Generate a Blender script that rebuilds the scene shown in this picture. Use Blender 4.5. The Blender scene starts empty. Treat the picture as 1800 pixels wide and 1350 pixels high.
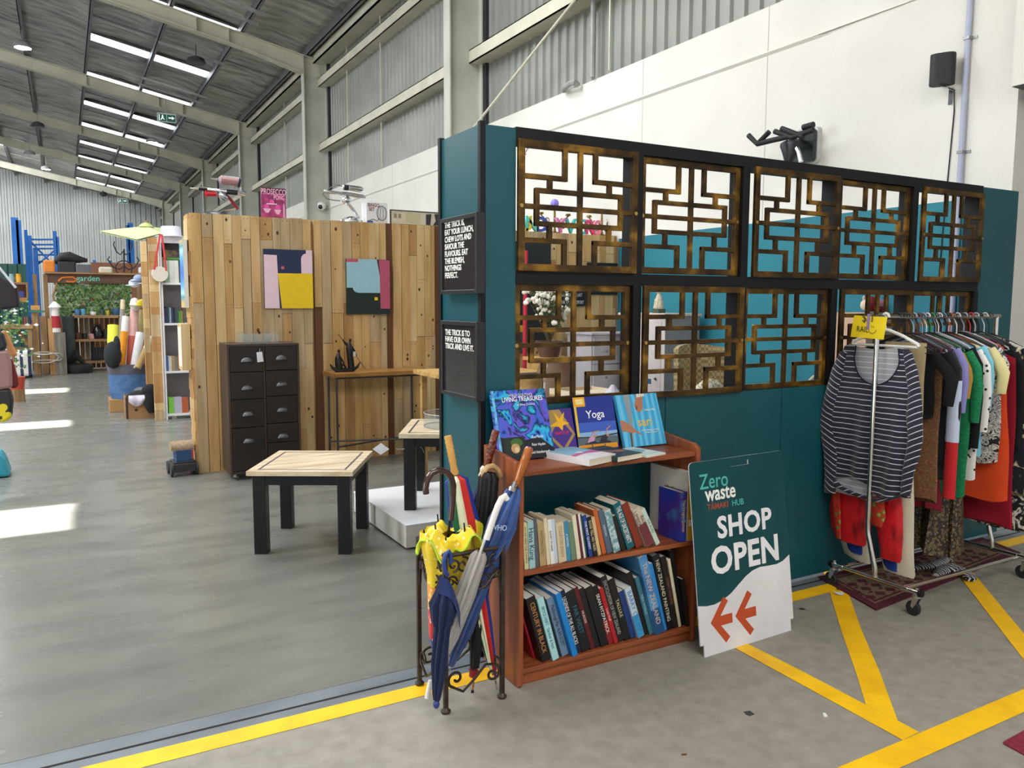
import bpy, math, random
import numpy as np
from mathutils import Matrix, Vector, Euler
S = bpy.context.scene
COL = S.collection
R = random.Random(7)
PI = math.pi
# ---------------------------------------------------------------- camera
FPX, YAW, PIT, ROL, CH = 1402.3, 0.51022, 0.10034, -0.0032, 1.6
_f = np.array([math.sin(YAW)*math.cos(PIT), math.cos(YAW)*math.cos(PIT), -math.sin(PIT)])
_r = np.array([math.cos(YAW), -math.sin(YAW), 0.]); _d = np.cross(_f, _r)
CR, CD = math.cos(ROL)*_r+math.sin(ROL)*_d, -math.sin(ROL)*_r+math.cos(ROL)*_d
cd = bpy.data.cameras.new('camera'); cam = bpy.data.objects.new('camera', cd); COL.objects.link(cam)
cd.sensor_width = 36; cd.lens = FPX/1800*36; cd.clip_end = 300; cd.clip_start = 0.05
cam.matrix_world = Matrix(((CR[0], -CD[0], -_f[0], 0), (CR[1], -CD[1], -_f[1], 0), (CR[2], -CD[2], -_f[2], CH), (0, 0, 0, 1)))
S.camera = cam
# measuring helpers: the point of the place seen at photo pixel u,v on a plane y=, x= or z=
def at(u, v, y=None, x=None, z=None):
    d = CR*((u-900)/FPX)+CD*((v-675)/FPX)+_f
    t = (y/d[1]) if y is not None else (x/d[0]) if x is not None else ((z-CH)/d[2])
    return Vector((d[0]*t, d[1]*t, CH+d[2]*t))
def fl(u, v): return at(u, v, z=0)
# ---------------------------------------------------------------- light
S.view_settings.view_transform = 'Standard'; S.view_settings.look = 'None'; S.view_settings.gamma = 1
S.view_settings.use_curve_mapping = False; S.view_settings.exposure = 0.0
W = bpy.data.worlds.new('daylight'); S.world = W; W.use_nodes = True
W.node_tree.nodes['Background'].inputs[0].default_value = (0.86, 0.93, 1, 1)
W.node_tree.nodes['Background'].inputs[1].default_value = .85
def lamp(name, kind, loc, energy, col=(1, 1, 1), size=None, aim=None, **k):
    l = bpy.data.lights.new(name, kind); o = bpy.data.objects.new(name, l); COL.objects.link(o)
    o.location = loc; l.energy = energy; l.color = col
    if kind == 'AREA': l.shape = 'RECTANGLE'; l.size, l.size_y = size
    if aim: o.rotation_euler = Vector(aim).to_track_quat('-Z', 'Y').to_euler()
    for a, b in k.items(): setattr(l, a, b)
    return o
lamp('sun', 'SUN', (-20, 8, 20), 40, (1, .96, .9), aim=(1, 0, -1.1918), angle=.006)
# rooflights of the long hall (left of the picture) and of the front hall where the camera stands
for yy in (6.5, 13, 21, 29, 38): lamp('rooflight', 'AREA', (-5.2, yy, 8.9), 760, (.95, .98, 1), (4, 5), (0.1, 0, -1))
lamp('side_fill', 'AREA', (-21.8, 7, 2.5), 1900, (.9, .96, 1), (4.5, 7), (1, 0, -.02))  # added fill from the left, no door there; brightens the partition's end panel
lamp('rooflight', 'AREA', (-3.5, 46, 8.6), 1300, (.93, .97, 1), (4, 5), (0.15, .75, -1))  # added lamp, tilted at the far gable to brighten it
lamp('rooflight', 'AREA', (1.5, 8.5, 7.9), 330, (.97, .98, 1), (3, 3), (0, 0, -1))
lamp('rooflight', 'AREA', (1.0, -2.6, 5.6), 330, (1, .97, .92), (5, 3), (0.12, 0.35, -1))
# ---------------------------------------------------------------- materials
MATS = {}
def lin(c):
    if isinstance(c, str): c = tuple(int(c[i:i+2], 16) for i in (0, 2, 4))
    return tuple(((x/255)/12.92 if x/255 <= .04045 else ((x/255+.055)/1.055)**2.4) for x in c)+(1,)
def mat(key, c1=None, c2=None, sc=(6, 6, 6), rough=.55, metal=0, bump=0, lo=.35, hi=.65, detail=4, coat=0, rough2=None, bsc=None, spec=.5, c3=None, sheen=0):
    """noise-mixed procedural surface; c1..c2 sRGB hex"""
    if key in MATS: return MATS[key]
    m = bpy.data.materials.new(key); m.use_nodes = True; N = m.node_tree.nodes; L = m.node_tree.links
    b = N['Principled BSDF']; b.inputs['Roughness'].default_value = rough; b.inputs['Metallic'].default_value = metal
    b.inputs['Coat Weight'].default_value = coat; b.inputs['Specular IOR Level'].default_value = spec
    if sheen: b.inputs['Sheen Weight'].default_value = sheen
    b.inputs['Base Color'].default_value = lin(c1); m.diffuse_color = lin(c1)
    if c2 or bump or rough2 is not None:
        tc = N.new('ShaderNodeTexCoord'); mp = N.new('ShaderNodeMapping'); mp.inputs['Scale'].default_value = sc
        no = N.new('ShaderNodeTexNoise'); no.inputs['Scale'].default_value = 1; no.inputs['Detail'].default_value = detail
        L.new(tc.outputs['Object'], mp.inputs[0]); L.new(mp.outputs[0], no.inputs[0])
        rp = N.new('ShaderNodeValToRGB'); e = rp.color_ramp.elements
        e[0].position, e[1].position = lo, hi; e[0].color = lin(c1); e[1].color = lin(c2 or c1)
        if c3: x = e.new((lo+hi)/2); x.color = lin(c3)
        L.new(no.outputs[0], rp.inputs[0]); L.new(rp.outputs[0], b.inputs['Base Color'])
        if rough2 is not None:
            mr = N.new('ShaderNodeMapRange'); mr.inputs[1].default_value, mr.inputs[2].default_value = lo, hi
            mr.inputs[3].default_value, mr.inputs[4].default_value = rough, rough2
            L.new(no.outputs[0], mr.inputs[0]); L.new(mr.outputs[0], b.inputs['Roughness'])
        if bump:
            bp = N.new('ShaderNodeBump'); bp.inputs['Strength'].default_value = bump; bp.inputs['Distance'].default_value = .02
            src = no
            if bsc:
                src = N.new('ShaderNodeTexNoise'); src.inputs['Scale'].default_value = bsc; L.new(tc.outputs['Object'], src.inputs[0])
            L.new(src.outputs[0], bp.inputs['Height']); L.new(bp.outputs[0], b.inputs['Normal'])
    MATS[key] = m; return m
def rampmat(key, tex, stops, sc=(1, 1, 1), rough=.6, metal=0, const=False, scale=1, dist=0, bump=0, coat=0, rot=(0, 0, 0), sheen=0, feature=None, bands='X'):
    """surface whose colour runs through STOPS [(pos, hex)..] over a wave / voronoi / noise / brick-like texture"""
    if key in MATS: return MATS[key]
    m = bpy.data.materials.new(key); m.use_nodes = True; N = m.node_tree.nodes; L = m.node_tree.links
    b = N['Principled BSDF']; b.inputs['Roughness'].default_value = rough; b.inputs['Metallic'].default_value = metal
    b.inputs['Coat Weight'].default_value = coat; b.inputs['Sheen Weight'].default_value = sheen
    tc = N.new('ShaderNodeTexCoord'); mp = N.new('ShaderNodeMapping'); mp.inputs['Scale'].default_value = sc; mp.inputs['Rotation'].default_value = rot
    L.new(tc.outputs['Object'], mp.inputs[0])
    t = N.new({'wave': 'ShaderNodeTexWave', 'vor': 'ShaderNodeTexVoronoi', 'noise': 'ShaderNodeTexNoise', 'chk': 'ShaderNodeTexChecker'}[tex])
    t.inputs['Scale'].default_value = scale
    if tex == 'wave': t.bands_direction = bands; t.inputs['Distortion'].default_value = dist; t.wave_profile = 'SAW' if const else 'SIN'
    if tex == 'noise': t.inputs['Distortion'].default_value = dist; t.inputs['Detail'].default_value = 3
    if feature: t.feature = feature
    L.new(mp.outputs[0], t.inputs[0])
    rp = N.new('ShaderNodeValToRGB'); rp.color_ramp.interpolation = 'CONSTANT' if const else 'LINEAR'; e = rp.color_ramp.elements
    while len(e) > 1: e.remove(e[-1])
    e[0].position = stops[0][0]; e[0].color = lin(stops[0][1])
    for p, c in stops[1:]: x = e.new(p); x.color = lin(c)
    L.new(t.outputs['Fac' if tex in ('wave', 'chk') else 0], rp.inputs[0]); L.new(rp.outputs[0], b.inputs['Base Color'])
    if bump:
        bp = N.new('ShaderNodeBump'); bp.inputs['Strength'].default_value = bump; bp.inputs['Distance'].default_value = .01
        L.new(rp.outputs[0], bp.inputs['Height']); L.new(bp.outputs[0], b.inputs['Normal'])
    MATS[key] = m; return m
def emat(key, c, s):
    if key in MATS: return MATS[key]
    m = bpy.data.materials.new(key); m.use_nodes = True; b = m.node_tree.nodes['Principled BSDF']
    b.inputs['Base Color'].default_value = lin(c); b.inputs['Emission Color'].default_value = lin(c); b.inputs['Emission Strength'].default_value = s
    MATS[key] = m; return m
def glass(key, c='ffffff', amt=.88, rough=.05):
    """thin clear sheet: mostly see-through with a sharp sheen"""
    if key in MATS: return MATS[key]
    m = bpy.data.materials.new(key); m.use_nodes = True; N = m.node_tree.nodes; L = m.node_tree.links; N.clear()
    o = N.new('ShaderNodeOutputMaterial'); mx = N.new('ShaderNodeMixShader'); t = N.new('ShaderNodeBsdfTransparent'); g = N.new('ShaderNodeBsdfPrincipled')
    t.inputs[0].default_value = lin(c); g.inputs['Base Color'].default_value = lin(c); g.inputs['Roughness'].default_value = rough
    mx.inputs[0].default_value = 1-amt; L.new(t.outputs[0], mx.inputs[1]); L.new(g.outputs[0], mx.inputs[2]); L.new(mx.outputs[0], o.inputs[0])
    MATS[key] = m; return m
def plain(c, rough=.6, metal=0, **k):
    """plain paint / plastic / cloth with a faint mottling"""
    h = c if isinstance(c, str) else '%02x%02x%02x' % tuple(c)
    d = ''.join('%02x' % max(0, int(int(h[i:i+2], 16)*.965)) for i in (0, 2, 4))
    return mat('tone_%s_%d_%d' % (h, rough*100, metal*100), h, d, (14, 14, 14), rough, metal, **k)
# ---------------------------------------------------------------- mesh builder
def frame(o, x, y, z=None):
    """4x4 with origin o and axes x, y (z = x cross y)"""
    x = Vector(x).normalized(); y = Vector(y); y = (y-x*y.dot(x)).normalized(); z = x.cross(y)
    return Matrix(((x[0], y[0], z[0], o[0]), (x[1], y[1], z[1], o[1]), (x[2], y[2], z[2], o[2]), (0, 0, 0, 1)))
def TR(loc=(0, 0, 0), rz=0, rx=0, ry=0): return Matrix.Translation(loc) @ Euler((rx, ry, rz)).to_matrix().to_4x4()
class MB:
    def __init__(s, T=None): s.v = []; s.f = []; s.mi = []; s.cur = 0; s.T = T
    def add(s, vs, fs, T=None):
        b = len(s.v); M = s.T if T is None else (T if s.T is None else s.T @ T)
        s.v += [tuple(M @ Vector(p)) for p in vs] if M is not None else [tuple(p) for p in vs]
        s.f += [tuple(b+i for i in f) for f in fs]; s.mi += [s.cur]*len(fs); return s
    def box(s, x0, x1, y0, y1, z0, z1, T=None):
        v = [(x, y, z) for x in (x0, x1) for y in (y0, y1) for z in (z0, z1)]
        return s.add(v, [(0, 1, 3, 2), (4, 6, 7, 5), (0, 4, 5, 1), (2, 3, 7, 6), (0, 2, 6, 4), (1, 5, 7, 3)], T)
    def cyl(s, p0, p1, r0, r1=None, n=12, T=None): return s.tube([p0, p1], [r0, r0 if r1 is None else r1], n, T=T)
    def tube(s, pts, r, n=8, closed=False, T=None, flat=1.0):
        P = [Vector(p) for p in pts]; m = len(P); rr = r if isinstance(r, (list, tuple)) else [r]*m
        vs = []; up = None
        for i, p in enumerate(P):
            d = (P[(i+1) % m]-P[i-1]) if closed else (P[min(i+1, m-1)]-P[max(i-1, 0)])
            if d.length < 1e-9: d = Vector((0, 0, 1))
            d.normalize()
            if up is None: up = Vector((0, 0, 1)) if abs(d.z) < .9 else Vector((0, 1, 0))
            a = d.cross(up)
            if a.length < 1e-4: a = d.cross(Vector((1, 0, 0)))
            a.normalize(); up = a.cross(d).normalized()
            for k in range(n):
                t = 2*PI*k/n; vs.append(p+a*(math.cos(t)*rr[i])+up*(math.sin(t)*rr[i]*flat))
        fs = []
        for i in range(m if closed else m-1):
            j = (i+1) % m
            fs += [(i*n+k, i*n+(k+1) % n, j*n+(k+1) % n, j*n+k) for k in range(n)]
        if not closed: fs += [tuple(range(n-1, -1, -1)), tuple((m-1)*n+k for k in range(n))]
        return s.add(vs, fs, T)
    def lathe(s, prof, c=(0, 0, 0), n=20, T=None, sx=1, sy=1):
        vs = [(c[0]+r*math.cos(2*PI*k/n)*sx, c[1]+r*math.sin(2*PI*k/n)*sy, c[2]+z) for r, z in prof for k in range(n)]
        m = len(prof); fs = [(i*n+k, i*n+(k+1) % n, (i+1)*n+(k+1) % n, (i+1)*n+k) for i in range(m-1) for k in range(n)]
        fs += [tuple(range(n-1, -1, -1)), tuple((m-1)*n+k for k in range(n))]
        return s.add(vs, fs, T)
    def prism(s, poly, d, T=None):
        """2-D outline in local xy extruded from z=0 to z=d"""
        n = len(poly); vs = [(x, y, 0) for x, y in poly]+[(x, y, d) for x, y in poly]
        a = sum(poly[i][0]*poly[(i+1) % n][1]-poly[(i+1) % n][0]*poly[i][1] for i in range(n))
        fs = [tuple(range(n-1, -1, -1)), tuple(range(n, 2*n))]+[(i, (i+1) % n, n+(i+1) % n, n+i) for i in range(n)]
        if a*d < 0: fs = [f[::-1] for f in fs]
        return s.add(vs, fs, T)
    def ell(s, c, r, n=14, T=None):
        if not isinstance(r, (list, tuple)): r = (r, r, r)
        m = max(6, n//2); vs = []
        for i in range(m+1):
            a = PI*i/m
            vs += [(c[0]+r[0]*math.sin(a)*math.cos(2*PI*k/n), c[1]+r[1]*math.sin(a)*math.sin(2*PI*k/n), c[2]-r[2]*math.cos(a)) for k in range(n)]
        fs = [(i*n+k, i*n+(k+1) % n, (i+1)*n+(k+1) % n, (i+1)*n+k) for i in range(m) for k in range(n)]
        return s.add(vs, fs, T)
    def sheet(s, nu, nv, fn, th=0, T=None):
        """surface fn(u,v) u,v in 0..1, with thickness th along its normal when th>0"""
        g = [[Vector(fn(i/nu, j/nv)) for j in range(nv+1)] for i in range(nu+1)]
        vs = [p for r in g for p in r]; w = nv+1
        fs = [(i*w+j, (i+1)*w+j, (i+1)*w+j+1, i*w+j+1) for i in range(nu) for j in range(nv)]
        if th:
            nrm = []
            for i in range(nu+1):
                for j in range(nv+1):
                    a = g[min(i+1, nu)][j]-g[max(i-1, 0)][j]; b = g[i][min(j+1, nv)]-g[i][max(j-1, 0)]
                    c = a.cross(b); nrm.append(c.normalized() if c.length > 1e-12 else Vector((0, 0, 1)))
            k = len(vs); vs = vs+[p-q*th for p, q in zip(vs, nrm)]
            fs += [tuple(k+i for i in f[::-1]) for f in fs[:nu*nv]]
            e = [i*w for i in range(nu+1)]+[nu*w+j for j in range(1, w)]+[i*w+nv for i in range(nu-1, -1, -1)]+[j for j in range(nv-1, 0, -1)]
            fs += [(e[(q+1) % len(e)], e[q], k+e[q], k+e[(q+1) % len(e)]) for q in range(len(e))]
        return s.add(vs, fs, T)
    def build(s, name, mats, parent=None, smooth=False, bevel=0, local=False):
        me = bpy.data.meshes.new(name); me.from_pydata(s.v, [], s.f)
        for m in (mats if isinstance(mats, (list, tuple)) else [mats]): me.materials.append(m)
        if any(s.mi): me.polygons.foreach_set('material_index', s.mi)
        if smooth:
            me.polygons.foreach_set('use_smooth', [True]*len(s.f)); me.set_sharp_from_angle(angle=.7)
        me.update(); o = bpy.data.objects.new(name, me); COL.objects.link(o)
        if bevel:
            b = o.modifiers.new('edge', 'BEVEL'); b.width = bevel; b.segments = 2; b.limit_method = 'ANGLE'
        if parent is not None: kid(o, parent, local)
        return o
def kid(o, parent, local=False):
    o.parent = parent
    if not local:
        M = Matrix.Identity(4); p = parent
        while p is not None: M = p.matrix_parent_inverse @ Matrix.LocRotScale(p.location, p.rotation_euler, p.scale) @ M; p = p.parent
        o.matrix_parent_inverse = M.inverted()
    return o
def tag(o, label, cat, group=None, kind=None):
    o['label'] = label; o['category'] = cat
    if group: o['group'] = group
    if kind: o['kind'] = kind
    return o
def thing(name, label, cat, loc=(0, 0, 0), group=None):
    o = bpy.data.objects.new(name, None); COL.objects.link(o); o.empty_display_size = .05; o.location = Vector(loc)
    return tag(o, label, cat, group)
def struct(o): o['kind'] = 'structure'; return o
def text(s, size, T, m, parent=None, name='lettering', bold=0, align='CENTER', ext=.0006, sx=1, spacing=1, line=1):
    cu = bpy.data.curves.new(name, 'FONT'); cu.body = s; cu.size = size; cu.align_x = align; cu.align_y = 'CENTER'; cu.offset = bold
    cu.extrude = ext; cu.resolution_u = 3; cu.space_character = spacing; cu.space_line = line; cu.materials.append(m)
    t = bpy.data.objects.new(name, cu); me = bpy.data.meshes.new_from_object(t); me.name = name
    bpy.data.objects.remove(t); bpy.data.curves.remove(cu)
    me.transform(T @ Matrix.Diagonal((sx, 1, 1, 1)))
    o = bpy.data.objects.new(name, me); COL.objects.link(o)
    if parent is not None: kid(o, parent)
    return o
def copy_tree(o, parent=None):
    c = o.copy(); COL.objects.link(c)
    if parent is not None: c.parent = parent
    for ch in list(o.children): copy_tree(ch, c)
    return c
def arc(c, r, a0, a1, n=10, ax=(1, 0, 0), ay=(0, 0, 1)):
    c = Vector(c); ax = Vector(ax); ay = Vector(ay)
    return [c+ax*(r*math.cos(a0+(a1-a0)*i/n))+ay*(r*math.sin(a0+(a1-a0)*i/n)) for i in range(n+1)]
BLACK = mat('black_paint', '101012', '151517', (8, 8, 8), .5, spec=.3)
WHITE = mat('white_paint', 'e9e8e4', 'dddcd8', (5, 5, 5), .5)
CHROME = mat('chrome', 'd8d8da', None, rough=.14, metal=1)
STEEL = mat('grey_steel', '8b8d8f', '9c9c9c', (9, 9, 9), .4, .7)
# ---------------------------------------------------------------- the hall
XW, YP = 5.9, 3.108           # long wall; front plane of the teal partition
CONC = mat('polished_concrete', '85867f', '5e5f5a', (1.6, 4.2, 1), .18, lo=.22, hi=.78, detail=5, rough2=.36, bump=.02, bsc=14)
CONC2 = mat('worn_concrete', '9d988d', '868277', (13, 13, 1), .6, lo=.25, hi=.75, detail=6, rough2=.75, bump=.06, bsc=80)
WALLW = mat('painted_precast', 'dcd9d2', 'd2cfc7', (1.2, 1.2, 1.2), .85, lo=.3, hi=.75, detail=8, bump=.1, bsc=25)
TEAL = mat('teal_paint', '0f525b', '0d4b54', (1.5, 1.5, 1.5), .4)
TEAL2 = mat('teal_wall_paint', '1d7686', '1b6f7f', (1.5, 1.5, 1.5), .7)
CREAM = mat('cream_steel', 'd0ccb9', 'c0bca9', (2, 2, 2), .55)
CLAD = mat('zinc_cladding', '94968f', '83857f', (3, .6, 1.2), .42, .25)
FOIL = mat('insulation_foil', 'c6c3be', '7d7a77', (1.2, 5, 1), .36, .4, lo=.35, hi=.7, detail=6, bump=.6, bsc=7)
PURL = mat('galvanised_purlin', '85868a', '75767a', (3, 3, 3), .5, .4)
YEL = mat('yellow_line_paint', 'ffc808', 'e6ac04', (7, 7, 7), .55, lo=.4, hi=.85, detail=10, bump=.08, bsc=40)
SKY = emat('daylit_rooflight', 'f4f9ff', 5.5)
m = MB(); m.box(-22, 14, 3.16, 58, -.2, 0); struct(m.build('floor', CONC))
m = MB(); m.box(-10, 14, -9, 3.12, -.2, 0); struct(m.build('floor', CONC2))
m = MB(); m.box(-10, 14, 3.12, 3.16, -.2, -.003); m.box(-10, 14, 3.0, 3.053, -.001, .001); m.box(-10, 14, 3.069, 3.155, -.001, .001); m.cur = 1; m.box(-10, 14, 3.053, 3.069, -.001, .0003)
struct(m.build('trim_1', [mat('track_steel', '7e858c', '6d747b', (3, 9, 9), .45, .3), mat('track_slot', '1c1718', rough=.9)]))
# painted lines
NM = [0]
def mark(px, pts=None):
    NM[0] += 1
    P = [fl(*p) for p in px] if px else [Vector((x, y, 0)) for x, y in pts]
    b = MB(); n = len(P); b.add([(p.x, p.y, .0012+.0004*NM[0]) for p in P], [tuple(range(n))])
    if sum(P[i].x*P[(i+1) % n].y-P[(i+1) % n].x*P[i].y for i in range(n)) < 0: b.f = [f[::-1] for f in b.f]
    struct(b.build('floor_marking', YEL))
mark(None, [(-6, 2.9), (-6, 3.0), (5.9, 3.0), (5.9, 2.9)])
a, b_ = fl(1475, 1349), fl(1800, 1211.5); c, d = fl(1585, 1349), fl(1800, 1252.3)
mark(None, [tuple((a+(a-b_)*.8)[:2]), tuple((b_+(b_-a)*1.5)[:2]), tuple((d+(d-c)*2.4)[:2]), tuple((c+(c-d)*1.3)[:2])])
mark([(1250, 1100), (1409, 1180), (1522, 1239.5), (1578, 1267.5), (1616, 1288), (1586.5, 1301.5), (1380, 1188), (1225, 1103)])
mark([(1447, 1003), (1479, 1110), (1503.7, 1180), (1522, 1239.5), (1578, 1267.5), (1545.7, 1180), (1515, 1110), (1480, 1012)])
a, b_ = fl(1703, 1035), fl(1760.7, 1110); c, d = fl(1717, 1015), fl(1796, 1110)
mark(None, [tuple((a+(a-b_)*.3)[:2]), tuple((b_+(b_-a)*3.2)[:2]), tuple((d+(d-c)*2.4)[:2]), tuple((c+(c-d)*.1)[:2])])
# long precast wall with a teal dado beside the shop, ledge groove and panel joints
YC = 3.30
m = MB(); m.box(XW, XW+.25, YC+.001, 57, 2.385, 4.38); m.box(XW, XW+.25, 7.9, 57, 0, 2.385); m.box(XW+.25, 14, YC, YC+.2, 0, 5.2); m.box(XW, XW+.25, YC, YC+.0009, 0, 5.2); m.cur = 1; m.box(XW-.002, XW+.2, YC+.002, 7.9, 0, 2.385)
struct(m.build('wall_right', [WALLW, TEAL2]))
m = MB(); m.add([(XW, YC+.1, 3.972), (XW-.022, YC+1.75, 3.955), (XW-.022, 57, 3.955), (XW, 57, 3.975), (XW, 57, 3.93), (XW, YC+1.6, 3.93)], [(0, 1, 2, 3), (1, 5, 4, 2)]); struct(m.build('trim_2', WALLW))
m = MB()
for y in (5.62, 7.49, 15.5, 23.5): m.box(XW-.001, XW+.01, y, y+.012, 2.385, 4.38)
struct(m.build('trim_3', mat('joint_strip', 'b3b0a8', rough=.9)))  # thin darker strips mark the panel joints
# ribbed steel cladding above the precast wall and on the far gable
def ribs(m, n, pitch, d, fn):
    """trapezoid ribs along a line; fn(s, depth, top) -> point"""
    P = []
    for i in range(n):
        for s, h in ((0, 0), (.42, 0), (.52, 1), (.9, 1)): P.append(((i+s)*pitch, h*d))
    v = [fn(s, h, t) for s, h in P for t in (0, 1)]
    m.add(v, [(2*i, 2*i+2, 2*i+3, 2*i+1) for i in range(len(P)-1)])
m = MB(); ribs(m, 270, .2, .035, lambda s, h, t: (XW+.09-h, YC+s, 4.38 if not t else 7.72)); struct(m.build('wall_right', CLAD))
m = MB(); ribs(m, 94, .3, .09, lambda s, h, t: (XW+.3-s, 57-h, 0 if not t else 7.75+.2*min(s-.1, 17.3))); struct(m.build('wall_back', mat('pale_gable_cladding', 'c6c8c4', 'b6b8b4', (1, 1, .5), .5, .2)))
m = MB(); m.box(-22.2, -22, -9, 57.3, 0, 9.5); struct(m.build('wall_left', CLAD))
# portal frames
CY = [3.42+8.24*k for k in range(-0, 0)]+[11.6, 20.0, 28.15, 36.2, 43.7, 51.8]
for y in CY:
    m = MB(); m.box(5.34, XW, y-.008, y+.008, 0, 7.6)
    for x in (5.32, XW-.03): m.box(x, x+.022, y-.11, y+.11, 0, 7.55)
    struct(m.build('column', mat('grey_steel_paint', 'bcbdb2', 'aeafa3', (2, 2, 2), .6)))
    m = MB(); top = lambda x: 7.5+.2*(5.7-x)
    bot = lambda x: 7.13+.277*(5.34-x) if x > 4 else 7.50+.2*(4-x)
    pr = [(5.75, 7.1), (5.75, top(5.75)), (-11.5, top(-11.5)), (-11.5, bot(-11.5)), (4, bot(4)), (5.34, 7.13)]
    m.prism([(x, z) for x, z in pr], .024, Matrix(((1, 0, 0, 0), (0, 0, 1, y-.012), (0, 1, 0, 0), (0, 0, 0, 1))))
    for (x0, z0), (x1, z1) in (((5.34, 7.13), (4, bot(4))), ((4, bot(4)), (-11.5, bot(-11.5))), ((5.75, top(5.75)-.02), (-11.5, top(-11.5)-.02))):
        m.add([(x, yy, z+dz) for x, z in ((x0, z0), (x1, z1)) for yy in (y-.11, y+.11) for dz in (0, .02)], [(0, 1, 3, 2), (4, 6, 7, 5), (0, 4, 5, 1), (2, 3, 7, 6), (0, 2, 6, 4), (1, 5, 7, 3)])
    for x in (.9, 2.9, 3.6): m.box(x, x+.02, y-.1, y+.1, bot(x), top(x)-.01)
    struct(m.build('beam', CREAM))
m = MB()
for y in CY: m.box(XW+.0, XW+.1, y-.19, y-.13, 4.39, 7.5)  # dark strips painted in for the shade between column and cladding
struct(m.build('gap_shade', plain('2a2b2c', .8)))
# girts, eave strut and bracing rods
for z, y0, y1 in ((5.43, 4, 56.5), (6.98, 4, 56.5)):
    m = MB(); m.box(5.70, 5.72, y0, y1, z-.1, z+.1); m.box(5.70, 5.98, y0, y1, z-.1, z-.085); m.box(5.70, 5.98, y0, y1, z+.085, z+.1); struct(m.build('beam', CREAM))
m = MB(); m.box(5.58, 5.62, 4, 56.5, 7.42, 7.62); m.box(5.58, 5.95, 4, 56.5, 7.42, 7.44); struct(m.build('beam', CREAM))
m = MB(); m.cyl((5.62, 11.3, 4.28), (5.62, 3.5, 7.1), .018, n=8); struct(m.build('beam', CREAM))
m = MB()
for y in (8.1, 16.0, 18.2, 24.1, 32.2, 40): m.cyl((5.86, y, 4.4), (5.86, y, 7.4), .012, n=6)
struct(m.build('beam', CREAM))
m = MB(); m.cyl((5.86, 8.45, 4.4), (5.86, 8.45, 7.3), .035, n=8); m.tube([at(991, 159, x=5.86), at(995, 152, x=5.8), at(1003, 146, x=5.78), at(1010, 145, x=5.78), at(1016, 149, x=5.84)], .035, 8)
struct(m.build('trim_4', mat('grey_downpipe', '9a9c98', '8a8c88', rough=.5)))
# foil-lined roof on purlins
rz = lambda x: 7.74+.2*(5.7-x)
m = MB(); RR = random.Random(3)
nx = 44; ny = 150; x0, x1 = 6.0, -9.03
off = [[RR.uniform(-.02, .02) for j in range(ny+1)] for i in range(nx+1)]
def roof(u, v):
    x = x0+(x1-x0)*u; y = 3.2+(57.2-3.2)*v; ph = ((3.9-x)/1.52) % 1
    return (x, y, rz(x)-.02+.09*math.sin(PI*ph)**.5-.05*abs(math.sin(PI*y/1.2))**6+off[round(u*nx)][round(v*ny)])
m.sheet(nx, ny, roof)
ys = [3.2, 6.34, 7.16, 11.52, 12.4, 16.25, 17.12, 57.2]
for i in range(0, 8, 2): m.box(-10.95, -9.0, ys[i], ys[i+1], rz(-9.03)-.02, rz(-9.03)+.3)
m.box(-12, -10.9, 3.2, 57.2, rz(-11)-.02, rz(-11)+.1); m.add([(-11.9, 3.2, 11.2), (-11.9, 57.2, 11.2), (-22.2, 57.2, 9.2), (-22.2, 3.2, 9.2)], [(0, 1, 2, 3)])
struct(m.build('ceiling', FOIL))
for x in [5.3-1.52*k+.12 for k in range(0, 10)]:
    m = MB(); m.box(x-.01, x+.01, 3.6, 56.8, rz(x)-.22, rz(x)-.02); m.box(x-.01, x+.075, 3.6, 56.8, rz(x)-.22, rz(x)-.205); struct(m.build('beam', PURL))
for x in (4.7, 1.66, -1.4):
    for y in CY:
        for yy in (y+2.7, y+5.4):
            m = MB(); dx = .72; m.add([(x-dx, yy, rz(x-dx)-.12), (x-dx, yy+.1, rz(x-dx)-.12), (x+dx, yy+.1, rz(x+dx)-.12), (x+dx, yy, rz(x+dx)-.12)], [(0, 1, 2, 3)]); m.v += [(a, b, c+.03) for a, b, c in m.v]; m.f += [(7, 6, 5, 4), (0, 3, 7, 4), (1, 5, 6, 2)]; m.mi += [0]*3
            struct(m.build('beam', PURL))
k = 0
for y in [8.7, 12.7, 16.6, 20.6, 24.7, 28.7, 32.7, 36.6, 40.6, 44.6, 48.5, 52.4, 55.2]:
    for xa, xb in ((.96, 2.36), (2.46, 3.88)):
        k += 1; m = MB(); W8 = [(x, yy, rz(x)+dz) for dz in (-.06, -.01) for x, yy in ((xa, y-.3), (xa, y+.3), (xb, y+.3), (xb, y-.3))]; m.add(W8, [(0, 1, 2, 3)]); m.cur = 1; m.add(W8, [(7, 6, 5, 4), (0, 4, 5, 1), (1, 5, 6, 2), (2, 6, 7, 3), (3, 7, 4, 0)])
        struct(m.build('window_%d' % k, [SKY, PURL]))
for y in (45.0, 47.0, 30, 20): 
    k += 1; m = MB(); xa, xb = -5.2, -2.2; m.add([(xa, y-.3, rz(xa)-.06), (xa, y+.3, rz(xa)-.06), (xb, y+.3, rz(xb)-.06), (xb, y-.3, rz(xb)-.06)], [(0, 1, 2, 3)]); struct(m.build('window_%d' % k, SKY))
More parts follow.
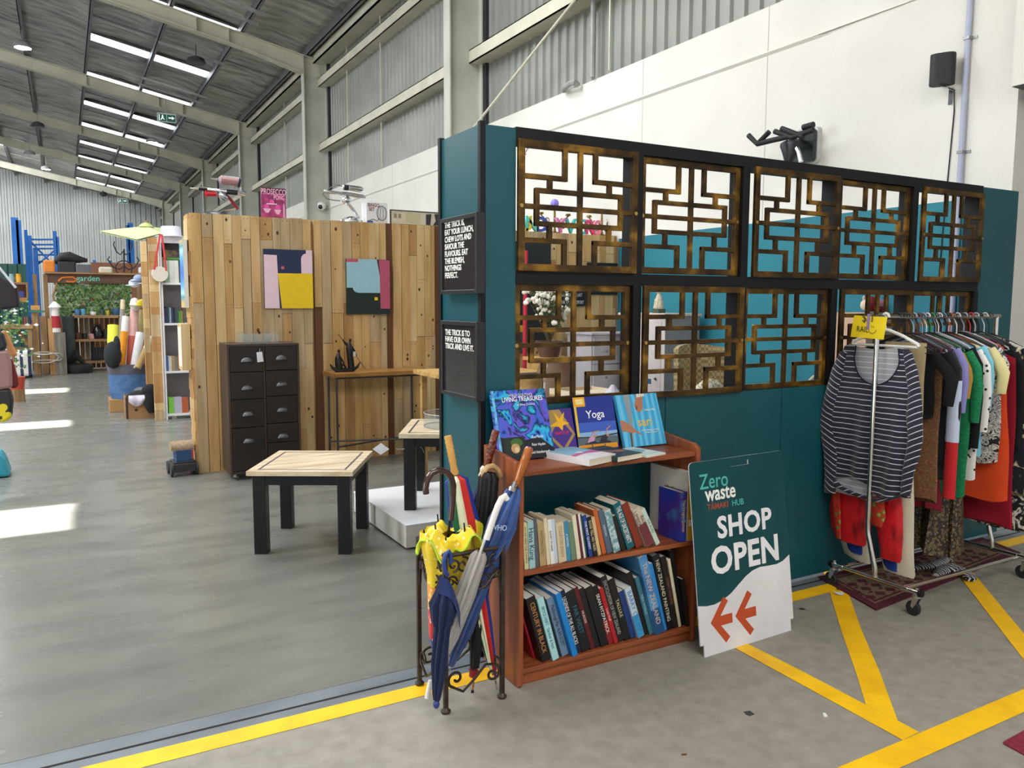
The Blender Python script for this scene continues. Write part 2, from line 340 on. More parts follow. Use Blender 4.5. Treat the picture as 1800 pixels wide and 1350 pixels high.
# front hall around the camera: roof, header over the wide door opening, side walls; its far side stands open to the day
m = MB(); m.box(-10, 14, -9, 3.3, 6.4, 6.6); struct(m.build('ceiling', mat('front_hall_lining', 'c9c7c2', 'bdbbb6', rough=.8)))
m = MB(); m.box(-10, 14, YC, YC+.2, 5.2, 7.5); m.box(-22, -6.5, YC, YC+.2, 0, 11); m.box(-10, 14, YC, YC+.2, 7.5, 11.4); struct(m.build('wall_front', WALLW))
m = MB(); m.box(13.8, 14, -9, YC, 0, 6.5); struct(m.build('wall_right', WALLW))
p = at(1778, 152, y=YC-.02); m = MB(); m.box(p.x, p.x+.6, 1.2, YC-.02, p.z, p.z+1.4); m.cur = 1; m.box(p.x+.01, p.x+.6, 1.2, YC-.02, p.z-.004, p.z); struct(m.build('beam', [WALLW, mat('underside_shade', '6a6866', rough=.8)]))  # underside shade put in as a darker sheet on the white box
# ---------------------------------------------------------------- teal partition with lattice grilles
BRZ = mat('brushed_bronze', '33240f', 'b0802c', (7, 5, 9), .36, .55, lo=.36, hi=.74, detail=3, c3='5e4318', bump=.1, bsc=40)
pt = thing('partition_screen', 'long teal and black partition screen with bronze lattice grilles standing across the doorway', 'partition', (1.6, YP, 0))
XL, XR, ZT = 1.584, 5.645, 2.368
YB = 3.553
m = MB(); m.box(1.590, 1.60, YP+.01, YB-.01, .02, ZT-.004); m.build('side_panel', TEAL, pt)['label'] = 'narrow teal end panel facing the shop'
m = MB(); m.box(1.60, 1.757, YP+.003, YP+.02, .02, ZT-.006); m.build('front_panel', TEAL, pt)
m = MB(); m.box(5.236, XR, YP+.003, YP+.02, .02, ZT-.006); m.build('front_panel', TEAL, pt)
for xa, xb in ((1.757, 2.628), (2.632, 3.458), (3.462, 4.35), (4.354, 5.236)):
    m = MB(); m.box(xa, xb, YP+.003, YP+.02, .02, 1.137); m.build('lower_panel', TEAL, pt)
for x, y in ((1.58, YP), (1.58, YB-.025)):
    m = MB(); m.box(x, x+.027, y, y+.025, 0, ZT+.008); m.build('corner_post', BLACK, pt, bevel=.002)
m = MB(); m.box(1.6, 1.75, YB-.02, YB, 0, ZT-.03); m.build('rear_panel', TEAL, pt)
m = MB(); m.box(1.757, 5.236, YP, YP+.14, 2.312, ZT); m.build('top_rail', BLACK, pt)
m = MB(); m.box(1.757, 5.236, YP, YP+.14, 1.69, 1.745); m.build('middle_rail', BLACK, pt)
m = MB(); m.box(1.757, 5.236, YP+.021, YP+.14, 1.08, 1.136); m.build('bottom_rail', BLACK, pt)
bays = [(1.759, 2.44), (2.463, 3.13), (3.165, 3.86), (3.885, 4.55), (4.585, 5.228)]
GREY = mat('dark_grey_post', '232125', '2a282d', (5, 5, 5), .5)
for x in (2.412, 3.115, 3.83, 4.525, 5.20):
    for z0, z1 in ((1.136, 1.69), (1.745, 2.312)):
        m = MB(); m.box(x, x+.048, YP, YP+.10, z0, z1); m.build('upright', GREY if x > 9 else BLACK, pt)
def lattice(x0, x1, z0, z1, y):
    m = MB(); w, h = x1-x0, z1-z0; d = .02; F = .05
    V = lambda u, v0, v1, t=.036: m.box(x0+u*w-t*w/2, x0+u*w+t*w/2, y, y+d, z1-v1*h, z1-v0*h)
    H = lambda v, u0, u1, t=.040: m.box(x0+u0*w, x0+u1*w, y+.0005, y+d-.0005, z1-v*h-t*h/2, z1-v*h+t*h/2)
    m.box(x0, x0+F*w, y, y+d, z0, z1); m.box(x1-F*w, x1, y, y+d, z0, z1)
    m.box(x0+F*w, x1-F*w, y, y+d, z1-.056*h, z1); m.box(x0+F*w, x1-F*w, y, y+d, z0, z0+.056*h)
    V(.5, .05, .95); H(.503, .03, .97)
    for s in (lambda u: u, lambda u: 1-u):
        V(s(.372), .05, .294); V(s(.372), .742, .95)
        a, b = sorted((s(.03), s(.39))); H(.275, a, b); H(.762, a, b)
        V(s(.25), .275, .385); V(s(.25), .625, .762)
        V(s(.147), .36, .65)
    H(.378, .13, .87); H(.632, .13, .87)
    o = m.build('lattice_panel', BRZ, pt, bevel=.0025)
    for u in (.02, .98):
        k = MB(); k.cyl((x0+u*w, y+.002, z1-.503*h), (x0+u*w, y-.004, z1-.503*h), .009, n=12); k.build('screw_cap', mat('brass_screw', 'c9a35a', None, rough=.3, metal=1), o)
for i, (xa, xb) in enumerate([(1.759, 2.414), (2.46, 3.115), (3.186, 3.844), (3.878, 4.525), (4.595, 5.228)]):
    fr = i % 2 == 0
    lattice(xa, xb, 1.745 if fr else 1.75, 2.317 if fr else 2.31, YP-.021 if fr else YP+.02)
for i, (xa, xb) in enumerate([(1.76, 2.41), (2.463, 3.13), (3.163, 3.825), (3.888, 4.541), (4.58, 5.2)]):
    fr = i % 2 == 1
    lattice(xa, xb, 1.136 if fr else 1.138, 1.69 if fr else 1.688, YP-.021 if fr else YP+.02)
# framed chalk-board sayings on the partition's end
FRB = mat('satin_black_frame', '242226', '1c1b1e', (9, 9, 9), .4)
def framed(name, label, z0, z1, y0, y1, lines, sz, ly, lz):
    t = thing(name, label, 'sign', (1.58, (y0+y1)/2, z0), 'framed chalk sayings on the partition')
    m = MB(); f = .018; X0, X1 = 1.546, 1.589
    m.box(X0, X1, y0, y0+f, z0, z1); m.box(X0, X1, y1-f, y1, z0, z1); m.box(X0, X1, y0+f, y1-f, z1-f, z1); m.box(X0, X1, y0+f, y1-f, z0, z0+f)
    m.build('picture_frame', FRB, t, bevel=.002)
    m = MB(); m.box(X0+.010, X0+.016, y0+f, y1-f, z0+f, z1-f); b = m.build('glazed_board', mat('glossy_black_board', '2a2727', '332f2f', (3, 3, 3), .04, coat=.5), t)
    T = frame((X0+.0095, y1-f-.016, ly), (0, -1, 0), (0, 0, 1))
    n = lines.count('\n')+1
    for i, q in enumerate(lines.split('\n')): text(q, sz, T @ Matrix.Translation((0, -i*(ly-lz)/(n-1), 0)), mat('white_lettering', 'f4f2ee', rough=.6), t, bold=.0007, align='LEFT', sx=.95)
a = at(773, 382, x=1.546); b = at(837, 372, x=1.546)
framed('framed_saying', 'upper black framed saying about eating lunch, on the teal partition end', at(837, 516, x=1.546).z, b.z, b.y, a.y, 'THE TRICK IS,\nEAT YOUR LUNCH,\nCHEW LOTS AND\nSAVOUR THE\nFLAVOURS. EAT\nTHE BLEMISH,\nNOTHINGS\nPERFECT.', .036, at(780, 397, x=1.546).z, at(780, 485, x=1.546).z)
c = at(835, 566, x=1.546); d = at(835, 706, x=1.546)
framed('framed_saying', 'lower black framed saying with three lines, on the teal partition end', d.z, c.z, b.y, a.y, 'THE TRICK IS TO\nHAVE OUR OWN\nTRICK AND LIVE IT.', .036, at(780, 584, x=1.546).z, at(780, 608, x=1.546).z)
# ---------------------------------------------------------------- bookshelf by the partition and its books
def grain(key, c1, c2, c3, ax, rough=.5, s=26, coat=0):
    sc = [s, s, s]; sc['xyz'.index(ax)] = 1.6
    return mat(key, c1, c2, tuple(sc), rough, lo=.3, hi=.72, detail=5, c3=c3, coat=coat)
RIM_X = grain('stained_pine_x', 'a35c34', '6e361c', '8a4826', 'x', .38); RIM_Z = grain('stained_pine_z', 'a35c34', '6e361c', '8a4826', 'z', .38)
SX0, SX1, SY0, SY1 = 1.582, 2.552, 2.76, 3.08
bs = thing('bookshelf', 'low brown stained-wood bookshelf with two rows of books standing against the teal partition', 'bookshelf', (2.06, 2.9, 0))
for x in (SX0, SX1-.022):
    m = MB(); m.prism([(SY0+.012, 0), (SY1, 0), (SY1, .985), (SY0+.03, .955), (SY0, .935), (SY0, .012)], .022, frame((x, 0, 0), (0, 1, 0), (0, 0, 1))); m.build('side_panel', RIM_Z, bs, bevel=.004)
ZS = (.076, .497, .918)
for z in ZS: m = MB(); m.box(SX0+.022, SX1-.022, SY0+.012, SY1, z-.022, z); m.build('shelf', RIM_X, bs, bevel=.004)
m = MB(); m.box(SX0+.022, SX1-.022, SY0+.03, SY0+.05, .0, .054); m.build('kickboard', RIM_X, bs)
PAPER = mat('paper_edges', 'e3dac6', 'c9bda4', (3, 3, 160), .85)
PAPERW = mat('white_paper_edges', 'eeebe4', 'd8d4cb', (3, 3, 160), .85)
def book(name, label, org, phi, t, h, d, col, title='', tc='ffffff', ts=.6, group=None, hard=True, pages=None, rz=0, col2=None, split=.5, sx=1):
    """a closed book: spine towards -y of its own frame, bottom left spine edge at org, leaning by phi (top to -x), turned by rz"""
    T = Matrix.Translation(org) @ Matrix.Rotation(rz, 4, 'Z') @ Matrix.Rotation(-phi, 4, 'Y')
    o = thing(name, label, 'book', org, group)
    c = .0028 if hard else .0011; e = .004 if hard else 0
    cm = col if not isinstance(col, str) else plain(col, .42); cs = [cm]
    m = MB(T); m.box(0, c, 0, d, 0, h); m.box(t-c, t, 0, d, 0, h); m.box(c, t-c, 0, c, 0, h)
    if col2: m.cur = 1; m.box(-.0004, t+.0004, -.0005, c, h*(1-split)*.0+.001, h*(1-split)); cs.append(plain(col2, .42))
    m.build('cover', cs, o, bevel=.0008)
    m = MB(T); m.box(c, t-c, c+.001, d-e-.0005, e, h-e-.0004); m.build('pages', pages or PAPER, o)
    if title:
        TT = T @ frame((t/2, -.0006, h*.52), (0, 0, -1), (1, 0, 0)); sz = t*ts
        if title.count('\n'): sz *= .55
        text(title, sz*1.35, TT, plain(tc, .5), o, 'spine_title', ext=.0003, sx=min(sx, .8*h/(max(len(q) for q in title.split('\n'))*sz*.78)))
    return o
def row(L, z, x0, group, where, yoff, tm):
    """books packed along a shelf, each leaning on its left neighbour"""
    tot = 0; x = x0; pt_ = pphi = None
    for L_ in L:
        desc, t, h, d, deg, col, title, tc, yo = L_[:9]; t *= tm; k = L_[9] if len(L_) > 9 else {}
        phi = math.radians(deg)
        if pt_ is not None:
            face = px+pt_/math.cos(pphi); hh = min(h, ph)
            x = max(face, face-hh*math.cos(phi)*math.tan(pphi)+hh*math.sin(phi))+.0006
        px, pt_, pphi, ph = x, t, phi, h
        book('book', desc+' '+where, (x, yoff+yo, z+.0005), phi, t, h, d, col, title, tc, group=group, **k)
    return x
W_, K_ = 'f1efe8', '16161a'
mid = [
 ('thin black paperback at the left end', .011, .195, .13, 3, '1d1f2a', '', W_, .0),
 ('cream-yellow paperback with worn spine, second from the left', .014, .2, .135, 3, 'd8cf9d', 'DO WE NEED THE CHURCH', '6a5a2a', -.002, dict(hard=False, ts=.45)),
 ('pale blue paperback with big dark letters', .020, .205, .14, 3.5, '9fc6cc', 'Hans Küng', '18222a', -.004, dict(hard=False, ts=.85, sx=1)),
 ('dark grey hardback beside the pale blue paperback', .014, .21, .14, 4, '5a5f66', '', W_, .004),
 ('tan paperback with yellowed pages', .022, .19, .12, 5, 'b39a6e', 'PSYCHOLOGY', '7a6038', .002, dict(hard=False, ts=.4)),
 ('light beige narrow paperback', .012, .205, .13, 6, 'ddcfae', '', K_, .004, dict(hard=False)),
 ('white paperback with small black lettering', .013, .198, .125, 6, 'e9e7e2', 'SHORT STORIES', K_, .002, dict(hard=False, ts=.5)),
 ('white and blue narrow paperback', .012, .196, .125, 6, 'c4d0de', '', '28406a', .005, dict(hard=False)),
 ('wide faded beige paperback', .027, .178, .12, 6.5, 'd6c6a6', 'COLLECTED ESSAYS', '9c7c52', .0, dict(hard=False, ts=.4)),
 ('mid-blue paperback', .015, .18, .12, 7, '3f8bb0', 'A NOVEL', 'd9e6ee', .002, dict(hard=False, ts=.5)),
 ('sage green paperback with a red mark', .017, .175, .12, 7.5, '6f8a6e', '', 'b04030', .003, dict(hard=False)),
 ('cream paperback standing taller than the sage one', .014, .2, .14, 9, 'e4dcc0', '', K_, .004, dict(hard=False)),
 ('thin maroon paperback', .007, .205, .14, 10, '6a2638', '', W_, .004, dict(hard=False)),
 ('thin white booklet', .007, .205, .14, 10, 'e6e6e2', '', K_, .005, dict(hard=False)),
 ('thin dark green booklet', .006, .2, .14, 10, '34503e', '', W_, .006, dict(hard=False)),
 ('navy blue paperback with white lettering', .014, .195, .13, 12, '20418f', 'THE FIRST QUARRY', W_, .004, dict(hard=False, ts=.55)),
 ('black paperback with white dots and lettering', .015, .185, .12, 12.5, '17161a', 'DOGS TELL NO TALES', 'e8d9a6', .003, dict(hard=False, ts=.6)),
 ('pale tan paperback beside the dotted black one', .012, .18, .12, 13, 'd5b98a', '', '6a3a2a', .004, dict(hard=False)),
 ('orange-backed hardback', .015, .215, .15, 15, 'c4622f', '', W_, .006),
 ('slate blue cloth hardback', .019, .21, .15, 15.5, '57687c', 'MEMOIRS', 'c8d2dc', .004, dict(ts=.35)),
 ('paperback with a pale blue floral spine', .024, .205, .14, 17, mat('floral_blue_spine', 'b7cdd0', '6f9ba6', (60, 60, 60), .5, lo=.45, hi=.55), '', W_, .0, dict(hard=False)),
 ('black paperback tucked between floral and teal spines', .016, .175, .12, 20, '1d2022', '', W_, .006, dict(hard=False)),
 ('thick teal hardback about uncertainty', .028, .235, .155, 22, '12626f', 'THE AGE OF UNCERTAINTY', W_, .004, dict(ts=.62)),
 ('dark red hardback', .026, .23, .155, 23, '84301f', '', W_, .004),
 ('beige and maroon paperback', .03, .2, .13, 26, 'cfc3ae', 'Baudolino\nUMBERTO ECO', '4a3430', -.004, dict(hard=False, ts=.8, col2='7a3440', split=.42)),
 ('pale green paperback at the right end of the leaning row', .016, .2, .13, 28, 'c9dacd', 'THE ROSES', '5a7a64', -.002, dict(hard=False, ts=.5)),
]
xe = row(mid, ZS[1], 1.607, 'books leaning along the middle shelf', 'on the middle bookshelf shelf', 2.79, 1.45)
book('book', 'tall purple-blue novel standing upright beside the yellow box file', (2.452, 2.775, ZS[1]+.0005), 0, .036, .235, .16, rampmat('purple_blue_art', 'noise', [(0, '151e5e'), (.45, '2b3aa0'), (.6, '4a2a86'), (.75, '2f8fc0')], scale=6, rough=.3), 'The Dragon Quintet', 'd9c76a', ts=.5)
bf = thing('box_file', 'white and yellow box file at the right end of the middle shelf', 'box file', (2.51, 2.9, ZS[1]))
m = MB(); m.box(2.492, 2.527, 2.775, 3.05, ZS[1]+.0005, ZS[1]+.325); m.build('case', mat('white_card', 'd9d6cd', 'cbc8be', (4, 4, 4), .6), bf, bevel=.002)
m = MB(); m.box(2.4925, 2.5265, 2.7735, 2.7755, ZS[1]+.004, ZS[1]+.318); m.build('yellow_spine', plain('c99a1e', .5), bf)
m = MB(); m.box(2.5, 2.518, 2.7725, 2.7738, ZS[1]+.07, ZS[1]+.1); m.build('paper_label', plain('e8e6e0', .6), bf)
m = MB(); m.prism([(r*math.cos(a), r*math.sin(a)) for a, r in [(k*PI/8, .05+.012*math.sin(3*k)) for k in range(16)]], .0006, frame((2.4915, 2.9, ZS[1]+.19), (0, -1, 0), (0, 0, 1))); m.build('printed_blot', plain('b08a28', .6), bf)
DK = dict(pages=PAPERW, ts=.5)
low = [
 ('thin red folder at the far left', .008, .27, .2, 17, 'b01f30', '', W_, .05, dict(hard=False)),
 ('black rugby history with orange spine letters', .034, .305, .24, 16, '141417', 'CENTURY IN BLACK', 'c98a4a', -.005, DK),
 ('pale aqua biography', .024, .3, .22, 16, 'aedfe0', 'BRYCE HART   Gardner & Hart', '35688a', -.014, DK),
 ('dark grey hardback behind the pale aqua one', .012, .29, .21, 16.5, '2b2e34', '', W_, .01, DK),
 ('grey-blue hardback with black title', .026, .285, .21, 17, '6f8ba6', 'Marlborough Man  ALAN SCOTT', '1c2a3a', .0, DK),
 ('bright blue hardback poking forward', .02, .31, .23, 17.5, '1683d0', '', W_, -.024, DK),
 ('navy hardback with white rugby legends title', .022, .31, .23, 17.5, '1a2036', 'LEGENDS OF THE ALL BLACKS', W_, -.006, dict(pages=PAPERW, ts=.7)),
 ('thick black hardback with blue title', .034, .3, .22, 18, '15171b', 'FAR WEST', '2f6f86', -.004, DK),
 ('maroon and black crime hardback', .018, .31, .22, 18, '5c1820', 'MURDER', 'e0d0c0', .002, DK),
 ('plain black hardback beside the maroon one', .02, .3, .22, 18, '1b1b1e', '', W_, .004, DK),
 ('black hardback with cream jacket top', .03, .3, .22, 18.5, '19181a', '', W_, .0, dict(pages=PAPERW, col2='19181a')),
 ('black hardback with white and red rugby title', .02, .3, .22, 18.5, '141317', 'SEAN FITZPATRICK', W_, .004, dict(pages=PAPERW, ts=.65, col2='8f1c22', split=.6)),
 ('narrow red hardback', .016, .285, .2, 18.5, 'b3202a', 'Lone Wolf', 'f0d8d0', .0, DK),
 ('tall black encyclopedia with grey lettering', .026, .335, .24, 18.5, '1c1c1f', 'ENCYCLOPEDIA OF NEW ZEALAND', 'a9a9a4', .004, dict(pages=PAPERW, ts=.55)),
 ('black hardback with pale cream title', .026, .315, .23, 18.5, '18181b', 'TALLULE', 'd8d2a6', .004, DK),
 ('navy paperback with short spine', .022, .245, .18, 18.5, '1b3a78', '', W_, .006, dict(hard=False)),
 ('white and blue jacketed hardback', .026, .26, .19, 19, 'c4d6e2', 'BARRY CRUMP', '2f7fb8', -.006, dict(pages=PAPERW, ts=.7, col2='3f9ad0', split=.55)),
 ('tall black hardback left of the teal spine', .022, .33, .23, 18.5, '151518', '', W_, .006, DK),
 ('dull teal hardback', .018, .3, .22, 18, '3d7484', 'NEW WORLD', '9cc6d0', .0, DK),
 ('largest book, blue New Zealand pictorial', .036, .40, .29, 17, mat('blue_sea_jacket', '2f6fa6', '5e9fce', (3, 3, 6), .3), 'The NEW ZEALAND', 'd8b8a0', -.02, dict(pages=PAPERW, ts=.55, col2='1c4f80', split=.68)),
 ('bright blue paperback right of the New Zealand pictorial', .02, .35, .25, 16, '2b86cf', '', W_, .0, dict(hard=False)),
 ('black painting book with white spine title', .03, .385, .27, 15, '17181b', 'NEW ZEALAND PAINTING', 'd9d5b8', .0, DK),
 ('black and brown hardback', .022, .37, .26, 14, '2a2220', 'GREAT HOUSES', '8a5a4a', .004, DK),
 ('cream-spined thin hardback', .012, .35, .25, 13, 'ddd2ae', '', K_, .004, DK),
 ('tall black hardback near the right end', .018, .385, .27, 12, '141518', '', W_, .01, DK),
 ('small dark picture book at the right end', .014, .24, .18, 10, '241c1a', '', 'c08a5a', -.006, dict(pages=PAPERW)),
]
xe2 = row(low, ZS[0], 1.70, 'books leaning along the bottom shelf', 'on the bottom bookshelf shelf', 2.79, 1.335)
print('book ends', xe, xe2)
# ---- books displayed on top
def shown(name, label, x0, x1, yb, zt, t, mats, yt=3.084):
    """book standing face out from x0 to x1, its foot at y=yb, its top leaning back to y=yt, height zt; returns (thing, T, w, h)"""
    z0 = ZS[2]+.001; up = Vector((0, yt-yb, zt-z0)); w, h = x1-x0, up.length; th = (t+.001)*(zt-z0)/h; T = frame((x0, yb-th, z0+.0005+t*(yt-yb)/h), (1, 0, 0), up)
    o = thing(name, label, 'book', ((x0+x1)/2, yb, z0), 'books displayed on top of the bookshelf'); T = T @ Matrix.Translation((0, 0, 0))
    m = MB(T); m.box(0, w, 0, h, -.002, 0); m.box(0, w, 0, h, -t, -t+.002); m.box(0, .002, 0, h, -t+.002, -.002); m.build('cover', mats, o, bevel=.0006)
    m = MB(T); m.box(.002, w-.003, .003, h-.003, -t+.002, -.002); m.build('pages', PAPERW, o)
    return o, T, w, h
def art(o, T, name, pieces, z=.0004):
    """flat printed shapes: (hex or material, outline in fractions of the cover)"""
    w, h = o[2], o[3]
    for i, (c, P) in enumerate(pieces):
        m = MB(T); m.prism([(u*w, v*h) for u, v in P], .0004, Matrix.Translation((0, 0, z*(1+i*.4)-.0004))); m.build(name, c if not isinstance(c, str) else plain(c, .4), o[0])
def oval(cx, cy, rx, ry, n=18, a0=0): return [(cx+rx*math.cos(a0+2*PI*k/n), cy+ry*math.sin(a0+2*PI*k/n)) for k in range(n)]
rect = lambda a, b, c, d: [(a, c), (b, c), (b, d), (a, d)]
def cap(o, s, u, v, size, c, sx=1, bold=0, rot=0, align='CENTER'):
    text(s, size, o[1] @ Matrix.Translation((u*o[2], v*o[3], .0011)) @ Matrix.Rotation(rot, 4, 'Z'), plain(c, .5), o[0], 'cover_title', bold=bold, ext=.0003, sx=sx, align=align)
PAUA = rampmat('paua_shell_print', 'noise', [(.0, '0b1440'), (.3, '2a2a8a'), (.36, '0d1230'), (.39, '2f7fe0'), (.46, '35c4ea'), (.50, '0f1c50'), (.53, '3f6ad8'), (.60, '6a5ad0'), (.64, '10184a'), (.68, '3ab0e6'), (1, '62d8ee')], sc=(7, 1, 8), scale=1, dist=1.2, rough=.25)
A = shown('book', 'large blue and purple swirl-covered nature book leaning at the left on the bookshelf top', 1.607, 1.882, 2.985, 1.212, .022, PAUA)
art(A, A[1], 'cover_picture', [('10131f', [(0, 0), (1, 0), (1, .12), (.75, .3), (.45, .26), (0, .34)]), ('1c2a1e', rect(.1, .47, .06, .32)), ('3d6a2c', oval(.32, .24, .11, .06)), ('c9a06a', oval(.29, .16, .08, .07)), ('e8cf9c', oval(.31, .14, .04, .04))])
cap(A, "WILD SOUTH'S", .52, .92, .018, 'f0ead8'); cap(A, 'LIVING TREASURES', .55, .86, .03, 'ffffff', .82, .0002); cap(A, 'of New Zealand', .6, .78, .014, 'e8e8f4')
for q, v in (('Rod Morris', .3), ('Peter Hayden', .19), ('David Attenborough', .08)): cap(A, q, .72, v, .018, 'ffffff', .7)
m = MB(A[1]); m.box(.0, .012, .0, A[3], .0002, .0008); m.build('spine_fold', rampmat('pale_paua', 'noise', [(.3, '2b6fd0'), (.5, '7fd8f4'), (.7, '3a50c0')], sc=(20, 4, 20), scale=1, rough=.25), A[0])
Bk = shown('book', 'purple gift-wrapping book with a golden bow, between the swirl book and the yoga book', 1.887, 2.033, 3.02, at(1001, 718, y=3.084).z, .012, plain('4b2a86', .35))
art(Bk, Bk[1], 'cover_picture', [('a98a4a', [(.5, .02), (1.0, .4), (.55, .98), (.02, .98), (0, .4)]), ('4b2a86', [(.5, .12), (.9, .42), (.5, .8), (.1, .42)]), ('f0b41e', [(.1, .62), (.4, .72), (.32, .94), (.5, .78), (.72, .92), (.62, .72), (.85, .66), (.6, .62), (.55, .5), (.42, .6)])])
cap(Bk, 'WRAP IT UP', .5, .45, .02, 'e02a3a', .7, .0002)
Y = shown('book', 'blue yoga guide with an orange corner tag standing on the bookshelf top', 2.04, 2.266, 3.02, 1.163, .014, rampmat('yoga_sky_print', 'wave', [(0, '1c2f8f'), (1, '1c2f8f')], rough=.25))
art(Y, Y[1], 'cover_picture', [('3a5fc0', rect(0, 1, .32, .52)), ('8fb6e0', rect(0, 1, .22, .34)), ('5c6b70', rect(0, 1, .1, .24)), ('3a4038', [(0, .24), (.5, .22), (1, .26), (1, .29), (.4, .25), (0, .27)]),
  ('e9a41e', rect(-.01, .28, .82, 1.0)), ('f3d060', rect(.04, .25, .86, .97)), ('e59a1a', rect(.03, .32, .02, .11)), ('e59a1a', rect(.34, .64, .02, .11)), ('e59a1a', rect(.66, .97, .02, .11)),
  ('d79ac0', [(.2, .12), (.34, .12), (.42, .22), (.38, .27), (.28, .24)]), ('2a2430', [(.12, .12), (.48, .12), (.4, .17), (.3, .16)]), ('c98a6a', oval(.42, .26, .035, .025)), ('c98a6a', [(.3, .25), (.42, .33), (.54, .34), (.54, .36), (.4, .35)]),
  ('2c2438', [(.52, .13), (.68, .13), (.74, .22), (.7, .28), (.58, .25)]), ('c98a6a', oval(.74, .26, .035, .025)), ('c98a6a', [(.68, .26), (.75, .36), (.84, .42), (.84, .44), (.73, .38)]), ('2a2430', [(.44, .12), (.84, .12), (.74, .16), (.6, .17)])])
cap(Y, 'Yoga', .5, .66, .052, 'ffffff', 1, .0002); cap(Y, 'IDIOT\'S\nGUIDES', .145, .915, .011, 'ffffff', .9)
m = MB(Y[1]); m.box(-.0005, .012, 0, Y[3], .0002, .0006); m.build('spine_fold', plain('ecc535', .4), Y[0])
SARI = rampmat('blue_silk_print', 'wave', [(0, '3f9fce'), (.5, '4aaedc'), (1, '6cc2e6')], sc=(5, 1, 1.5), scale=1.6, dist=5, rough=.25)
D = shown('book', 'light blue silk-covered sari book standing at the right on the bookshelf top', 2.278, 2.528, 2.995, 1.158, .02, SARI)
SKIN = 'b5795a'
art(D, D[1], 'cover_picture', [('8f9aa0', [(.18, 1), (.34, 1), (.30, .5), (.2, .0), (.14, .0), (.2, .5)]), ('4a4a52', [(.15, 0), (.19, .0), (.22, .3), (.18, .3)]), (SKIN, [(.5, 1), (.68, 1), (.62, .86), (.6, .72), (.52, .64), (.45, .66), (.4, .78), (.46, .88)]), ('d8d4cc', [(.5, .93), (.7, .95), (.69, 1), (.5, 1)]),
  (SKIN, [(0, .52), (.1, .5), (.2, .42), (.34, .3), (.44, .24), (.44, .21), (.3, .27), (.22, .26), (.1, .3), (0, .3)]), ('7a4a3a', [(.42, .7), (.46, .69), (.48, .76), (.44, .78)])])
cap(D, 'Edwina Pio', .75, .68, .014, 'f4f0e0'); cap(D, 'sari', .58, .45, .062, 'f0b82a', 1, .0003); cap(D, 'Indian Women at Work\nin New Zealand', .68, .27, .011, 'f0f0e8')
def lying(label, px, z0, t, col, group='books displayed on top of the bookshelf'):
    P = [at(*p, z=z0+t) for p in px]                     # left, back, right, front of the upper face
    c = (P[0]+P[2])/2; e1 = ((P[2]-P[3])+(P[1]-P[0]))/2; e2 = ((P[0]-P[3])+(P[1]-P[2]))/2; w, h = e1.length, e2.length
    o = thing('book', label, 'book', (c.x, c.y, z0), group); T = frame((c.x, c.y, z0+.0005), e1, e2)
    m = MB(T); m.box(-w/2, w/2, -h/2, h/2, t-.0015, t); m.box(-w/2, w/2, -h/2, h/2, 0, .0015); m.box(-w/2, -w/2+.0015, -h/2, h/2, .0015, t-.0015); m.build('cover', plain(col, .35), o)
    m = MB(T); m.box(-w/2+.0015, w/2-.001, -h/2+.001, h/2-.001, .0015, t-.0015); m.build('pages', PAPER, o)
    return o, T @ Matrix.Translation((-w/2, -h/2, t+.0002)), w, h
E1 = lying('thick white paperback with blue and pink cover lying flat in front of the wrapping book', [(973, 791), (1019, 783), (1065, 800), (1017, 811)], ZS[2], .03, 'e9e7ea')
art(E1, E1[1], 'cover_picture', [('8fc4de', rect(.02, .98, .45, .98)), ('c85a9c', [(.02, .3), (.5, .38), (.98, .3), (.98, .5), (.5, .46), (.02, .42)]), ('e6eef2', oval(.5, .5, .1, .06))])
E2 = lying('dark teal hardback with brown animal cover lying flat in front of the yoga book', [(1028, 789), (1068, 780), (1119, 797), (1070, 803)], ZS[2], .024, '22363e')
art(E2, E2[1], 'cover_picture', [('7a5a48', oval(.35, .5, .26, .14)), ('9a6a54', oval(.7, .42, .2, .1)), ('3a5a6a', rect(.1, .9, .75, .9))])
E3 = lying('thin white booklet lying flat in front of the sari book', [(1090, 790), (1120, 784), (1160, 797), (1124, 803)], ZS[2], .008, 'e6ecea')
art(E3, E3[1], 'cover_picture', [('9cc4d0', oval(.5, .6, .3, .2)), ('c9dcd4', rect(.1, .9, .08, .3))])
# ---------------------------------------------------------------- wrought-iron umbrella stand and its umbrellas
IRON = mat('bronzed_iron', '4a3f36', '352c26', (30, 30, 30), .45, .5)
ux0, ux1, uy0, uy1 = 1.236, 1.487, 2.732, 2.998
uz = at(783, 974, y=uy0).z
us = thing('umbrella_stand', 'square wrought-iron umbrella stand with scrolled sides left of the bookshelf', 'umbrella stand', (1.36, 2.87, 0))
for x in (ux0, ux1):
    for y in (uy0, uy1):
        m = MB(); m.box(x-.0085, x+.0085, y-.0085, y+.0085, .012, uz); m.build('leg', IRON, us, bevel=.001)
        m = MB(); m.lathe([(.010, 0), (.019, .004), (.020, .011), (.013, .017), (.0095, .024)], (x, y, 0), 14); m.build('foot', IRON, us, True)
def spiral(c, r, a0, turns, ax, az, n=26, grow=.18): return [Vector(c)+(Vector(ax)*math.cos(a0+turns*2*PI*i/n)+Vector(az)*math.sin(a0+turns*2*PI*i/n))*(r*(1-(1-grow)*i/n)) for i in range(n+1)]
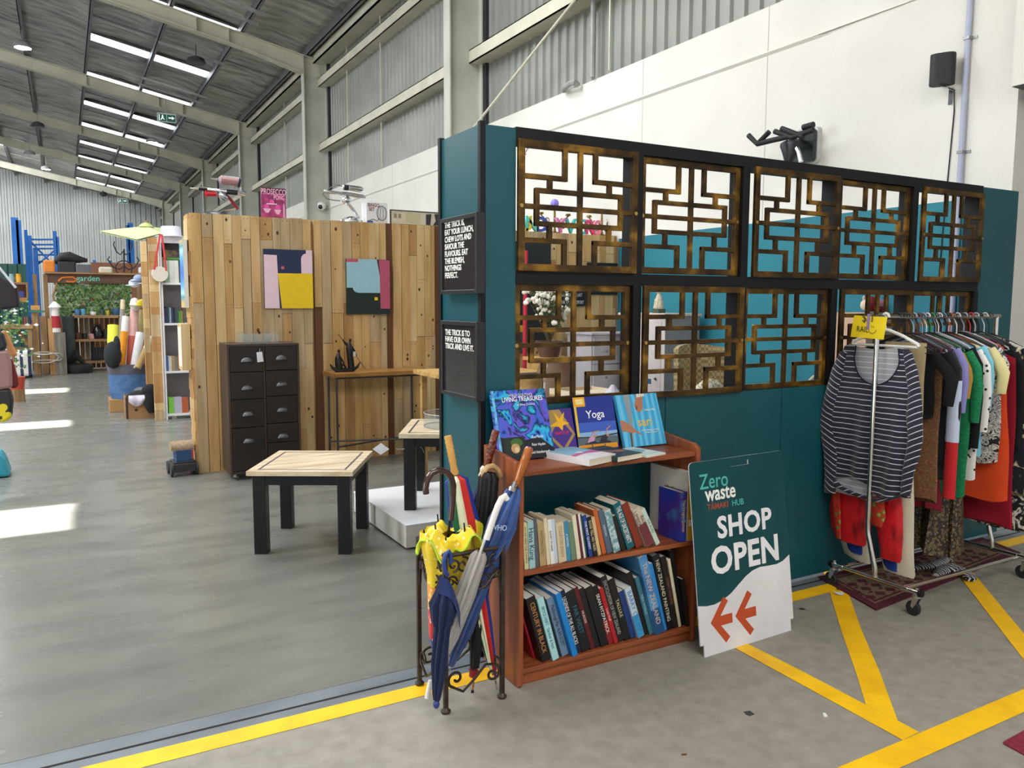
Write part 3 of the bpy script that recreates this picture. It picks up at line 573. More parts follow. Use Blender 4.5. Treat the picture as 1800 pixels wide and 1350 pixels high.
def side(p0, p1):
    p0, p1 = Vector(p0), Vector(p1); ax = (p1-p0).normalized(); L = (p1-p0).length; Z = Vector((0, 0, 1)); mid = (p0+p1)/2
    m = MB(); m.tube([p0+Z*(uz-.008), p1+Z*(uz-.008)], .009, 6)
    m.build('top_rail', IRON, us)
    m = MB()
    for s in (-1, 1):
        e = ax*s
        m.tube(spiral(mid+e*L*.20+Z*(uz-.055), .034, PI*.5, 1.3, e, Z), .0048, 6)
        m.tube(spiral(mid+e*L*.36+Z*(uz-.05), .028, -PI*.5, 1.2, -e, Z), .0048, 6)
        m.tube(spiral(mid+e*L*.17+Z*(uz-.13), .038, PI, 1.4, e, Z), .0048, 6)
        m.tube([mid+e*L*.08+Z*(uz-.165), mid+e*L*.2+Z*(uz-.155), mid+e*L*.32+Z*(uz-.12), mid+e*L*.42+Z*(uz-.10), mid+e*L*.46+Z*(uz-.15), mid+e*L*.47+Z*(uz-.2)], .0048, 6)
        m.tube(spiral(mid+e*L*.39+Z*(uz-.115), .024, 0, 1.2, -e, Z), .0048, 6)
    m.tube(arc(mid+Z*(uz-.155), .03, 0, PI, 10, ax, Z), .0045, 6)
    m.build('scroll_panel', IRON, us, True)
    m = MB(); z = .115                                   # low s-scroll
    P = spiral(p0+ax*.045+Z*(z+.015), .036, PI*1.25, -1.05, ax, Z)[::-1]+[p0+ax*.075+Z*(z-.045), mid+Z*(z-.005), p1-ax*.075+Z*(z+.045)]+spiral(p1-ax*.045+Z*(z-.0), .04, PI*.55, -1.1, ax, Z)
    m.tube(P, .0058, 6); m.build('low_scroll', IRON, us, True)
side((ux0, uy0, 0), (ux1, uy0, 0)); side((ux0, uy1, 0), (ux0, uy0, 0)); side((ux1, uy1, 0), (ux0, uy1, 0)); side((ux1, uy0, 0), (ux1, uy1, 0))
def U(u, v, y): return at(u, v, y=y)
def canopy(m, p0, p1, prof, ribs=8, depth=.3, n=48, twist=.6, seam=None):
    """closed pleated canopy along p0->p1; prof [(t, radius)]; seam(theta index) -> material index"""
    p0, p1 = Vector(p0), Vector(p1); d = (p1-p0).normalized(); a = d.cross(Vector((0, 1, 0))).normalized(); b = d.cross(a)
    nt = len(prof); vs = []
    for t, r in prof:
        for k in range(n):
            th = 2*PI*k/n; q = r*(1-depth+depth*abs(math.sin(ribs*th/2+1.2*t)))
            thh = th+twist*t; vs.append(p0+(p1-p0)*t+a*(q*math.cos(thh))+b*(q*math.sin(thh)))
    base = len(m.v); m.v += [tuple(v) for v in vs]
    for i in range(nt-1):
        for k in range(n):
            m.f.append(tuple(base+x for x in (i*n+k, i*n+(k+1) % n, (i+1)*n+(k+1) % n, (i+1)*n+k))); m.mi.append(seam(k, n, i) if seam else 0)
    return m
def umbrella(label, htop, hbot, tip, y0, y1, hm, prof, cm, seam=None, hr=.013, handle=None, ferr=CHROME, hprof=None, cs=(.0, 1), **kw):
    """htop/hbot handle ends and the floor tip, as pixels; y0, y1 depths of the two ends"""
    a = U(*htop, y0); t_ = U(*tip, y1); f = (Vector(U(*hbot, y0))-a).length/(t_-a).length
    b = a.lerp(t_, f); o = thing('umbrella', label, 'umbrella', t_, 'umbrellas in the iron stand')
    m = MB(); m.cyl(a.lerp(t_, f*.9), t_, .0055, .0045, 8); m.build('shaft', ferr, o, True)
    m = MB()
    if handle: m.tube(handle, hr, 12)
    else:
        P = hprof or [(0, .8), (.04, 1), (.5, 1.02), (.96, .95), (1, .8)]; m.tube([a.lerp(b, t) for t, r in P], [hr*r for t, r in P], 12)
    m.build('handle', hm, o, True)
    p0, p1 = a.lerp(t_, cs[0]), a.lerp(t_, cs[1]); m = MB(); canopy(m, p0, p1, prof, seam=seam, **kw); m.build('canopy', cm, o, True)
    return o, a, b, t_
BAMB = mat('bamboo_handle', 'd9a75c', 'c18c42', (10, 10, 10), .4); LACQ = grain('orange_lacquer_wood', 'b86a24', '8c4a14', 'a35a1c', 'z', .22, 40, .5)
REDW = mat('carved_red_brown_wood', '7a3418', '4e1e0e', (50, 50, 50), .3, bump=.6, bsc=70); DARKH = mat('dark_brown_crook', '3e2018', '2a140e', (12, 12, 12), .2, coat=.6); PALEW = mat('pale_wood_crook', 'c9a877', 'b08e5c', (16, 16, 40), .35)
cloth = lambda c, r=.55: plain(c, r, sheen=.08, spec=.3)
# golf umbrella with ridged bamboo-coloured grip
st = ['24368c', 'c62a26', 'e8ecc8', '1f6a45', '24368c', 'c62a26', 'dfe6a8', '2a2f6e']
umbrella('tall striped golf umbrella with a ridged pale wooden grip', (787, 766), (803, 832), (876, 1224), 2.93, 2.80, BAMB, [(0, .02), (.02, .048), (.22, .062), (.45, .045), (.7, .035), (.92, .02), (1, .006)], [cloth(c) for c in st], lambda k, n, i: (k*8//n) % 8, hr=.0165,
  hprof=[(0, .9)]+[(x/18, 1.0 if x % 2 else .86) for x in range(1, 11)]+[(.62, .95), (.75, .82), (.92, 1), (1, .85)], cs=(.15, .93), depth=.35)
# black umbrella with red band and wooden tip, pale crook
c = U(862, 846, 2.9); ax, az = Vector((.86, -.0, -.5)).normalized(), Vector((.35, .1, .9)).normalized()
hk = [U(856, 858, 2.9), U(849, 842, 2.9), U(850, 830, 2.9), U(857, 821, 2.9), U(866, 819, 2.9), U(874, 824, 2.9), U(880, 837, 2.9)]
umbrella('black umbrella with a pale wooden crook handle and an orange wooden tip', (860, 822), (858, 845), (830, 1226), 2.9, 2.83, PALEW, [(0, .028), (.03, .044), (.3, .044), (.55, .04), (.9, .025), (1, .02)], [cloth('0e0f11'), cloth('a01f2c')], lambda k, n, i: 0, hr=.0115, handle=hk, ferr=mat('orange_wood_shaft', 'b06a2a', '96541c', (20, 20, 20), .4), cs=(.02, .87), depth=.18)
o = bpy.data.objects['umbrella.001']; a, b = U(834, 1178, 2.835), U(831, 1190, 2.835); m = MB(); m.cyl(a, b, .022, .016, 12); m.build('red_band', cloth('8e1f2a'), o, True)
m = MB(); m.cyl(U(830.5, 1213, 2.83), U(830, 1226, 2.83), .0062, .006, 10); m.build('tip_cap', BLACK, o, True)
# carved red-brown handled umbrella behind it
umbrella('umbrella with a carved red-brown handle leaning against the bookshelf', (872, 756), (852, 822), (763, 1180), 2.97, 2.95, REDW, [(0, .02), (.05, .03), (.5, .034), (1, .012)], [cloth('2b2f5c')], hr=.0165, cs=(.24, .95))
o = bpy.data.objects['umbrella.002']; m = MB(); a, b = U(853, 820, 2.97), U(847, 838, 2.97); m.tube([a, a.lerp(b, .3), a.lerp(b, .6), b], [.014, .019, .015, .017], 10); m.build('cuff', plain('d9d2c2', .5), o, True)
# blue umbrella with orange wooden grip
umbrella('long blue umbrella with a thick orange lacquered wooden handle', (931, 786), (903, 850), (790, 1178), 2.70, 2.87, LACQ, [(0, .022), (.03, .034), (.2, .062), (.33, .056), (.5, .042), (.8, .038), (1, .012)], [rampmat('blue_pongee', 'noise', [(.3, '1a3670'), (.7, '345a9e')], sc=(3, 3, 3), scale=3, rough=.4, sheen=.3)], hr=.0185, hprof=[(0, .75), (.05, .95), (.3, 1), (.34, .93), (.37, 1), (.55, .96), (.9, .8), (1, .7)], cs=(.175, .98), depth=.45, twist=1.5)
o = bpy.data.objects['umbrella.003']; m = MB(); a, b = U(905, 846, 2.705), U(899, 862, 2.71); m.tube([a, a.lerp(b, .6), a.lerp(b, .61), b], [.010, .0115, .019, .017], 12); m.build('collar', CHROME, o, True)
text('WHO', .03, frame(U(877, 928, 2.62), (.9, .1, -.2), (.15, .1, 1)), plain('b9cbe8', .5), o, 'printed_letters')
# clear umbrella with white crook
hk = [U(855, 948, 2.63), U(866, 915, 2.625), U(875, 890, 2.62), U(882, 876, 2.62), U(888, 872, 2.62), U(891, 878, 2.62)]
umbrella('clear see-through umbrella with a white plastic handle', (880, 872), (855, 945), (752, 1226), 2.64, 2.79, plain('eceae6', .3), [(0, .02), (.04, .034), (.35, .042), (.7, .036), (1, .012)], [glass('clear_pvc', 'e2deda', .62, .12)], hr=.0125, handle=hk, ferr=plain('dcdad6', .35), cs=(.27, .86), depth=.35)
o = bpy.data.objects['umbrella.004']
for q in range(5): m = MB(); p = U(840+4.5*q, 948-abs(q-2)*2, 2.78); m.cyl(p, p+Vector((.004*(q-2), 0, -.035)), .0045, .003, 8); m.build('rib_tip', plain('f0eeea', .35), o)
m = MB(); m.cyl(U(757, 1196, 2.79), U(751, 1227, 2.79), .0095, .0115, 12); m.build('tip_sleeve', plain('e6e3dc', .4), o, True)
# rainbow spotted umbrella with dark brown crook: ruffled yellow rim standing above the stand
hk = arc(U(773, 857, 2.84), .068, PI*.98, 0, 12)+[U(796, 880, 2.84), U(793, 913, 2.84)]; hk = [U(749, 868, 2.84)]+[U(748, 858, 2.84), U(751, 843, 2.84), U(759, 831, 2.84), U(771, 826, 2.84), U(784, 829, 2.84), U(793, 838, 2.84), U(797, 853, 2.84), U(796, 880, 2.84), U(793, 914, 2.84)]
def dots(key, c, d): return rampmat(key, 'vor', [(0, d), (.23, d), (.26, c), (1, c)], sc=(45, 45, 45), scale=1, rough=.45, sheen=.2)
rb = [dots('dots_yellow', 'f2d21e', 'faf0b0'), dots('dots_orange', 'f0a232', 'fbe6b8'), dots('dots_red', 'd5302c', 'f6cfc4'), dots('dots_violet', '3a3a9a', 'c0c0f0'), dots('dots_blue', '3a8fc8', 'd0ecf8')]
umbrella('child rainbow umbrella with white dots, ruffled yellow rim and a dark brown crook', (796, 850), (793, 914), (770, 1150), 2.84, 2.86, DARKH, [(0, .115), (.10, .113), (.2, .095), (.35, .072), (.42, .069), (.62, .058), (.63, .057), (.85, .045), (.86, .044), (.95, .03), (1, .01)], rb, lambda k, n, i: 0 if i < 4 else 1 if i < 6 else 2 if i < 8 else 3 if i < 9 else 4, hr=.0125, handle=hk, ferr=BLACK, cs=(.285, 1), depth=.22)
o = bpy.data.objects['umbrella.005']
m = MB(); cc = U(793, 944, 2.84); RF = random.Random(4)
def ruf(u, v):
    th = 2*PI*u; r = (.045+.075*v)*(1+.16*math.sin(5*th+1)+.07*math.sin(11*th)); z = .035*math.sin(4*th+.5)*v+.035*math.sin(PI*v)+.02*math.sin(9*th)*v-.03*v
    return (cc.x+r*math.cos(th)*1.02, cc.y+r*math.sin(th), cc.z+.012+z)
m.sheet(72, 7, ruf); m.build('ruffled_rim', rb[0], o, True)
m = MB(); m.tube([Vector(ruf(i/72, 1)) for i in range(72)], .004, 6, True); m.build('lime_binding', plain('b6de2a', .4), o, True)
for q in range(8):
    th = 2*PI*q/8+.2; p = Vector(ruf((q/8+.03) % 1, .6)); m = MB(); m.cyl(p+Vector((0, 0, -.012)), p+Vector((-.004, 0, .03)), .004, .003, 8); m.build("rib_tip", BLACK, o)
# short navy folding umbrella hung on the front leg by its loop handle
hk = [U(787, 1012, 2.715), U(781, 1000, 2.713), U(780, 985, 2.713), U(784, 972, 2.715), U(789, 969, 2.717), U(792, 974, 2.72), U(792, 990, 2.722)]
umbrella('small navy folding umbrella hanging on the near leg by its blue loop handle', (784, 1000), (783, 1026), (767, 1240), 2.706, 2.706, plain('2c468c', .25), [(0, .012), (.06, .030), (.2, .058), (.36, .042), (.38, .034), (.7, .034), (.93, .02), (1, .014)], [cloth('18244a')], hr=.0085, handle=hk, cs=(.08, .96), depth=.42, twist=1.0)
o = bpy.data.objects['umbrella.006']; m = MB(); m.ell(U(767, 1238, 2.706), (.013, .013, .017), 12); m.build('end_cap', plain('2c3f86', .25), o, True)
m = MB(); 
def flap(u, v): p = U(770+36*u, 1012+62*u+30*v-20*math.sin(PI*u), 2.70); return (p.x, p.y-.012-.022*math.sin(PI*u)*(.4+v), p.z)
m.sheet(10, 6, flap, .0015); m.build('loose_flap', cloth('23356a'), o, True)
m = MB(); m.sheet(6, 10, lambda u, v: tuple(U(751+7*u, 949+60*v, 2.975-.006*math.sin(PI*u))), .003); m.build('wrist_strap', plain('e3ddcf', .6), bpy.data.objects['umbrella.004'])
# ---------------------------------------------------------------- shop sign board
SG = frame((2.473-.022, 2.612, .0), (1, .043, 0), (0, .128, 1)); SGW, SGH, NT = .632, .888, .055
sg = thing('sign_board', 'tall teal and white shop open board with rust arrows leaning by the bookshelf', 'sign', (2.76, 2.62, 0))
SGT = mat('sign_teal_print', '0d464c', '0b4046', (3, 3, 3), .5, spec=.3); SGW_ = mat('sign_white_print', 'e6e4e8', 'd9d7db', (4, 4, 4), .4)
def rr(x0, x1, y0, y1, r, n=6):
    P = []
    for cx, cy, a in ((x1-r, y0+r, -PI/2), (x1-r, y1-r, 0), (x0+r, y1-r, PI/2), (x0+r, y0+r, PI)): P += [(cx+r*math.cos(a+PI/2*i/n), cy+r*math.sin(a+PI/2*i/n)) for i in range(n+1)]
    return P
W2 = SGW; hz0, hz1, hx0, hx1 = .845, .868, .265, .385
def holed(z, d, mt, nm, y0poly):
    m = MB(SG)
    # board with a slotted hand hole, built as strips around the slot
    m.prism(y0poly, d, Matrix.Translation((0, 0, z))); return m.build(nm, mt, sg)
base = [(.022, 0), (W2-.022, 0), (W2-.022, NT), (W2, NT), (W2, hz0), (0, hz0), (0, NT), (.022, NT)]
m = MB(SG); m.prism(base, .006, Matrix.Translation((0, 0, -.006)))
c = .018
tl = [(0, hz0), (hx0, hz0), (hx0, hz1), (hx0, SGH), (c, SGH), (.006, SGH-.006), (0, SGH-c)]
m.prism(tl, .006, Matrix.Translation((0, 0, -.006))); m.prism([(hx1, hz0), (W2, hz0), (W2, SGH-c), (W2-.006, SGH-.006), (W2-c, SGH), (hx1, SGH)], .006, Matrix.Translation((0, 0, -.006))); m.prism([(hx0, hz1), (hx1, hz1), (hx1, SGH), (hx0, SGH)], .006, Matrix.Translation((0, 0, -.006)))
m.build('board', [SGW_], sg)
wave = [(W2*k/30, .262+.058*math.sin(-PI*.5+2*PI*(k/30)*.78+.35)+.0*k+.03*(k/30)) for k in range(31)]
wave = [(W2*u, v) for u, v in ((0, .238), (.08, .228), (.16, .226), (.25, .236), (.34, .258), (.42, .288), (.5, .318), (.58, .338), (.66, .346), (.76, .342), (.85, .340), (.92, .348), (1, .372))]
m = MB(SG); e = .0004
m.prism(wave+[(W2, hz0), (0, hz0)], e, Matrix.Translation((0, 0, .0001))); m.prism(tl, e, Matrix.Translation((0, 0, .0001))); m.prism([(hx1, hz0), (W2, hz0), (W2, SGH-c), (W2-.006, SGH-.006), (W2-c, SGH), (hx1, SGH)], e, Matrix.Translation((0, 0, .0001))); m.prism([(hx0, hz1), (hx1, hz1), (hx1, SGH), (hx0, SGH)], e, Matrix.Translation((0, 0, .0001)))
m.build('teal_field', SGT, sg)
RUST = plain('bd4a22', .5)
for x in (.072, .232):
    m = MB(SG); z = .146
    P = [(x, z), (x+.090, z+.105), (x+.118, z+.082), (x+.064, z+.021), (x+.140, z+.021), (x+.140, z-.024), (x+.064, z-.024), (x+.118, z-.085), (x+.090, z-.108)]
    m.prism(P, .0005, Matrix.Translation((0, 0, .0002))); m.build('arrow', RUST, sg)
def stext(s, x, z, size, c, bold=.0, sx=1, nm='lettering', sp=1): text(s, size, SG @ Matrix.Translation((x, z, .0009)), plain(c, .5), sg, nm, bold=bold, ext=.0003, sx=sx, spacing=sp)
stext('Zero', .150, .790, .098, '4fb8ac', .0005, .92); stext('waste', .188, .732, .098, 'f2f2ee', .0018, .86)
stext('TĀMAKI', .165, .672, .040, 'b5492a', .0002, .95); stext('HUB', .297, .672, .040, '4fb8ac', .0002, 1)
stext('SHOP', .335, .566, .138, 'eeecf0', .0042, 1.02, sp=1.06); stext('OPEN', .330, .415, .172, 'eeecf0', .0055, 1.0, sp=1.06)
# ---------------------------------------------------------------- garment rack with clothes, rugs and scraps on the floor
RX0, RX1, RYR, RZ = 3.77, 4.86, 2.76, 1.535
rk = thing('garment_rack', 'chrome rolling garment rack full of clothes on black castors', 'clothes rack', (4.3, 2.7, 0))
RB = mat('bright_chrome', 'd6d3cc', None, rough=.12, metal=1)
m = MB(); m.cyl((RX0-.03, RYR, RZ), (RX1+.03, RYR, RZ), .0125, n=14); m.build('top_rail', RB, rk, True)
def foot_y(x): return (2.455, 2.965) if x < 4 else (2.50, 3.02)
for x in (RX0, RX1):
    y0, y1 = foot_y(x); ym = 2.70
    m = MB(); m.tube([(x, RYR, RZ), (x, RYR, .42), (x, RYR-.004, .36), (x, ym+.004, .18), (x, ym, .13)], .0135, 14); m.build('upright', RB, rk, True)
    m = MB(); m.cyl((x, y0-.01, .125), (x, y1+.01, .125), .0125, n=14); m.cyl((x, y0+.05, .125), (x, y0+.062, .125), .0145, n=14); m.cyl((x, y1-.062, .125), (x, y1-.05, .125), .0145, n=14); m.build('base_bar', RB, rk, True)
    for y in (y0, y1):
        e = MB(); s = -1 if y == y0 else 1; e.cyl((x, y+s*.008, .125), (x, y+s*.03, .125), .0165, n=14); e.build('end_cap', BLACK, rk, True)
        c = MB(); c.cyl((x, y, .105), (x, y, .15), .009, n=8); c.cyl((x, y, .098), (x, y, .108), .022, n=14)
        for dx in (-.014, .014): c.prism([(-.016, .0), (.016, .0), (.024, -.052), (.012, -.06), (-.006, -.03)], .003, frame((x+dx, y, .1), (0, 1, 0), (0, 0, 1)))
        cf = c.build('castor_fork', mat('pressed_steel', 'c4c4c2', None, rough=.28, metal=.9), rk)
        c = MB(); c.lathe([(.012, -.011), (.034, -.011), (.0385, -.007), (.0385, .007), (.034, .011), (.012, .011)], n=22, T=TR((x, y+.016, .0385), ry=PI/2)); c.build('castor_wheel', mat('black_rubber', '1b1b1d', '242426', (20, 20, 20), .6), cf, True)
for y in (2.545, 2.93): m = MB(); m.cyl((RX0, y, .118), (RX1, y, .118), .011, n=12); m.build('side_bar', RB, rk, True)
# price notice on the upright
PN = frame(at(1495, 592, x=3.73), at(1553, 597, x=3.73)-at(1495, 592, x=3.73), (0, .02, 1)); w_ = (at(1553, 597, x=3.73)-at(1495, 592, x=3.73)).length; h_ = at(1501, 554, x=3.73).z-at(1495, 592, x=3.73).z
pn = thing('price_notice', 'yellow handwritten one dollar rail notice taped to the chrome clothes rack', 'sign', PN.translation)
m = MB(PN); m.sheet(8, 6, lambda u, v: (u*w_+.012*v, v*h_, .004*math.sin(PI*u)), .0012); m.build('paper', plain('f6d812', .6), pn)
m = MB(PN); m.box(.098, .116, h_-.072, h_+.012, .0042, .0052); m.build('tape', plain('9a7fae', .5), pn)
INK = plain('3a3a22', .6)
text('$ 1', .062, PN @ Matrix.Translation((.105, .105, .006)), INK, pn, ext=.0003, sx=.95); text('RAIL', .044, PN @ Matrix.Translation((.075, .045, .006)), INK, pn, ext=.0003, sx=.85)
m = MB(PN); m.tube([(.135+.022*math.cos(a), .048+.02*math.sin(a), .006) for a in [PI+PI*k/10 for k in range(11)]], .0014, 6); m.cyl((.129, .058, .006), (.130, .067, .006), .0014, n=6); m.cyl((.141, .058, .006), (.142, .067, .006), .0014, n=6); m.build('drawn_smile', INK, pn)
# cloth patterns
NAVY = rampmat('navy_breton_stripe', 'wave', [(0, '1b1b30'), (.16, '1b1b30'), (.17, 'd9d9e2'), (.29, 'd9d9e2'), (.30, '1b1b30'), (1, '1b1b30')], const=True, scale=10.8, dist=.8, bands='Z', rough=.8, sheen=.3)
NAVYR = rampmat('navy_breton_stripe_slant', 'wave', [(0, '1b1b30'), (.16, '1b1b30'), (.17, 'd9d9e2'), (.29, 'd9d9e2'), (.30, '1b1b30'), (1, '1b1b30')], const=True, scale=10.8, dist=.8, bands='Z', rot=(.5, 0, 0), rough=.8, sheen=.3)
NAVYL = rampmat('navy_breton_stripe_cross', 'wave', [(0, '1b1b30'), (.16, '1b1b30'), (.17, 'd9d9e2'), (.29, 'd9d9e2'), (.30, '1b1b30'), (1, '1b1b30')], const=True, scale=10.8, dist=.8, bands='Z', rot=(-.5, 0, 0), rough=.8, sheen=.3)
INNER = rampmat('breton_reverse', 'wave', [(0, 'b4b4be'), (.16, 'b4b4be'), (.17, 'e6e6ec'), (.3, 'e6e6ec'), (.31, 'b4b4be'), (1, 'b4b4be')], const=True, scale=10.8, bands='Z', rough=.8)
VELV = mat('red_crushed_velvet', 'b01218', '6e0a10', (16, 16, 7), .38, lo=.3, hi=.7, detail=6, c3='d8202a', bump=.3)
PAIS = rampmat('red_green_paisley', 'vor', [(0, '2a5a26'), (.2, 'b8a24a'), (.32, '4a7a2e'), (.42, 'b8301e'), (.6, 'c2341e'), (1, '7a1a14')], sc=(24, 24, 24), rough=.6)
BRN = rampmat('brown_paisley', 'noise', [(.3, '2a211c'), (.42, '8a5a36'), (.47, '3a2c26'), (.53, 'a0784a'), (.58, '4a2c22'), (.66, '8f4a2e'), (.8, '2c2724')], sc=(34, 34, 34), scale=1, dist=2.5, rough=.7)
LEO = rampmat('leopard_print', 'vor', [(0, '1c1712'), (.20, '1c1712'), (.28, '6b5636'), (.36, '8a734a'), (.5, '1f1912'), (1, '2a221a')], sc=(70, 70, 55), rough=.6)
DOT = rampmat('white_black_dots', 'vor', [(0, '16161a'), (.2, '16161a'), (.24, 'e6e4e2'), (1, 'e6e4e2')], sc=(30, 30, 30), rough=.7)
FLO = rampmat('black_floral', 'noise', [(.35, '14141a'), (.5, '17171c'), (.55, 'cfcabd'), (.62, 'e4e0d6'), (.7, '8a8a66'), (.75, '14141a')], sc=(22, 22, 22), scale=1, dist=1.2, rough=.7)
BLF = rampmat('blue_white_floral', 'noise', [(.35, 'e0e2e8'), (.48, 'e0e2e8'), (.52, '3a5a9e'), (.6, '5f7fb8'), (.68, 'e6e4e4')], sc=(28, 28, 28), scale=1, dist=1, rough=.7)
ZEB = rampmat('black_white_scroll', 'noise', [(.3, '15151a'), (.44, '15151a'), (.47, 'dad6cf'), (.53, 'dad6cf'), (.56, '15151a'), (.62, 'dad6cf'), (.7, '15151a')], sc=(16, 16, 16), scale=1, dist=3, rough=.7)
DKF = rampmat('navy_cream_floral', 'noise', [(.35, '14151f'), (.53, '171a28'), (.57, 'b9ae86'), (.64, 'd8d2b4'), (.7, '707a58'), (.76, '14151f')], sc=(14, 14, 14), scale=1, dist=1, rough=.7)
CL = lambda c: plain(c, .8, sheen=.06, spec=.25)
# the first top, spread facing out in front of the rest
HG = lambda label, x, c, yc=RYR, w=.2, zt=1.40: hanger(label, x, c, yc, w, zt)
def hanger(label, x, c, yc=RYR, w=.2, zt=1.405, r=.0045):
    o = thing('hanger', label, 'hanger', (x, yc, RZ), 'hangers on the clothes rail')
    mm = c if not isinstance(c, str) else plain(c, .35)
    m = MB(); m.tube(arc((x, yc, RZ+.002), .0185, -PI*.15, PI*1.05, 12, (0, 1, 0), (0, 0, 1))[::-1]+[(x, yc+.017, RZ-.016), (x, yc+.004, RZ-.04), (x, yc, RZ-.055), (x, yc, zt+.03)], r*.75, 8); m.build('hook', mm if isinstance(c, str) else mm, o, True)
    m = MB(); m.tube([(x, yc-w, zt-.055), (x, yc-w*.96, zt-.042), (x, yc-w*.5, zt+.0), (x, yc-.02, zt+.026), (x, yc+.02, zt+.026), (x, yc+w*.5, zt), (x, yc+w*.96, zt-.042), (x, yc+w, zt-.055)], r, 8); m.tube([(x, yc-w*.95, zt-.058), (x, yc+w*.95, zt-.058)], r*.8, 8); m.build('shoulders', mm, o, True)
    return o
hanger('white padded hanger holding the navy striped top at the near end of the rail', 3.835, 'e9e7e4', 2.76, .2, 1.44, .009)
st_ = thing('striped_shirt', 'navy and white striped long-sleeved top spread out at the near end of the rail', 'top', (3.82, 2.75, 1.2), 'clothes on the rail')
XS = 3.805
def edge(P, v):
    for (v0, u0), (v1, u1) in zip(P, P[1:]):
        if v <= v1: return u0+(u1-u0)*(v-v0)/(v1-v0)
    return P[-1][1]
LE = [(606, 1486), (625, 1479), (660, 1470), (720, 1466), (800, 1464), (862, 1460)]; RE = [(612, 1598), (640, 1606), (700, 1609), (760, 1608), (850, 1604), (880, 1600)]
def neckv(u):                                             # scooped neckline
    q = (u-.52)/.33
    return 0 if abs(q) > 1 else (1-q*q)**.5
def body(u, v):
    top = 606+8*u+66*neckv(u); q = min(1, max(0, (u-.3)/.35)); hem = 838+34*q*q*(3-2*q)+4*u
    vv = top+(hem-top)*v; l, r = edge(LE, vv), edge(RE, vv); p = at(l+(r-l)*u, vv, x=XS)
    return (p.x-.012*math.sin(PI*u)-.014*v*math.sin(u*17+2*v)-.006*math.sin(u*31+4*v)*v, p.y, p.z)
m = MB(); m.sheet(40, 36, body, .002); m.build('body', NAVY, st_, True)
m = MB(); m.tube([Vector(body(.19+.66*k/40, 0))+Vector((-.003, 0, .0)) for k in range(41)], .0035, 6); m.build('neck_binding', CL('1b1b30'), st_, True)
def backp(u, v):
    vv = 604+78*v+4*u; l, r = edge(LE, 640)+18, edge(RE, 640)-18; p = at(l+(r-l)*u, vv+8*math.sin(PI*u), x=XS+.03); return (p.x, p.y, p.z)
m = MB(); m.sheet(16, 8, backp, .002); m.build('inside_back', INNER, st_, True)
def limb(name, P, mt, par, n=14, flat=.5, x=XS):
    """hanging tube through pixel points (u, v, half width px)"""
    c = [at(u, v, x=x) for u, v, w in P]; rr_ = [w*(at(101+900, 700, x=x)-at(900+100, 700, x=x)).length*0+w*.0029 for u, v, w in P]
    m = MB(); vs = []
    for i, p in enumerate(c):
        for k in range(n):
            th = 2*PI*k/n; q = rr_[i]*(1+.12*math.sin(3*th+i)); vs.append((p.x-flat*q*math.sin(th), p.y+q*math.cos(th), p.z))
    fs = [(i*n+k, i*n+(k+1) % n, (i+1)*n+(k+1) % n, (i+1)*n+k) for i in range(len(c)-1) for k in range(n)]+[tuple(range(n)), tuple((len(c)-1)*n+k for k in range(n))]
    m.add(vs, fs); return m.build(name, mt, par, True)
limb('sleeve', [(1484, 618, 8), (1474, 650, 14), (1464, 690, 16), (1456, 720, 18), (1453, 740, 17), (1457, 770, 17), (1461, 800, 15), (1461, 835, 13), (1459, 858, 13), (1458, 866, 12)], NAVYL, st_)
limb('sleeve', [(1596, 618, 8), (1603, 650, 12), (1608, 690, 12), (1606, 730, 15), (1608, 770, 14), (1604, 800, 13), (1597, 830, 11), (1593, 860, 10), (1592, 872, 10)], NAVYR, st_)
m = MB(); m.sheet(16, 6, lambda u, v: (lambda p: (p.x+.006*math.sin(u*14), p.y, p.z))(at(1464+118*u, 805+(58+10*math.sin(PI*u))*v, x=XS+.012)), .002); m.build('reverse_side', INNER, st_, True)
m = MB(); m.tube([at(u, v, x=XS-.004) for u, v in ((1464, 842), (1470, 850), (1480, 858), (1494, 865), (1512, 872), (1530, 878), (1548, 880), (1566, 876), (1584, 872))], [.008, .016, .012, .011, .011, .011, .012, .01, .006], 10); m.build('rolled_hem', NAVYR, st_, True)
# red velvet trousers etc. hung behind the striped top
def legs(name, label, Ls, mt, x, cat='trousers', extra=()):
    o = thing(name, label, cat, at(1520, 900, x=x), 'clothes on the rail')
    for P in Ls: limb('leg', P, mt, o, x=x, flat=.2)
    for nm, P, mm, dx in extra: limb(nm, P, mm, o, x=x-dx, flat=.2)
    return o
legs('velvet_trousers', 'red crushed velvet trousers with green patterned panels below the striped top', [[(1500, 800, 34), (1497, 860, 40), (1493, 900, 42), (1492, 935, 40), (1492, 948, 36), (1493, 953, 30)], [(1552, 800, 34), (1558, 860, 34), (1562, 900, 30), (1564, 940, 26), (1564, 975, 23), (1563, 984, 20)]], VELV, 3.875,
  extra=[('patterned_panel', [(1470, 835, 9), (1470, 870, 10), (1472, 910, 8), (1474, 946, 5)], PAIS, .045), ('patterned_panel', [(1535, 845, 18), (1540, 880, 20), (1543, 905, 17), (1541, 925, 10)], PAIS, .045)])
legs('trousers', 'royal blue trousers just showing under the red velvet ones', [[(1500, 900, 20), (1502, 950, 19), (1504, 968, 16), (1505, 973, 12)], [(1566, 900, 20), (1562, 965, 18), (1566, 995, 14), (1568, 1003, 10)]], CL('1f3a8a'), 3.897)
legs('trousers', 'cream trousers with the lowest hems at the near end of the rail', [[(1498, 880, 34), (1502, 950, 33), (1508, 980, 28), (1514, 987, 18)], [(1580, 640, 24), (1582, 760, 27), (1580, 880, 32), (1575, 960, 34), (1577, 1000, 34), (1578, 1008, 30)]], CL('cfc6b2'), 3.918)
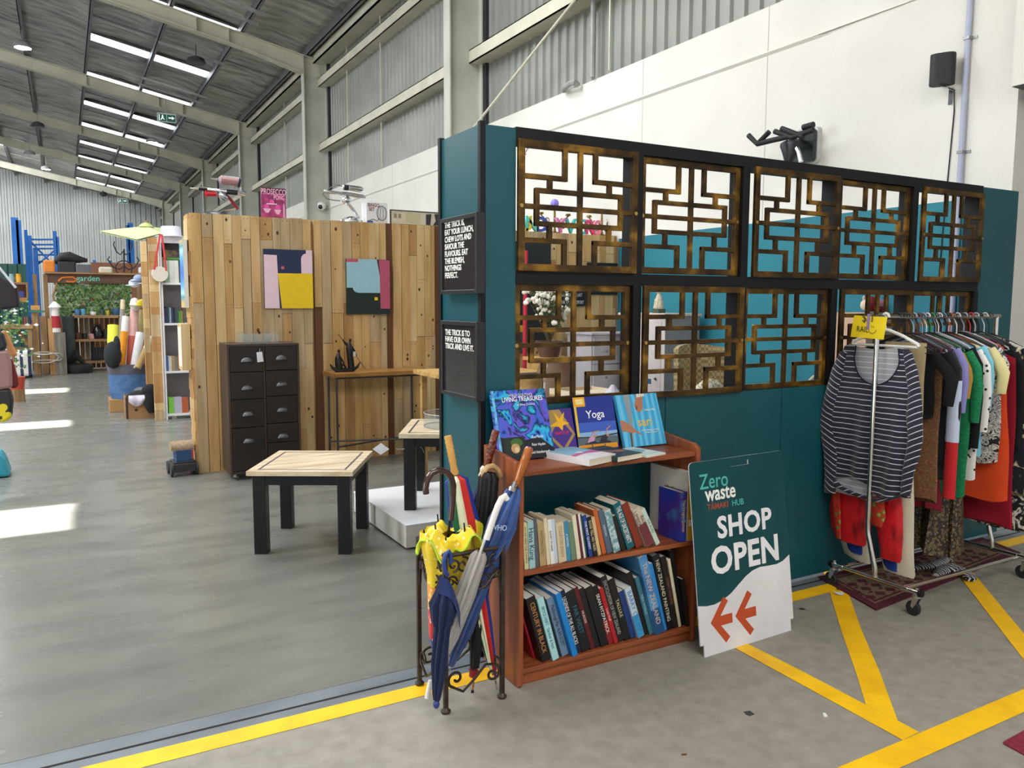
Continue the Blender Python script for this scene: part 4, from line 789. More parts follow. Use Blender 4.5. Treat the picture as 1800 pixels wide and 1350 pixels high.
# the packed row: (name, label, category, x, front y, back y, z of shoulder, hem z, cloth, hanger colour, sleeve, shape)
def garment(name, label, cat, x, yf, yb, zt, zb, mt, hc, sleeve=None, flare=0, b0=.010, b1=.016, slope=.07, ser=5, extra=()):
    o = thing(name, label, cat, (x, RYR, zt), 'clothes on the rail'); n, k = 26, 14; RG = random.Random(int(x*1000))
    p0 = RG.uniform(0, 6); a0 = (yb-yf)/2; yc = (yb+yf)/2; vs = []
    m = MB()
    for i in range(k+1):
        t = i/k; z = zt-(zt-zb)*t
        sh = min(1, (t*(zt-zb)/slope)**.6) if slope else 1
        a = a0*(.22+.78*sh)*(1+flare*t); b = b0+(b1-b0)*t
        for q in range(n):
            th = 2*PI*q/n; bb = b*(1+.45*t*math.sin(ser*th+p0))
            vs.append((x+bb*math.sin(th), yc+a*math.cos(th)*(1+.02*math.sin(9*t+p0)), z-.012*t*math.sin(3*th+p0)))
    m.add(vs, [(i*n+q, i*n+(q+1) % n, (i+1)*n+(q+1) % n, (i+1)*n+q) for i in range(k) for q in range(n)]+[tuple(range(n)), tuple(k*n+q for q in range(n))]); m.build('body', mt, o, True)
    if sleeve:
        L, mats_, out = sleeve
        for s, y0 in ((-1, yf+.015), (1, yb-.015)):
            P = [(x, y0-s*.02, zt-slope*.55), (x, y0+s*out*.6, zt-slope-.05), (x-.004, y0+s*out, zt-slope-L*.45), (x-.003, y0+s*out*.9, zt-slope-L*.8), (x, y0+s*out*.85, zt-slope-L)]
            m = MB(); m.tube(P, [.03, .036, .034, .03, .027], 12, flat=1); m.v = [(x+(a-x)*.5, b, c) for a, b, c in m.v]
            sm = mats_ if not isinstance(mats_, tuple) else mats_[0]; m.build('sleeve', sm, o, True)
            if isinstance(mats_, tuple) and s < 0:
                for nm, mm, r_, za, zb_ in mats_[1:]:
                    c = MB(); ys = y0+s*out*.88
                    c.tube([(x-.002, ys, za), (x-.002, ys, (za+zb_)/2), (x-.002, ys, zb_)], r_, 12); c.v = [(x+(a-x)*.6, b, z) for a, b, z in c.v]; c.build(nm, mm, o, True)
    for nm, mm, fn in extra: fn(o)
    if hc: hanger(hc[1], x, hc[0])
    return o
Z = lambda v, u=1660, x=4.0: at(u, v, x=x).z
garment('khaki_trousers', 'folded khaki trousers beside the cream trousers', 'trousers', 3.955, 2.60, 2.84, 1.40, Z(782, 1640, 3.95), CL('b3a079'), ('17171a', 'black clip hanger holding the khaki trousers'), slope=0, b1=.02)
garment('tee_shirt', 'black short-sleeved shirt with a pointed sleeve, near the khaki trousers', 'shirt', 3.985, 2.56, 2.96, 1.39, Z(735, 1640, 3.98), CL('0d0d10'), ('1a1a1c', 'black hanger holding the short-sleeved black shirt'), (.24, CL('0d0d10'), .11), b1=.02)
garment('dress', 'long brown paisley dress between the black shirt and the sports jacket', 'dress', 4.03, 2.555, 2.92, 1.40, Z(884, 1640, 4.0), BRN, ('5a3a28', 'brown hanger holding the paisley dress'), b1=.022, flare=.05)
garment('sports_jacket', 'black sports jacket with white-striped red cuffs', 'jacket', 4.075, 2.53, 2.94, 1.385, Z(820, 1670, 4.05), CL('17171b'), ('a9b4cc', 'pale blue hanger holding the striped-sleeve sports jacket'),
  (.56, (CL('1c1c20'), ('red_lower_sleeve', CL('c2252c'), .034, Z(772, 1668, 4.07), Z(876, 1668, 4.07)), ('sleeve_stripe', plain('c3cde6', .7), .0365, Z(668, 1668, 4.07), Z(771, 1668, 4.07)), ('cuff_band', plain('c3cde6', .7), .037, Z(766, 1668, 4.07), Z(776, 1668, 4.07))), .045))
def buttons(o):
    for dz in (0, .012):
        m = MB(); p = at(1694+dz*500, 846, x=4.10); m.cyl((p.x, p.y-.05, p.z), (p.x-.002, p.y-.055, p.z), .006, n=10); m.build('button', plain('dfe0da', .4), o)
garment('shirt', 'charcoal long-sleeved shirt hanging next to the sports jacket', 'shirt', 4.12, 2.54, 2.94, 1.38, Z(850, 1690, 4.1), CL('3a3c40'), ('20304a', 'dark blue hanger holding the charcoal shirt'), (.58, CL('3a3c40'), .03), b1=.024)
garment('blouse', 'mauve blouse half hidden beyond the charcoal shirt', 'blouse', 4.155, 2.53, 2.93, 1.40, Z(835, 1705, 4.14), CL('6a1f66'), ('9fa8d4', 'lilac hanger holding the mauve blouse'), (.3, CL('8f8ccc'), .03))
garment('cardigan', 'mustard cardigan squeezed between mauve blouse and green jumper', 'cardigan', 4.19, 2.53, 2.93, 1.375, Z(690, 1690, 4.17), CL('b08a3c'), ('e4e6ea', 'white hanger holding the mustard cardigan'), (.2, CL('b08a3c'), .03))
garment('jumper', 'bright green knitted jumper on the clothes rail', 'jumper', 4.23, 2.51, 2.93, 1.385, Z(876, 1700, 4.2), mat('green_knit', '0f8a56', '0a6a40', (60, 60, 120), .85), ('1f9a4a', 'green hanger holding the bright green jumper'), (.34, mat('green_knit'), .045), b1=.022)
garment('jacket', 'black jacket next to the green jumper', 'jacket', 4.268, 2.52, 2.94, 1.40, Z(790, 1715, 4.25), CL('121318'), ('1a1a1c', 'black hanger holding the plain black jacket'), (.5, CL('121318'), .035))
garment('blouse', 'white blouse with black dots', 'blouse', 4.30, 2.50, 2.93, 1.39, Z(845, 1720, 4.28), DOT, ('d9dce2', 'white tubular hanger holding the dotted blouse'), (.4, DOT, .04))
garment('shirt', 'pale aqua shirt next to the dotted blouse', 'shirt', 4.335, 2.50, 2.93, 1.41, Z(800, 1722, 4.31), CL('7fc4dc'), ('6fb4e0', 'sky blue hanger holding the pale aqua shirt'), (.3, CL('7fc4dc'), .03))
garment('shirt', 'pale lemon short-sleeved shirt', 'shirt', 4.37, 2.47, 2.94, 1.40, Z(690, 1735, 4.34), CL('ddd29a'), ('1c1c1e', 'black hanger holding the pale lemon shirt'), (.2, CL('ddd29a'), .06))
garment('dress', 'blue and white floral dress', 'dress', 4.405, 2.52, 2.92, 1.38, Z(725, 1728, 4.38), BLF, ('c65a2a', 'orange hanger holding the blue floral dress'), (.1, BLF, .02))
garment('sleeveless_shirt', 'coral pink sleeveless top', 'top', 4.435, 2.52, 2.92, 1.35, Z(692, 1735, 4.41), CL('e07a6a'), ('1c1c1e', 'black hanger holding the coral pink top'))
garment('dress', 'black and white scroll-print dress', 'dress', 4.47, 2.49, 2.93, 1.40, Z(815, 1740, 4.44), ZEB, ('e2e4e8', 'white hanger holding the scroll-print dress'), (.12, ZEB, .02), flare=.05)
garment('dress', 'orange flared dress between scroll-print and black dresses', 'dress', 4.51, 2.49, 2.95, 1.33, Z(880, 1745, 4.48), CL('d84a1e'), ('202022', 'black hanger holding the orange dress'), flare=.25, b1=.028)
garment('dress', 'black sleeveless dress between the orange and crimson ones', 'dress', 4.55, 2.50, 2.93, 1.36, Z(840, 1755, 4.52), CL('131316'), ('242426', 'black hanger holding the black sleeveless dress'))
garment('dress', 'long crimson dress with the widest hem on the rail', 'dress', 4.60, 2.49, 2.97, 1.38, Z(926, 1760, 4.56), CL('8e1026'), ('c8303a', 'red hanger holding the crimson dress'), flare=.15, b1=.03)
garment('coat', 'black coat beyond the crimson dress', 'coat', 4.65, 2.50, 2.94, 1.37, Z(850, 1772, 4.62), CL('15151a'), ('b9bcc2', 'silver hanger holding the black coat'), (.5, CL('15151a'), .03))
garment('dress', 'navy dress with cream flowers', 'dress', 4.69, 2.46, 2.94, 1.40, Z(870, 1785, 4.66), DKF, ('222224', 'black hanger holding the navy floral dress'), (.3, DKF, .05), flare=.06)
garment('blouse', 'black blouse with white flowers at the far end', 'blouse', 4.74, 2.46, 2.95, 1.41, Z(935, 1788, 4.7), FLO, ('d8d8da', 'white hanger holding the black floral blouse'), (.5, FLO, .05), flare=.06)
garment('cardigan', 'plum cardigan at the very end of the rail', 'cardigan', 4.79, 2.5, 2.93, 1.38, Z(850, 1795, 4.75), CL('4a2434'), ('1c1c1e', 'black hanger holding the plum cardigan'), (.4, CL('4a2434'), .04))
garment('skirt', 'long leopard-print skirt trailing over the base of the rack', 'skirt', 4.34, 2.62, 2.9, .9, Z(985, 1700, 4.3), LEO, None, slope=0, flare=.3, b0=.05, b1=.12, ser=7)
garment('skirt', 'dark red pleated skirt hanging above the leopard-print skirt', 'skirt', 4.20, 2.66, 2.93, .9, Z(905, 1690, 4.2), CL('7a1424'), None, slope=0, flare=.25, b0=.05, b1=.09, ser=9)
for i, (c, w) in enumerate([('black', '1a1a1c'), ('black', '1c1c1e'), ('clear grey', 'b8bcc4'), ('black', '18181a'), ('black', '202022'), ('black', '1a1a1c'), ('black', '141416'), ('brown', '6a4028'), ('black', '161618'), ('black', '1a1a1c'), ('silver', 'a8acb4'), ('black', '18181a')]):
    x = (4.045, 4.155, 4.265, 4.375, 4.485, 4.595, 4.0, 4.10, 4.21, 4.32, 4.53, 4.67)[i]; hanger('spare %s hanger on the rail just %s' % (c, ['past the paisley dress', 'before the mauve blouse', 'past the black jacket', 'before the coral top', 'before the orange dress', 'past the black sleeveless dress', 'before the paisley dress', 'past the sports jacket', 'past the mustard cardigan', 'before the pale aqua shirt', 'past the orange dress', 'past the long black coat'][i]), x+.008, w, zt=1.42)
# rugs and bits on the floor
a, b, c, d = Vector((3.80, 3.095, 0)), fl(1540, 1074), fl(1760, 985)+Vector((.25, .02, 0)), Vector((5.45, 3.1, 0))
rg = thing('rug', 'dark red patterned rug under the clothes rack', 'rug', (b+c)/2)
T = frame(b, c-b, a-b); L = (c-b).length; D_ = (a-b).length
RED = mat('maroon_rug_pile', '5c1526', '431020', (60, 60, 60), .95, bump=.2); TAN = mat('tan_rug_pile', '7d6a52', '655541', (60, 60, 60), .95, bump=.2)
inv = T.inverted(); q = [inv @ p for p in (b, c, d, a)]; q = [(p.x, p.y) for p in q]
def inset(q, f):
    cx, cy = sum(p[0] for p in q)/4, sum(p[1] for p in q)/4
    P = [Vector((x, y)) for x, y in q]; out = []
    for i in range(4):
        e0 = (P[i]-P[i-1]).normalized(); e1 = (P[(i+1) % 4]-P[i]).normalized(); s = e0.cross(e1) if hasattr(e0, 'cross') else e0.x*e1.y-e0.y*e1.x
        out.append(tuple(P[i]+(e1-e0)*f/max(.3, abs(s))))
    return out
m = MB(T); m.prism(q, .009); m.build('border', RED, rg)
m = MB(T); m.prism(inset(q, .05), .0006, Matrix.Translation((0, 0, .009))); m.build('line_border', TAN, rg)
m = MB(T); m.prism(inset(q, .062), .0006, Matrix.Translation((0, 0, .0094))); m.build('inner_border', RED, rg)
m = MB(T); m.prism(inset(q, .078), .0006, Matrix.Translation((0, 0, .0098))); m.build('field', TAN, rg)
m = MB(T)
for i in range(14):
    for j in range(3):
        cx, cy = .14+.1*i, .115+.085*j
        if cy < D_-.06 and cx < L-.1: m.prism([(cx-.04, cy), (cx, cy-.034), (cx+.04, cy), (cx, cy+.034)], .0005, Matrix.Translation((0, 0, .0102))); m.prism([(cx-.05, cy-.045), (cx-.03, cy-.055), (cx+.0, cy-.04), (cx-.02, cy-.032)], .0005, Matrix.Translation((0, 0, .0102)))
m.build('diamond_pattern', RED, rg)
a, b, c = fl(1762, 1308), fl(1800, 1329), fl(1800, 1287)
P = [a, a+(b-a)*9, a+(b-a)*9+(c-a)*5, a+(c-a)*5]
m = MB(); m.add([(p.x, p.y, z) for z in (.0005, .011) for p in P], [(3, 2, 1, 0), (4, 5, 6, 7), (0, 1, 5, 4), (1, 2, 6, 5), (2, 3, 7, 6), (3, 0, 4, 7)]); tag(m.build('door_mat', mat('wine_red_mat', '8a2438', '6e1a2b', (70, 70, 70), .95, bump=.3), bevel=.004), 'plain wine-red mat cut off by the lower right edge of the photo', 'mat')
STK = rampmat('black_white_tights', 'wave', [(0, '17171c'), (.55, '17171c'), (.56, 'cfcfd2'), (1, 'cfcfd2')], const=True, scale=17, dist=2.5, rough=.8)
for label, P, r in (('striped black and white tights lying crumpled in front of the rack bar', [(1645, 1016), (1658, 1008), (1675, 1006), (1690, 1012), (1703, 1020), (1706, 1026)], [.02, .045, .05, .046, .042, .02]), ('striped black and white stocking lying behind the rack bar', [(1604, 1004), (1622, 1002), (1638, 1000), (1652, 995), (1664, 988), (1672, 992)], [.02, .035, .032, .03, .028, .014])):
    m = MB(); Q = [fl(*p)+Vector((0, 0, r[i]*.5+.011)) for i, p in enumerate(P)]; QQ = []; RR2 = []
    for i in range(len(Q)-1):
        for k in range(4): QQ.append(Q[i].lerp(Q[i+1], k/4)); RR2.append((r[i]+(r[i+1]-r[i])*k/4)*(1+.12*math.sin(i*4+k*2.1)))
    m.tube(QQ, RR2, 14); zc = [v[2] for v in m.v]; m.v = [(x, y, .0115+(z-.0115)*.5) for x, y, z in m.v]
    tag(m.build('tights', STK, smooth=True), label, 'tights', 'striped tights on the floor')
def scrap(label, pts, mt, th=.002, name='paper_scrap'):
    P = [fl(*p) for p in pts]; c = sum(P, Vector())/len(P); m = MB(); Q = [(p.x-c.x, p.y-c.y) for p in P]
    s = sum(Q[i][0]*Q[(i+1) % len(Q)][1]-Q[(i+1) % len(Q)][0]*Q[i][1] for i in range(len(Q)))
    m.prism(Q if s > 0 else Q[::-1], th, Matrix.Translation((c.x, c.y, .0005 if name != 'paper_slip' else .0102))); tag(m.build(name, mt), label, 'scrap')
scrap('white torn paper on the edge of the patterned rug', [(1464, 1044), (1482, 1044), (1483, 1049), (1474, 1049)], plain('dcdde2', .7), name='paper_slip')
scrap('tiny white paper scrap on the bare concrete near the yellow lines', [(1446, 1254), (1451, 1254), (1455, 1260), (1449, 1261)], plain('eeeeee', .7))
scrap('small dark leaf-like scrap on the concrete before the sign board', [(1307, 1252), (1318, 1250), (1326, 1256), (1318, 1259), (1312, 1257)], plain('3a3d40', .7))
scrap('thin dark sliver on the concrete beside the sign board', [(1404, 1070), (1411, 1069), (1416, 1072), (1408, 1072)], plain('2a2c2e', .7))
scrap('small brown chip on the concrete at the bottom edge', [(1197, 1326), (1207, 1325), (1207, 1328), (1198, 1328)], plain('6a4028', .7))
# ---------------------------------------------------------------- pallet-wood display wall
YW = 7.895; WX0, WX1, WZ = 1.04, 5.86, 2.42
tones = [('d6b482', 'b08c56', 'c6a26c'), ('cda774', 'a6804c', 'bc945f'), ('dcc092', 'bc9c66', 'cfb07d'), ('c0945e', '93693a', 'ab7f4c'), ('c8b18c', 'a2885e', 'b69c76'), ('d2ac72', 'ac8448', 'c0985e')]
PW = [grain('pallet_pine_%d' % i, *t, 'z', .62, 13) for i, t in enumerate(tones)]+[plain('6b4526', .7), mat('knot_dark', '5a3418', '3a200e', (60, 60, 60), .7)]
wt = thing('timber_display_wall', 'tall display wall of vertical pallet boards behind the tables', 'display wall', ((WX0+WX1)/2, 8.0, 0))
m = MB(); m.cur = 3; m.box(WX0+.02, WX1, YW+.045, YW+.28, 0, WZ-.02); m.build('core', PW, wt)
RP = random.Random(11); m = MB(); x = WX0; bands = [(2.176, 2.25, 1.559), (2.928, 2.997, 2.42), (3.47, 3.523, 2.42)]
while x < WX1-.02:
    w = RP.choice((.072, .085, .095, .098, .12)); bd = [b for b in bands if x < b[1]-.01 and x+w > b[0]+.005]
    if bd and x < bd[0][0]-.03: w = bd[0][0]-x; bd = []
    elif bd: x = max(x, bd[0][0]); w = bd[0][1]-x
    x1 = min(x+w, WX1); z = 0
    if bd: m.cur = 6; m.box(x, x1, YW+.02, YW+.045, 0, bd[0][2]); z = bd[0][2]
    while z < WZ-.01:
        L = RP.choice((.35, .6, .9, 1.2, 1.6, 2.2)); z1 = min(WZ, z+L)
        if WZ-z1 < .15: z1 = WZ
        z1 = min(z1, WZ-RP.uniform(0, .006)) if z1 >= WZ-.01 else z1
        m.cur = RP.choice((0, 0, 1, 2, 2, 3, 4, 4, 5)); y = YW-RP.uniform(0, .012)
        m.box(x+.0012, x1-RP.choice((.0015, .002, .004)), y, YW+.045, z+.001, z1-.002)
        for q in range(RP.choice((0, 1, 1, 2))):
            kx, kz = RP.uniform(x+.02, x1-.02), RP.uniform(z+.05, max(z+.06, z1-.05)); r = RP.uniform(.006, .014)
            if kz < z1-.02 and x1-x > .05: m.cur = 7; m.prism([(kx+r*math.cos(a), -kz+r*1.4*math.sin(a)) for a in [2*PI*t/10 for t in range(10)]], .001, Matrix(((1, 0, 0, 0), (0, 0, -1, y), (0, -1, 0, 0), (0, 0, 0, 1))))
        for kz in (z+.03, z1-.03):
            if RP.random() < .6:
                for kx in (x+.025, x1-.025): m.cur = 7; m.box(kx-.0025, kx+.0025, y-.0006, y, kz-.004, kz+.004)
        z = z1
    x = x1
m.build('boards', PW, wt)
m = MB(); z = 0
while z < WZ-.02:
    h = RP.choice((.07, .09, .1, .12)); z1 = min(WZ-.01, z+h); m.cur = RP.choice((0, 1, 2, 3, 4, 5)); m.box(WX0-.012-RP.uniform(0, .012), WX0+.02, YW+.012, YW+.28, z+.001, z1-.001); z = z1
m.build('end_boards', PW, wt)
# ---- paintings
def canvas(label, px, base, pieces, y=YW-.014):
    a, b = at(*px[0], y=y), at(*px[1], y=y); c = at(*px[2], y=y); x0, x1, z1, z0 = a.x, b.x, (a.z+b.z)/2, c.z
    o = thing('painting', label, 'painting', ((x0+x1)/2, y, z0), 'abstract canvases on the timber wall'); w, h = x1-x0, z1-z0
    m = MB(); m.box(x0, x1, y-.028, y, z0, z1); m.build('canvas', plain(base, .7), o)
    T = frame((x0, y-.0282, z0), (1, 0, 0), (0, 0, 1))
    for i, (col, P) in enumerate(pieces):
        m = MB(T); m.prism([(u*w, (1-v)*h) for u, v in P], .0005, Matrix.Translation((0, 0, .0003*i))); m.build('painted_shape', plain(col, .65), o)
quarter = lambda cx, cy, rx, ry, a0, a1, n=8: [(cx+rx*math.cos(a0+(a1-a0)*k/n), cy+ry*math.sin(a0+(a1-a0)*k/n)) for k in range(n+1)]
canvas('square abstract canvas with pink, navy and yellow blocks on the timber wall', [(462, 438), (547, 440), (549, 542)], '1f2a4d', [
 ('eccbd9', [(0, .095), (.265, .1), (.3, 1), (0, 1)]), ('eccbd9', [(.87, 0), (1, 0), (1, .4), (.765, .4)]+quarter(.87, .16, .105, .1, PI, PI*1.5)[0:]+[(.87, .06)]), ('efc914', [(.275, .405), (1, .4), (1, 1), (.345, 1)]), ('c9566c', rect(.35, .41, .285, .335))])
canvas('square abstract canvas with pale blue, crimson and dark green blocks on the timber wall', [(607, 454), (683, 458), (684, 552)], '15261f', [
 ('b9516c', [(0, 0), (.27, 0), (.27, .055), (0, .06)]), ('9cc6d6', [(0, .06), (.27, .055), (.27, 0), (.70, .0), (.765, .3), (.77, .61), (.27, .61)]+quarter(.27, .52, .13, .09, PI*.5, PI)[0:]+[(.13, .52), (0, .52)]), ('b9516c', [(.745, 0), (1, .01), (1, .9), (.775, .9), (.77, .3)]), ('efc914', rect(.635, .71, .69, .745))])
# ---- coffee tables, turned square to the camera
FW = Vector((math.sin(YAW), math.cos(YAW), 0)); RT = Vector((math.cos(YAW), -math.sin(YAW), 0))
TT = Matrix(((RT.x, FW.x, 0, 0), (RT.y, FW.y, 0, 0), (0, 0, 1, 0), (0, 0, 0, 1)))
ACA = mat('pale_acacia', 'e0d2ba', 'bca686', (2.5, 22, 30), .45, lo=.3, hi=.7, detail=4, c3='d0bea0'); INL = plain('4a4144', .5)
BLK = mat('black_table_paint', '101213', '16181a', (6, 6, 6), .42, spec=.35)
def ctable(label, r0, f0, z, top, w=.672, d=.722):
    p = TT @ Vector((r0+w/2, f0+d/2, z)); o = thing('coffee_table', label, 'table', p, 'pale coffee tables with inlaid tops'); T = TT @ Matrix.Translation((r0, f0, z))
    m = MB(T); m.box(0, w, 0, d, top-.03, top); m.build('tabletop', ACA, o, bevel=.0015)
    m = MB(T); e, t = .055, .014
    for a in ((e, w-e, e, e+t), (e, w-e, d-e-t, d-e), (e, e+t, e+t, d-e-t), (w-e-t, w-e, e+t, d-e-t)): m.box(*a, top-.002, top+.0006)
    m.build('inlay', INL, o)
    m = MB(T); g = .035
    for a in ((g, w-g, g, g+.02), (g, w-g, d-g-.02, d-g), (g, g+.02, g, d-g), (w-g-.02, w-g, g, d-g)): m.box(*a, top-.095, top-.031)
    m.build('apron', BLK, o)
    for x in (.028, w-.028-.08):
        for y in (.03, d-.03-.08): m = MB(T); m.box(x, x+.08, y, y+.08, 0, top-.0305); m.build('leg', BLK, o, bevel=.003)
    return o, T
ctable('black-legged coffee table with pale inlaid top standing on the concrete', -1.672, 4.936, 0, .545)
t2, T2 = ctable('black-legged coffee table with pale inlaid top raised on the white plinth', -.776, 5.407, .1655, .5425)
m = MB(); m.tube([TT @ Vector((-.74, 5.43, .60)), TT @ Vector((-.80, 5.42, .60))], .002, 6); m.tube(arc(TT @ Vector((-.665, 5.5, .56)), .05, 0, PI, 10, RT, (0, 0, 1)), .0018, 6); m.build('tag_string', plain('b9b9b9', .6), t2)
m = MB(); q = TT @ Vector((-.90, 5.40, .605)); m.prism([(-.055, 0), (.0, -.04), (.06, .0), (.004, .042)], .0015, frame(q, RT, (0, 0, 1))); m.build('price_tag', plain('d8d8e0', .6), t2)
pl = thing('plinth', 'low white display plinth under the raised coffee table', 'plinth', (2.5, 5.3, 0))
m = MB(); m.box(1.875, 3.2, 4.755, 5.825, .012, .158); m.build('body', mat('white_laminate', 'dedad3', 'cfcac2', (1, 1, 8), .5), pl)
m = MB(); m.box(1.872, 3.203, 4.752, 5.828, .158, .1653); m.build('top', mat('white_board_top', 'eceef2', 'e0e3e8', (2, 2, 2), .3), pl, bevel=.001)
m = MB(); m.box(1.9, 3.17, 4.78, 5.8, 0, .012); m.build('recessed_base', plain('2a2a2a'), pl)
GL = glass('clear_acrylic', 'f6f8f8', .93, .03)
gd = thing('cake_dome_base', 'round clear acrylic dish on the raised coffee table', 'dish', TT @ Vector((-.45, 5.78, .709)))
m = MB(); c = TT @ Vector((-.44, 5.78, .7095)); m.lathe([(.0, 0), (.20, 0), (.205, .004), (.205, .10), (.2, .10), (.2, .006), (0, .006)], c, 40); m.build('bowl', GL, gd, True)
m = MB(); m.tube([(c.x+.203*math.cos(a), c.y+.203*math.sin(a), c.z+.1) for a in [2*PI*k/40 for k in range(40)]], .0028, 6, True); m.build('rim', plain('b8bcbc', .2), gd, True)
m = MB(); m.tube([(c.x+.203*math.cos(a), c.y+.203*math.sin(a), c.z+.004) for a in [2*PI*k/40 for k in range(40)]], .0032, 6, True); m.build('rim', plain('8e9698', .2), gd, True)
# ---- dark drawer cabinet on castors
CDK = mat('dark_stained_timber', '2c1f18', '17120f', (3, 3, 22), .42, lo=.3, hi=.7, c3='231a15'); CDKS = mat('dark_stained_side', '4a382c', '352820', (14, 14, 2), .5)
PEW = mat('pewter', '5c5c5e', '6b6b6c', (20, 20, 20), .4, .75)
cx0, cx1, cy0, cy1, cz0, cz1 = 1.243, 1.882, 7.40, 7.80, .055, 1.232
cb = thing('drawer_cabinet', 'tall dark cabinet of drawers with metal cup handles against the timber wall', 'cabinet', (1.56, 7.6, 0))
m = MB(); m.box(cx0, cx0+.022, cy0, cy1, cz0, cz1); m.box(cx1-.022, cx1, cy0, cy1, cz0, cz1); m.box(cx0+.022, cx1-.022, cy1-.01, cy1, cz0, cz1); m.box(cx0+.022, cx1-.022, cy0, cy1-.01, cz0, cz0+.025); m.box(cx0+.022, cx1-.022, cy0, cy1-.01, cz1-.022, cz1); m.box(1.553, 1.571, cy0+.004, cy1-.01, cz0+.025, cz1-.022); m.build('case', CDKS, cb, bevel=.002)
def drawer(x0, x1, z0, z1, yo, hz):
    m = MB(); m.box(x0+.003, x1-.003, cy0-.004-yo, cy0+.02, z0+.003, z1-.003); d = m.build('drawer', CDK, cb, bevel=.002)
    if hz:
        xc = (x0+x1)/2; m = MB(); vs = []; n, k = 14, 6
        for j in range(k+1):
            b = PI/2*j/k
            for i in range(n+1):
                a = PI*i/n; vs.append((xc-.052*math.cos(a)*math.cos(b)**.6, cy0-.004-yo-.026*math.sin(b)-.001, hz-.016+.042*math.sin(a)*math.cos(b)**.8))
        m.add(vs, [(j*(n+1)+i, j*(n+1)+i+1, (j+1)*(n+1)+i+1, (j+1)*(n+1)+i) for j in range(k) for i in range(n)]); m.build('cup_handle', PEW, d, True)
zs = lambda v: at(430, v, y=7.4).z
L_ = [606, 654, 702, 752, 832]; Hs = [633, 682, 728, 775]
for i in range(4): drawer(cx0+.022, 1.553, max(cz0+.025, zs(L_[i+1])), min(cz1-.022, zs(L_[i])), .006 if i == 3 else 0, zs(Hs[i]))
R_ = [605, 653, 699, 748, 782, 830]; Hs = [631, 678, 724, 771, None]
for i in range(5): drawer(1.571, cx1-.022, max(cz0+.025, zs(R_[i+1])), min(cz1-.022, zs(R_[i])), .004 if i == 3 else 0, zs(Hs[i]) if Hs[i] else None)
for x in (cx0+.04, cx1-.04):
    for y in (cy0+.03, cy1-.05):
        m = MB(); m.box(x-.012, x+.012, y-.004, y+.012, .025, cz0); f = m.build('castor', mat('castor_metal', 'c4c4c4', None, rough=.3, metal=.9), cb)
        m = MB(); m.lathe([(.006, -.009), (.022, -.009), (.025, -.005), (.025, .005), (.022, .009), (.006, .009)], n=16, T=TR((x+.024, y, .025), ry=PI/2)); m.build('wheel', plain('3a3a3c', .5), f, True)
q = at(457, 627, y=cy0-.02); m = MB(); m.prism([(-.024, -.05), (.03, -.045), (.02, .045), (-.03, .04)], .0014, frame(q, (1, 0, 0), (0, 0, 1))); m.build('price_tag', plain('e4e4ea', .6), cb); m = MB(); m.cyl(q+Vector((-.002, -.002, .04)), (q.x+.004, cy0-.005, q.z+.07), .0012, n=6); m.build('tag_string', plain('d0d0d0'), cb)
tz = cz1+.0005; tr = thing('acrylic_tray', 'clear acrylic tray holding tumblers on top of the dark cabinet', 'tray', (1.6, 7.6, tz))
x0, x1, y0, y1 = 1.38, 1.71, 7.45, 7.68; m = MB(); m.box(x0, x1, y0, y1, tz, tz+.004)
for a in ((x0, x0+.003, y0, y1), (x1-.003, x1, y0, y1), (x0+.003, x1-.003, y0, y0+.003), (x0+.003, x1-.003, y1-.003, y1)): m.box(*a, tz+.004, tz+.085)
m.build('tray_body', GL, tr)
for i, (u, nm) in enumerate(((1.44, 'left'), (1.53, 'middle'), (1.64, 'right'))):
    m = MB(); m.lathe([(0, 0), (.026, 0), (.034, .08), (.031, .08), (.024, .006), (0, .006)], (u, 7.55+.02*i, tz+.0045), 20); tag(m.build('tumbler', GL, smooth=True), 'clear glass tumbler at the %s of the acrylic tray on the cabinet' % nm, 'glass', 'tumblers in the acrylic tray')
# ---- console table with steel legs
OAK = mat('waxed_console_timber', 'b08048', '7e5626', (5, 26, 26), .32, lo=.3, hi=.7, c3='9a6c38')
kx0, kx1, ky0, ky1, kz = 2.228, 3.225, 7.495, 7.86, .925
ct = thing('console_table', 'narrow console table with timber top and thin steel legs against the timber wall', 'table', (2.7, 7.7, 0))
m = MB(); m.box(kx0, kx1, ky0, ky1, kz-.04, kz); m.build('tabletop', OAK, ct, bevel=.003)
PIPE = mat('dark_steel_pipe', '55585c', '44474b', (8, 8, 8), .4, .6)
for x in (kx0+.045, kx1-.06):
    for y in (ky0+.045, ky1-.045): m = MB(); m.cyl((x, y, .01), (x, y, kz-.041), .011, n=10); m.cyl((x, y, 0), (x, y, .012), .024, n=12); m.build('leg', PIPE, ct, True)
m = MB(); m.box(kx0+.04, kx1-.05, ky0+.035, ky0+.055, kz-.06, kz-.041); m.box(kx0+.04, kx1-.05, ky1-.055, ky1-.035, kz-.06, kz-.041); m.build('top_frame', PIPE, ct)
for s, zz in ((1, .2), (-1, .215)):
    ya, yb = (ky0+.045, ky1-.045) if s > 0 else (ky1-.045, ky0+.045); m = MB(); m.tube([(kx0+.045, ya, zz), ((kx0+kx1)/2, 7.68+.012*s, zz+.004), (kx1-.06, yb, zz)], .009, 8); m.build('cross_brace', PIPE, ct, True)
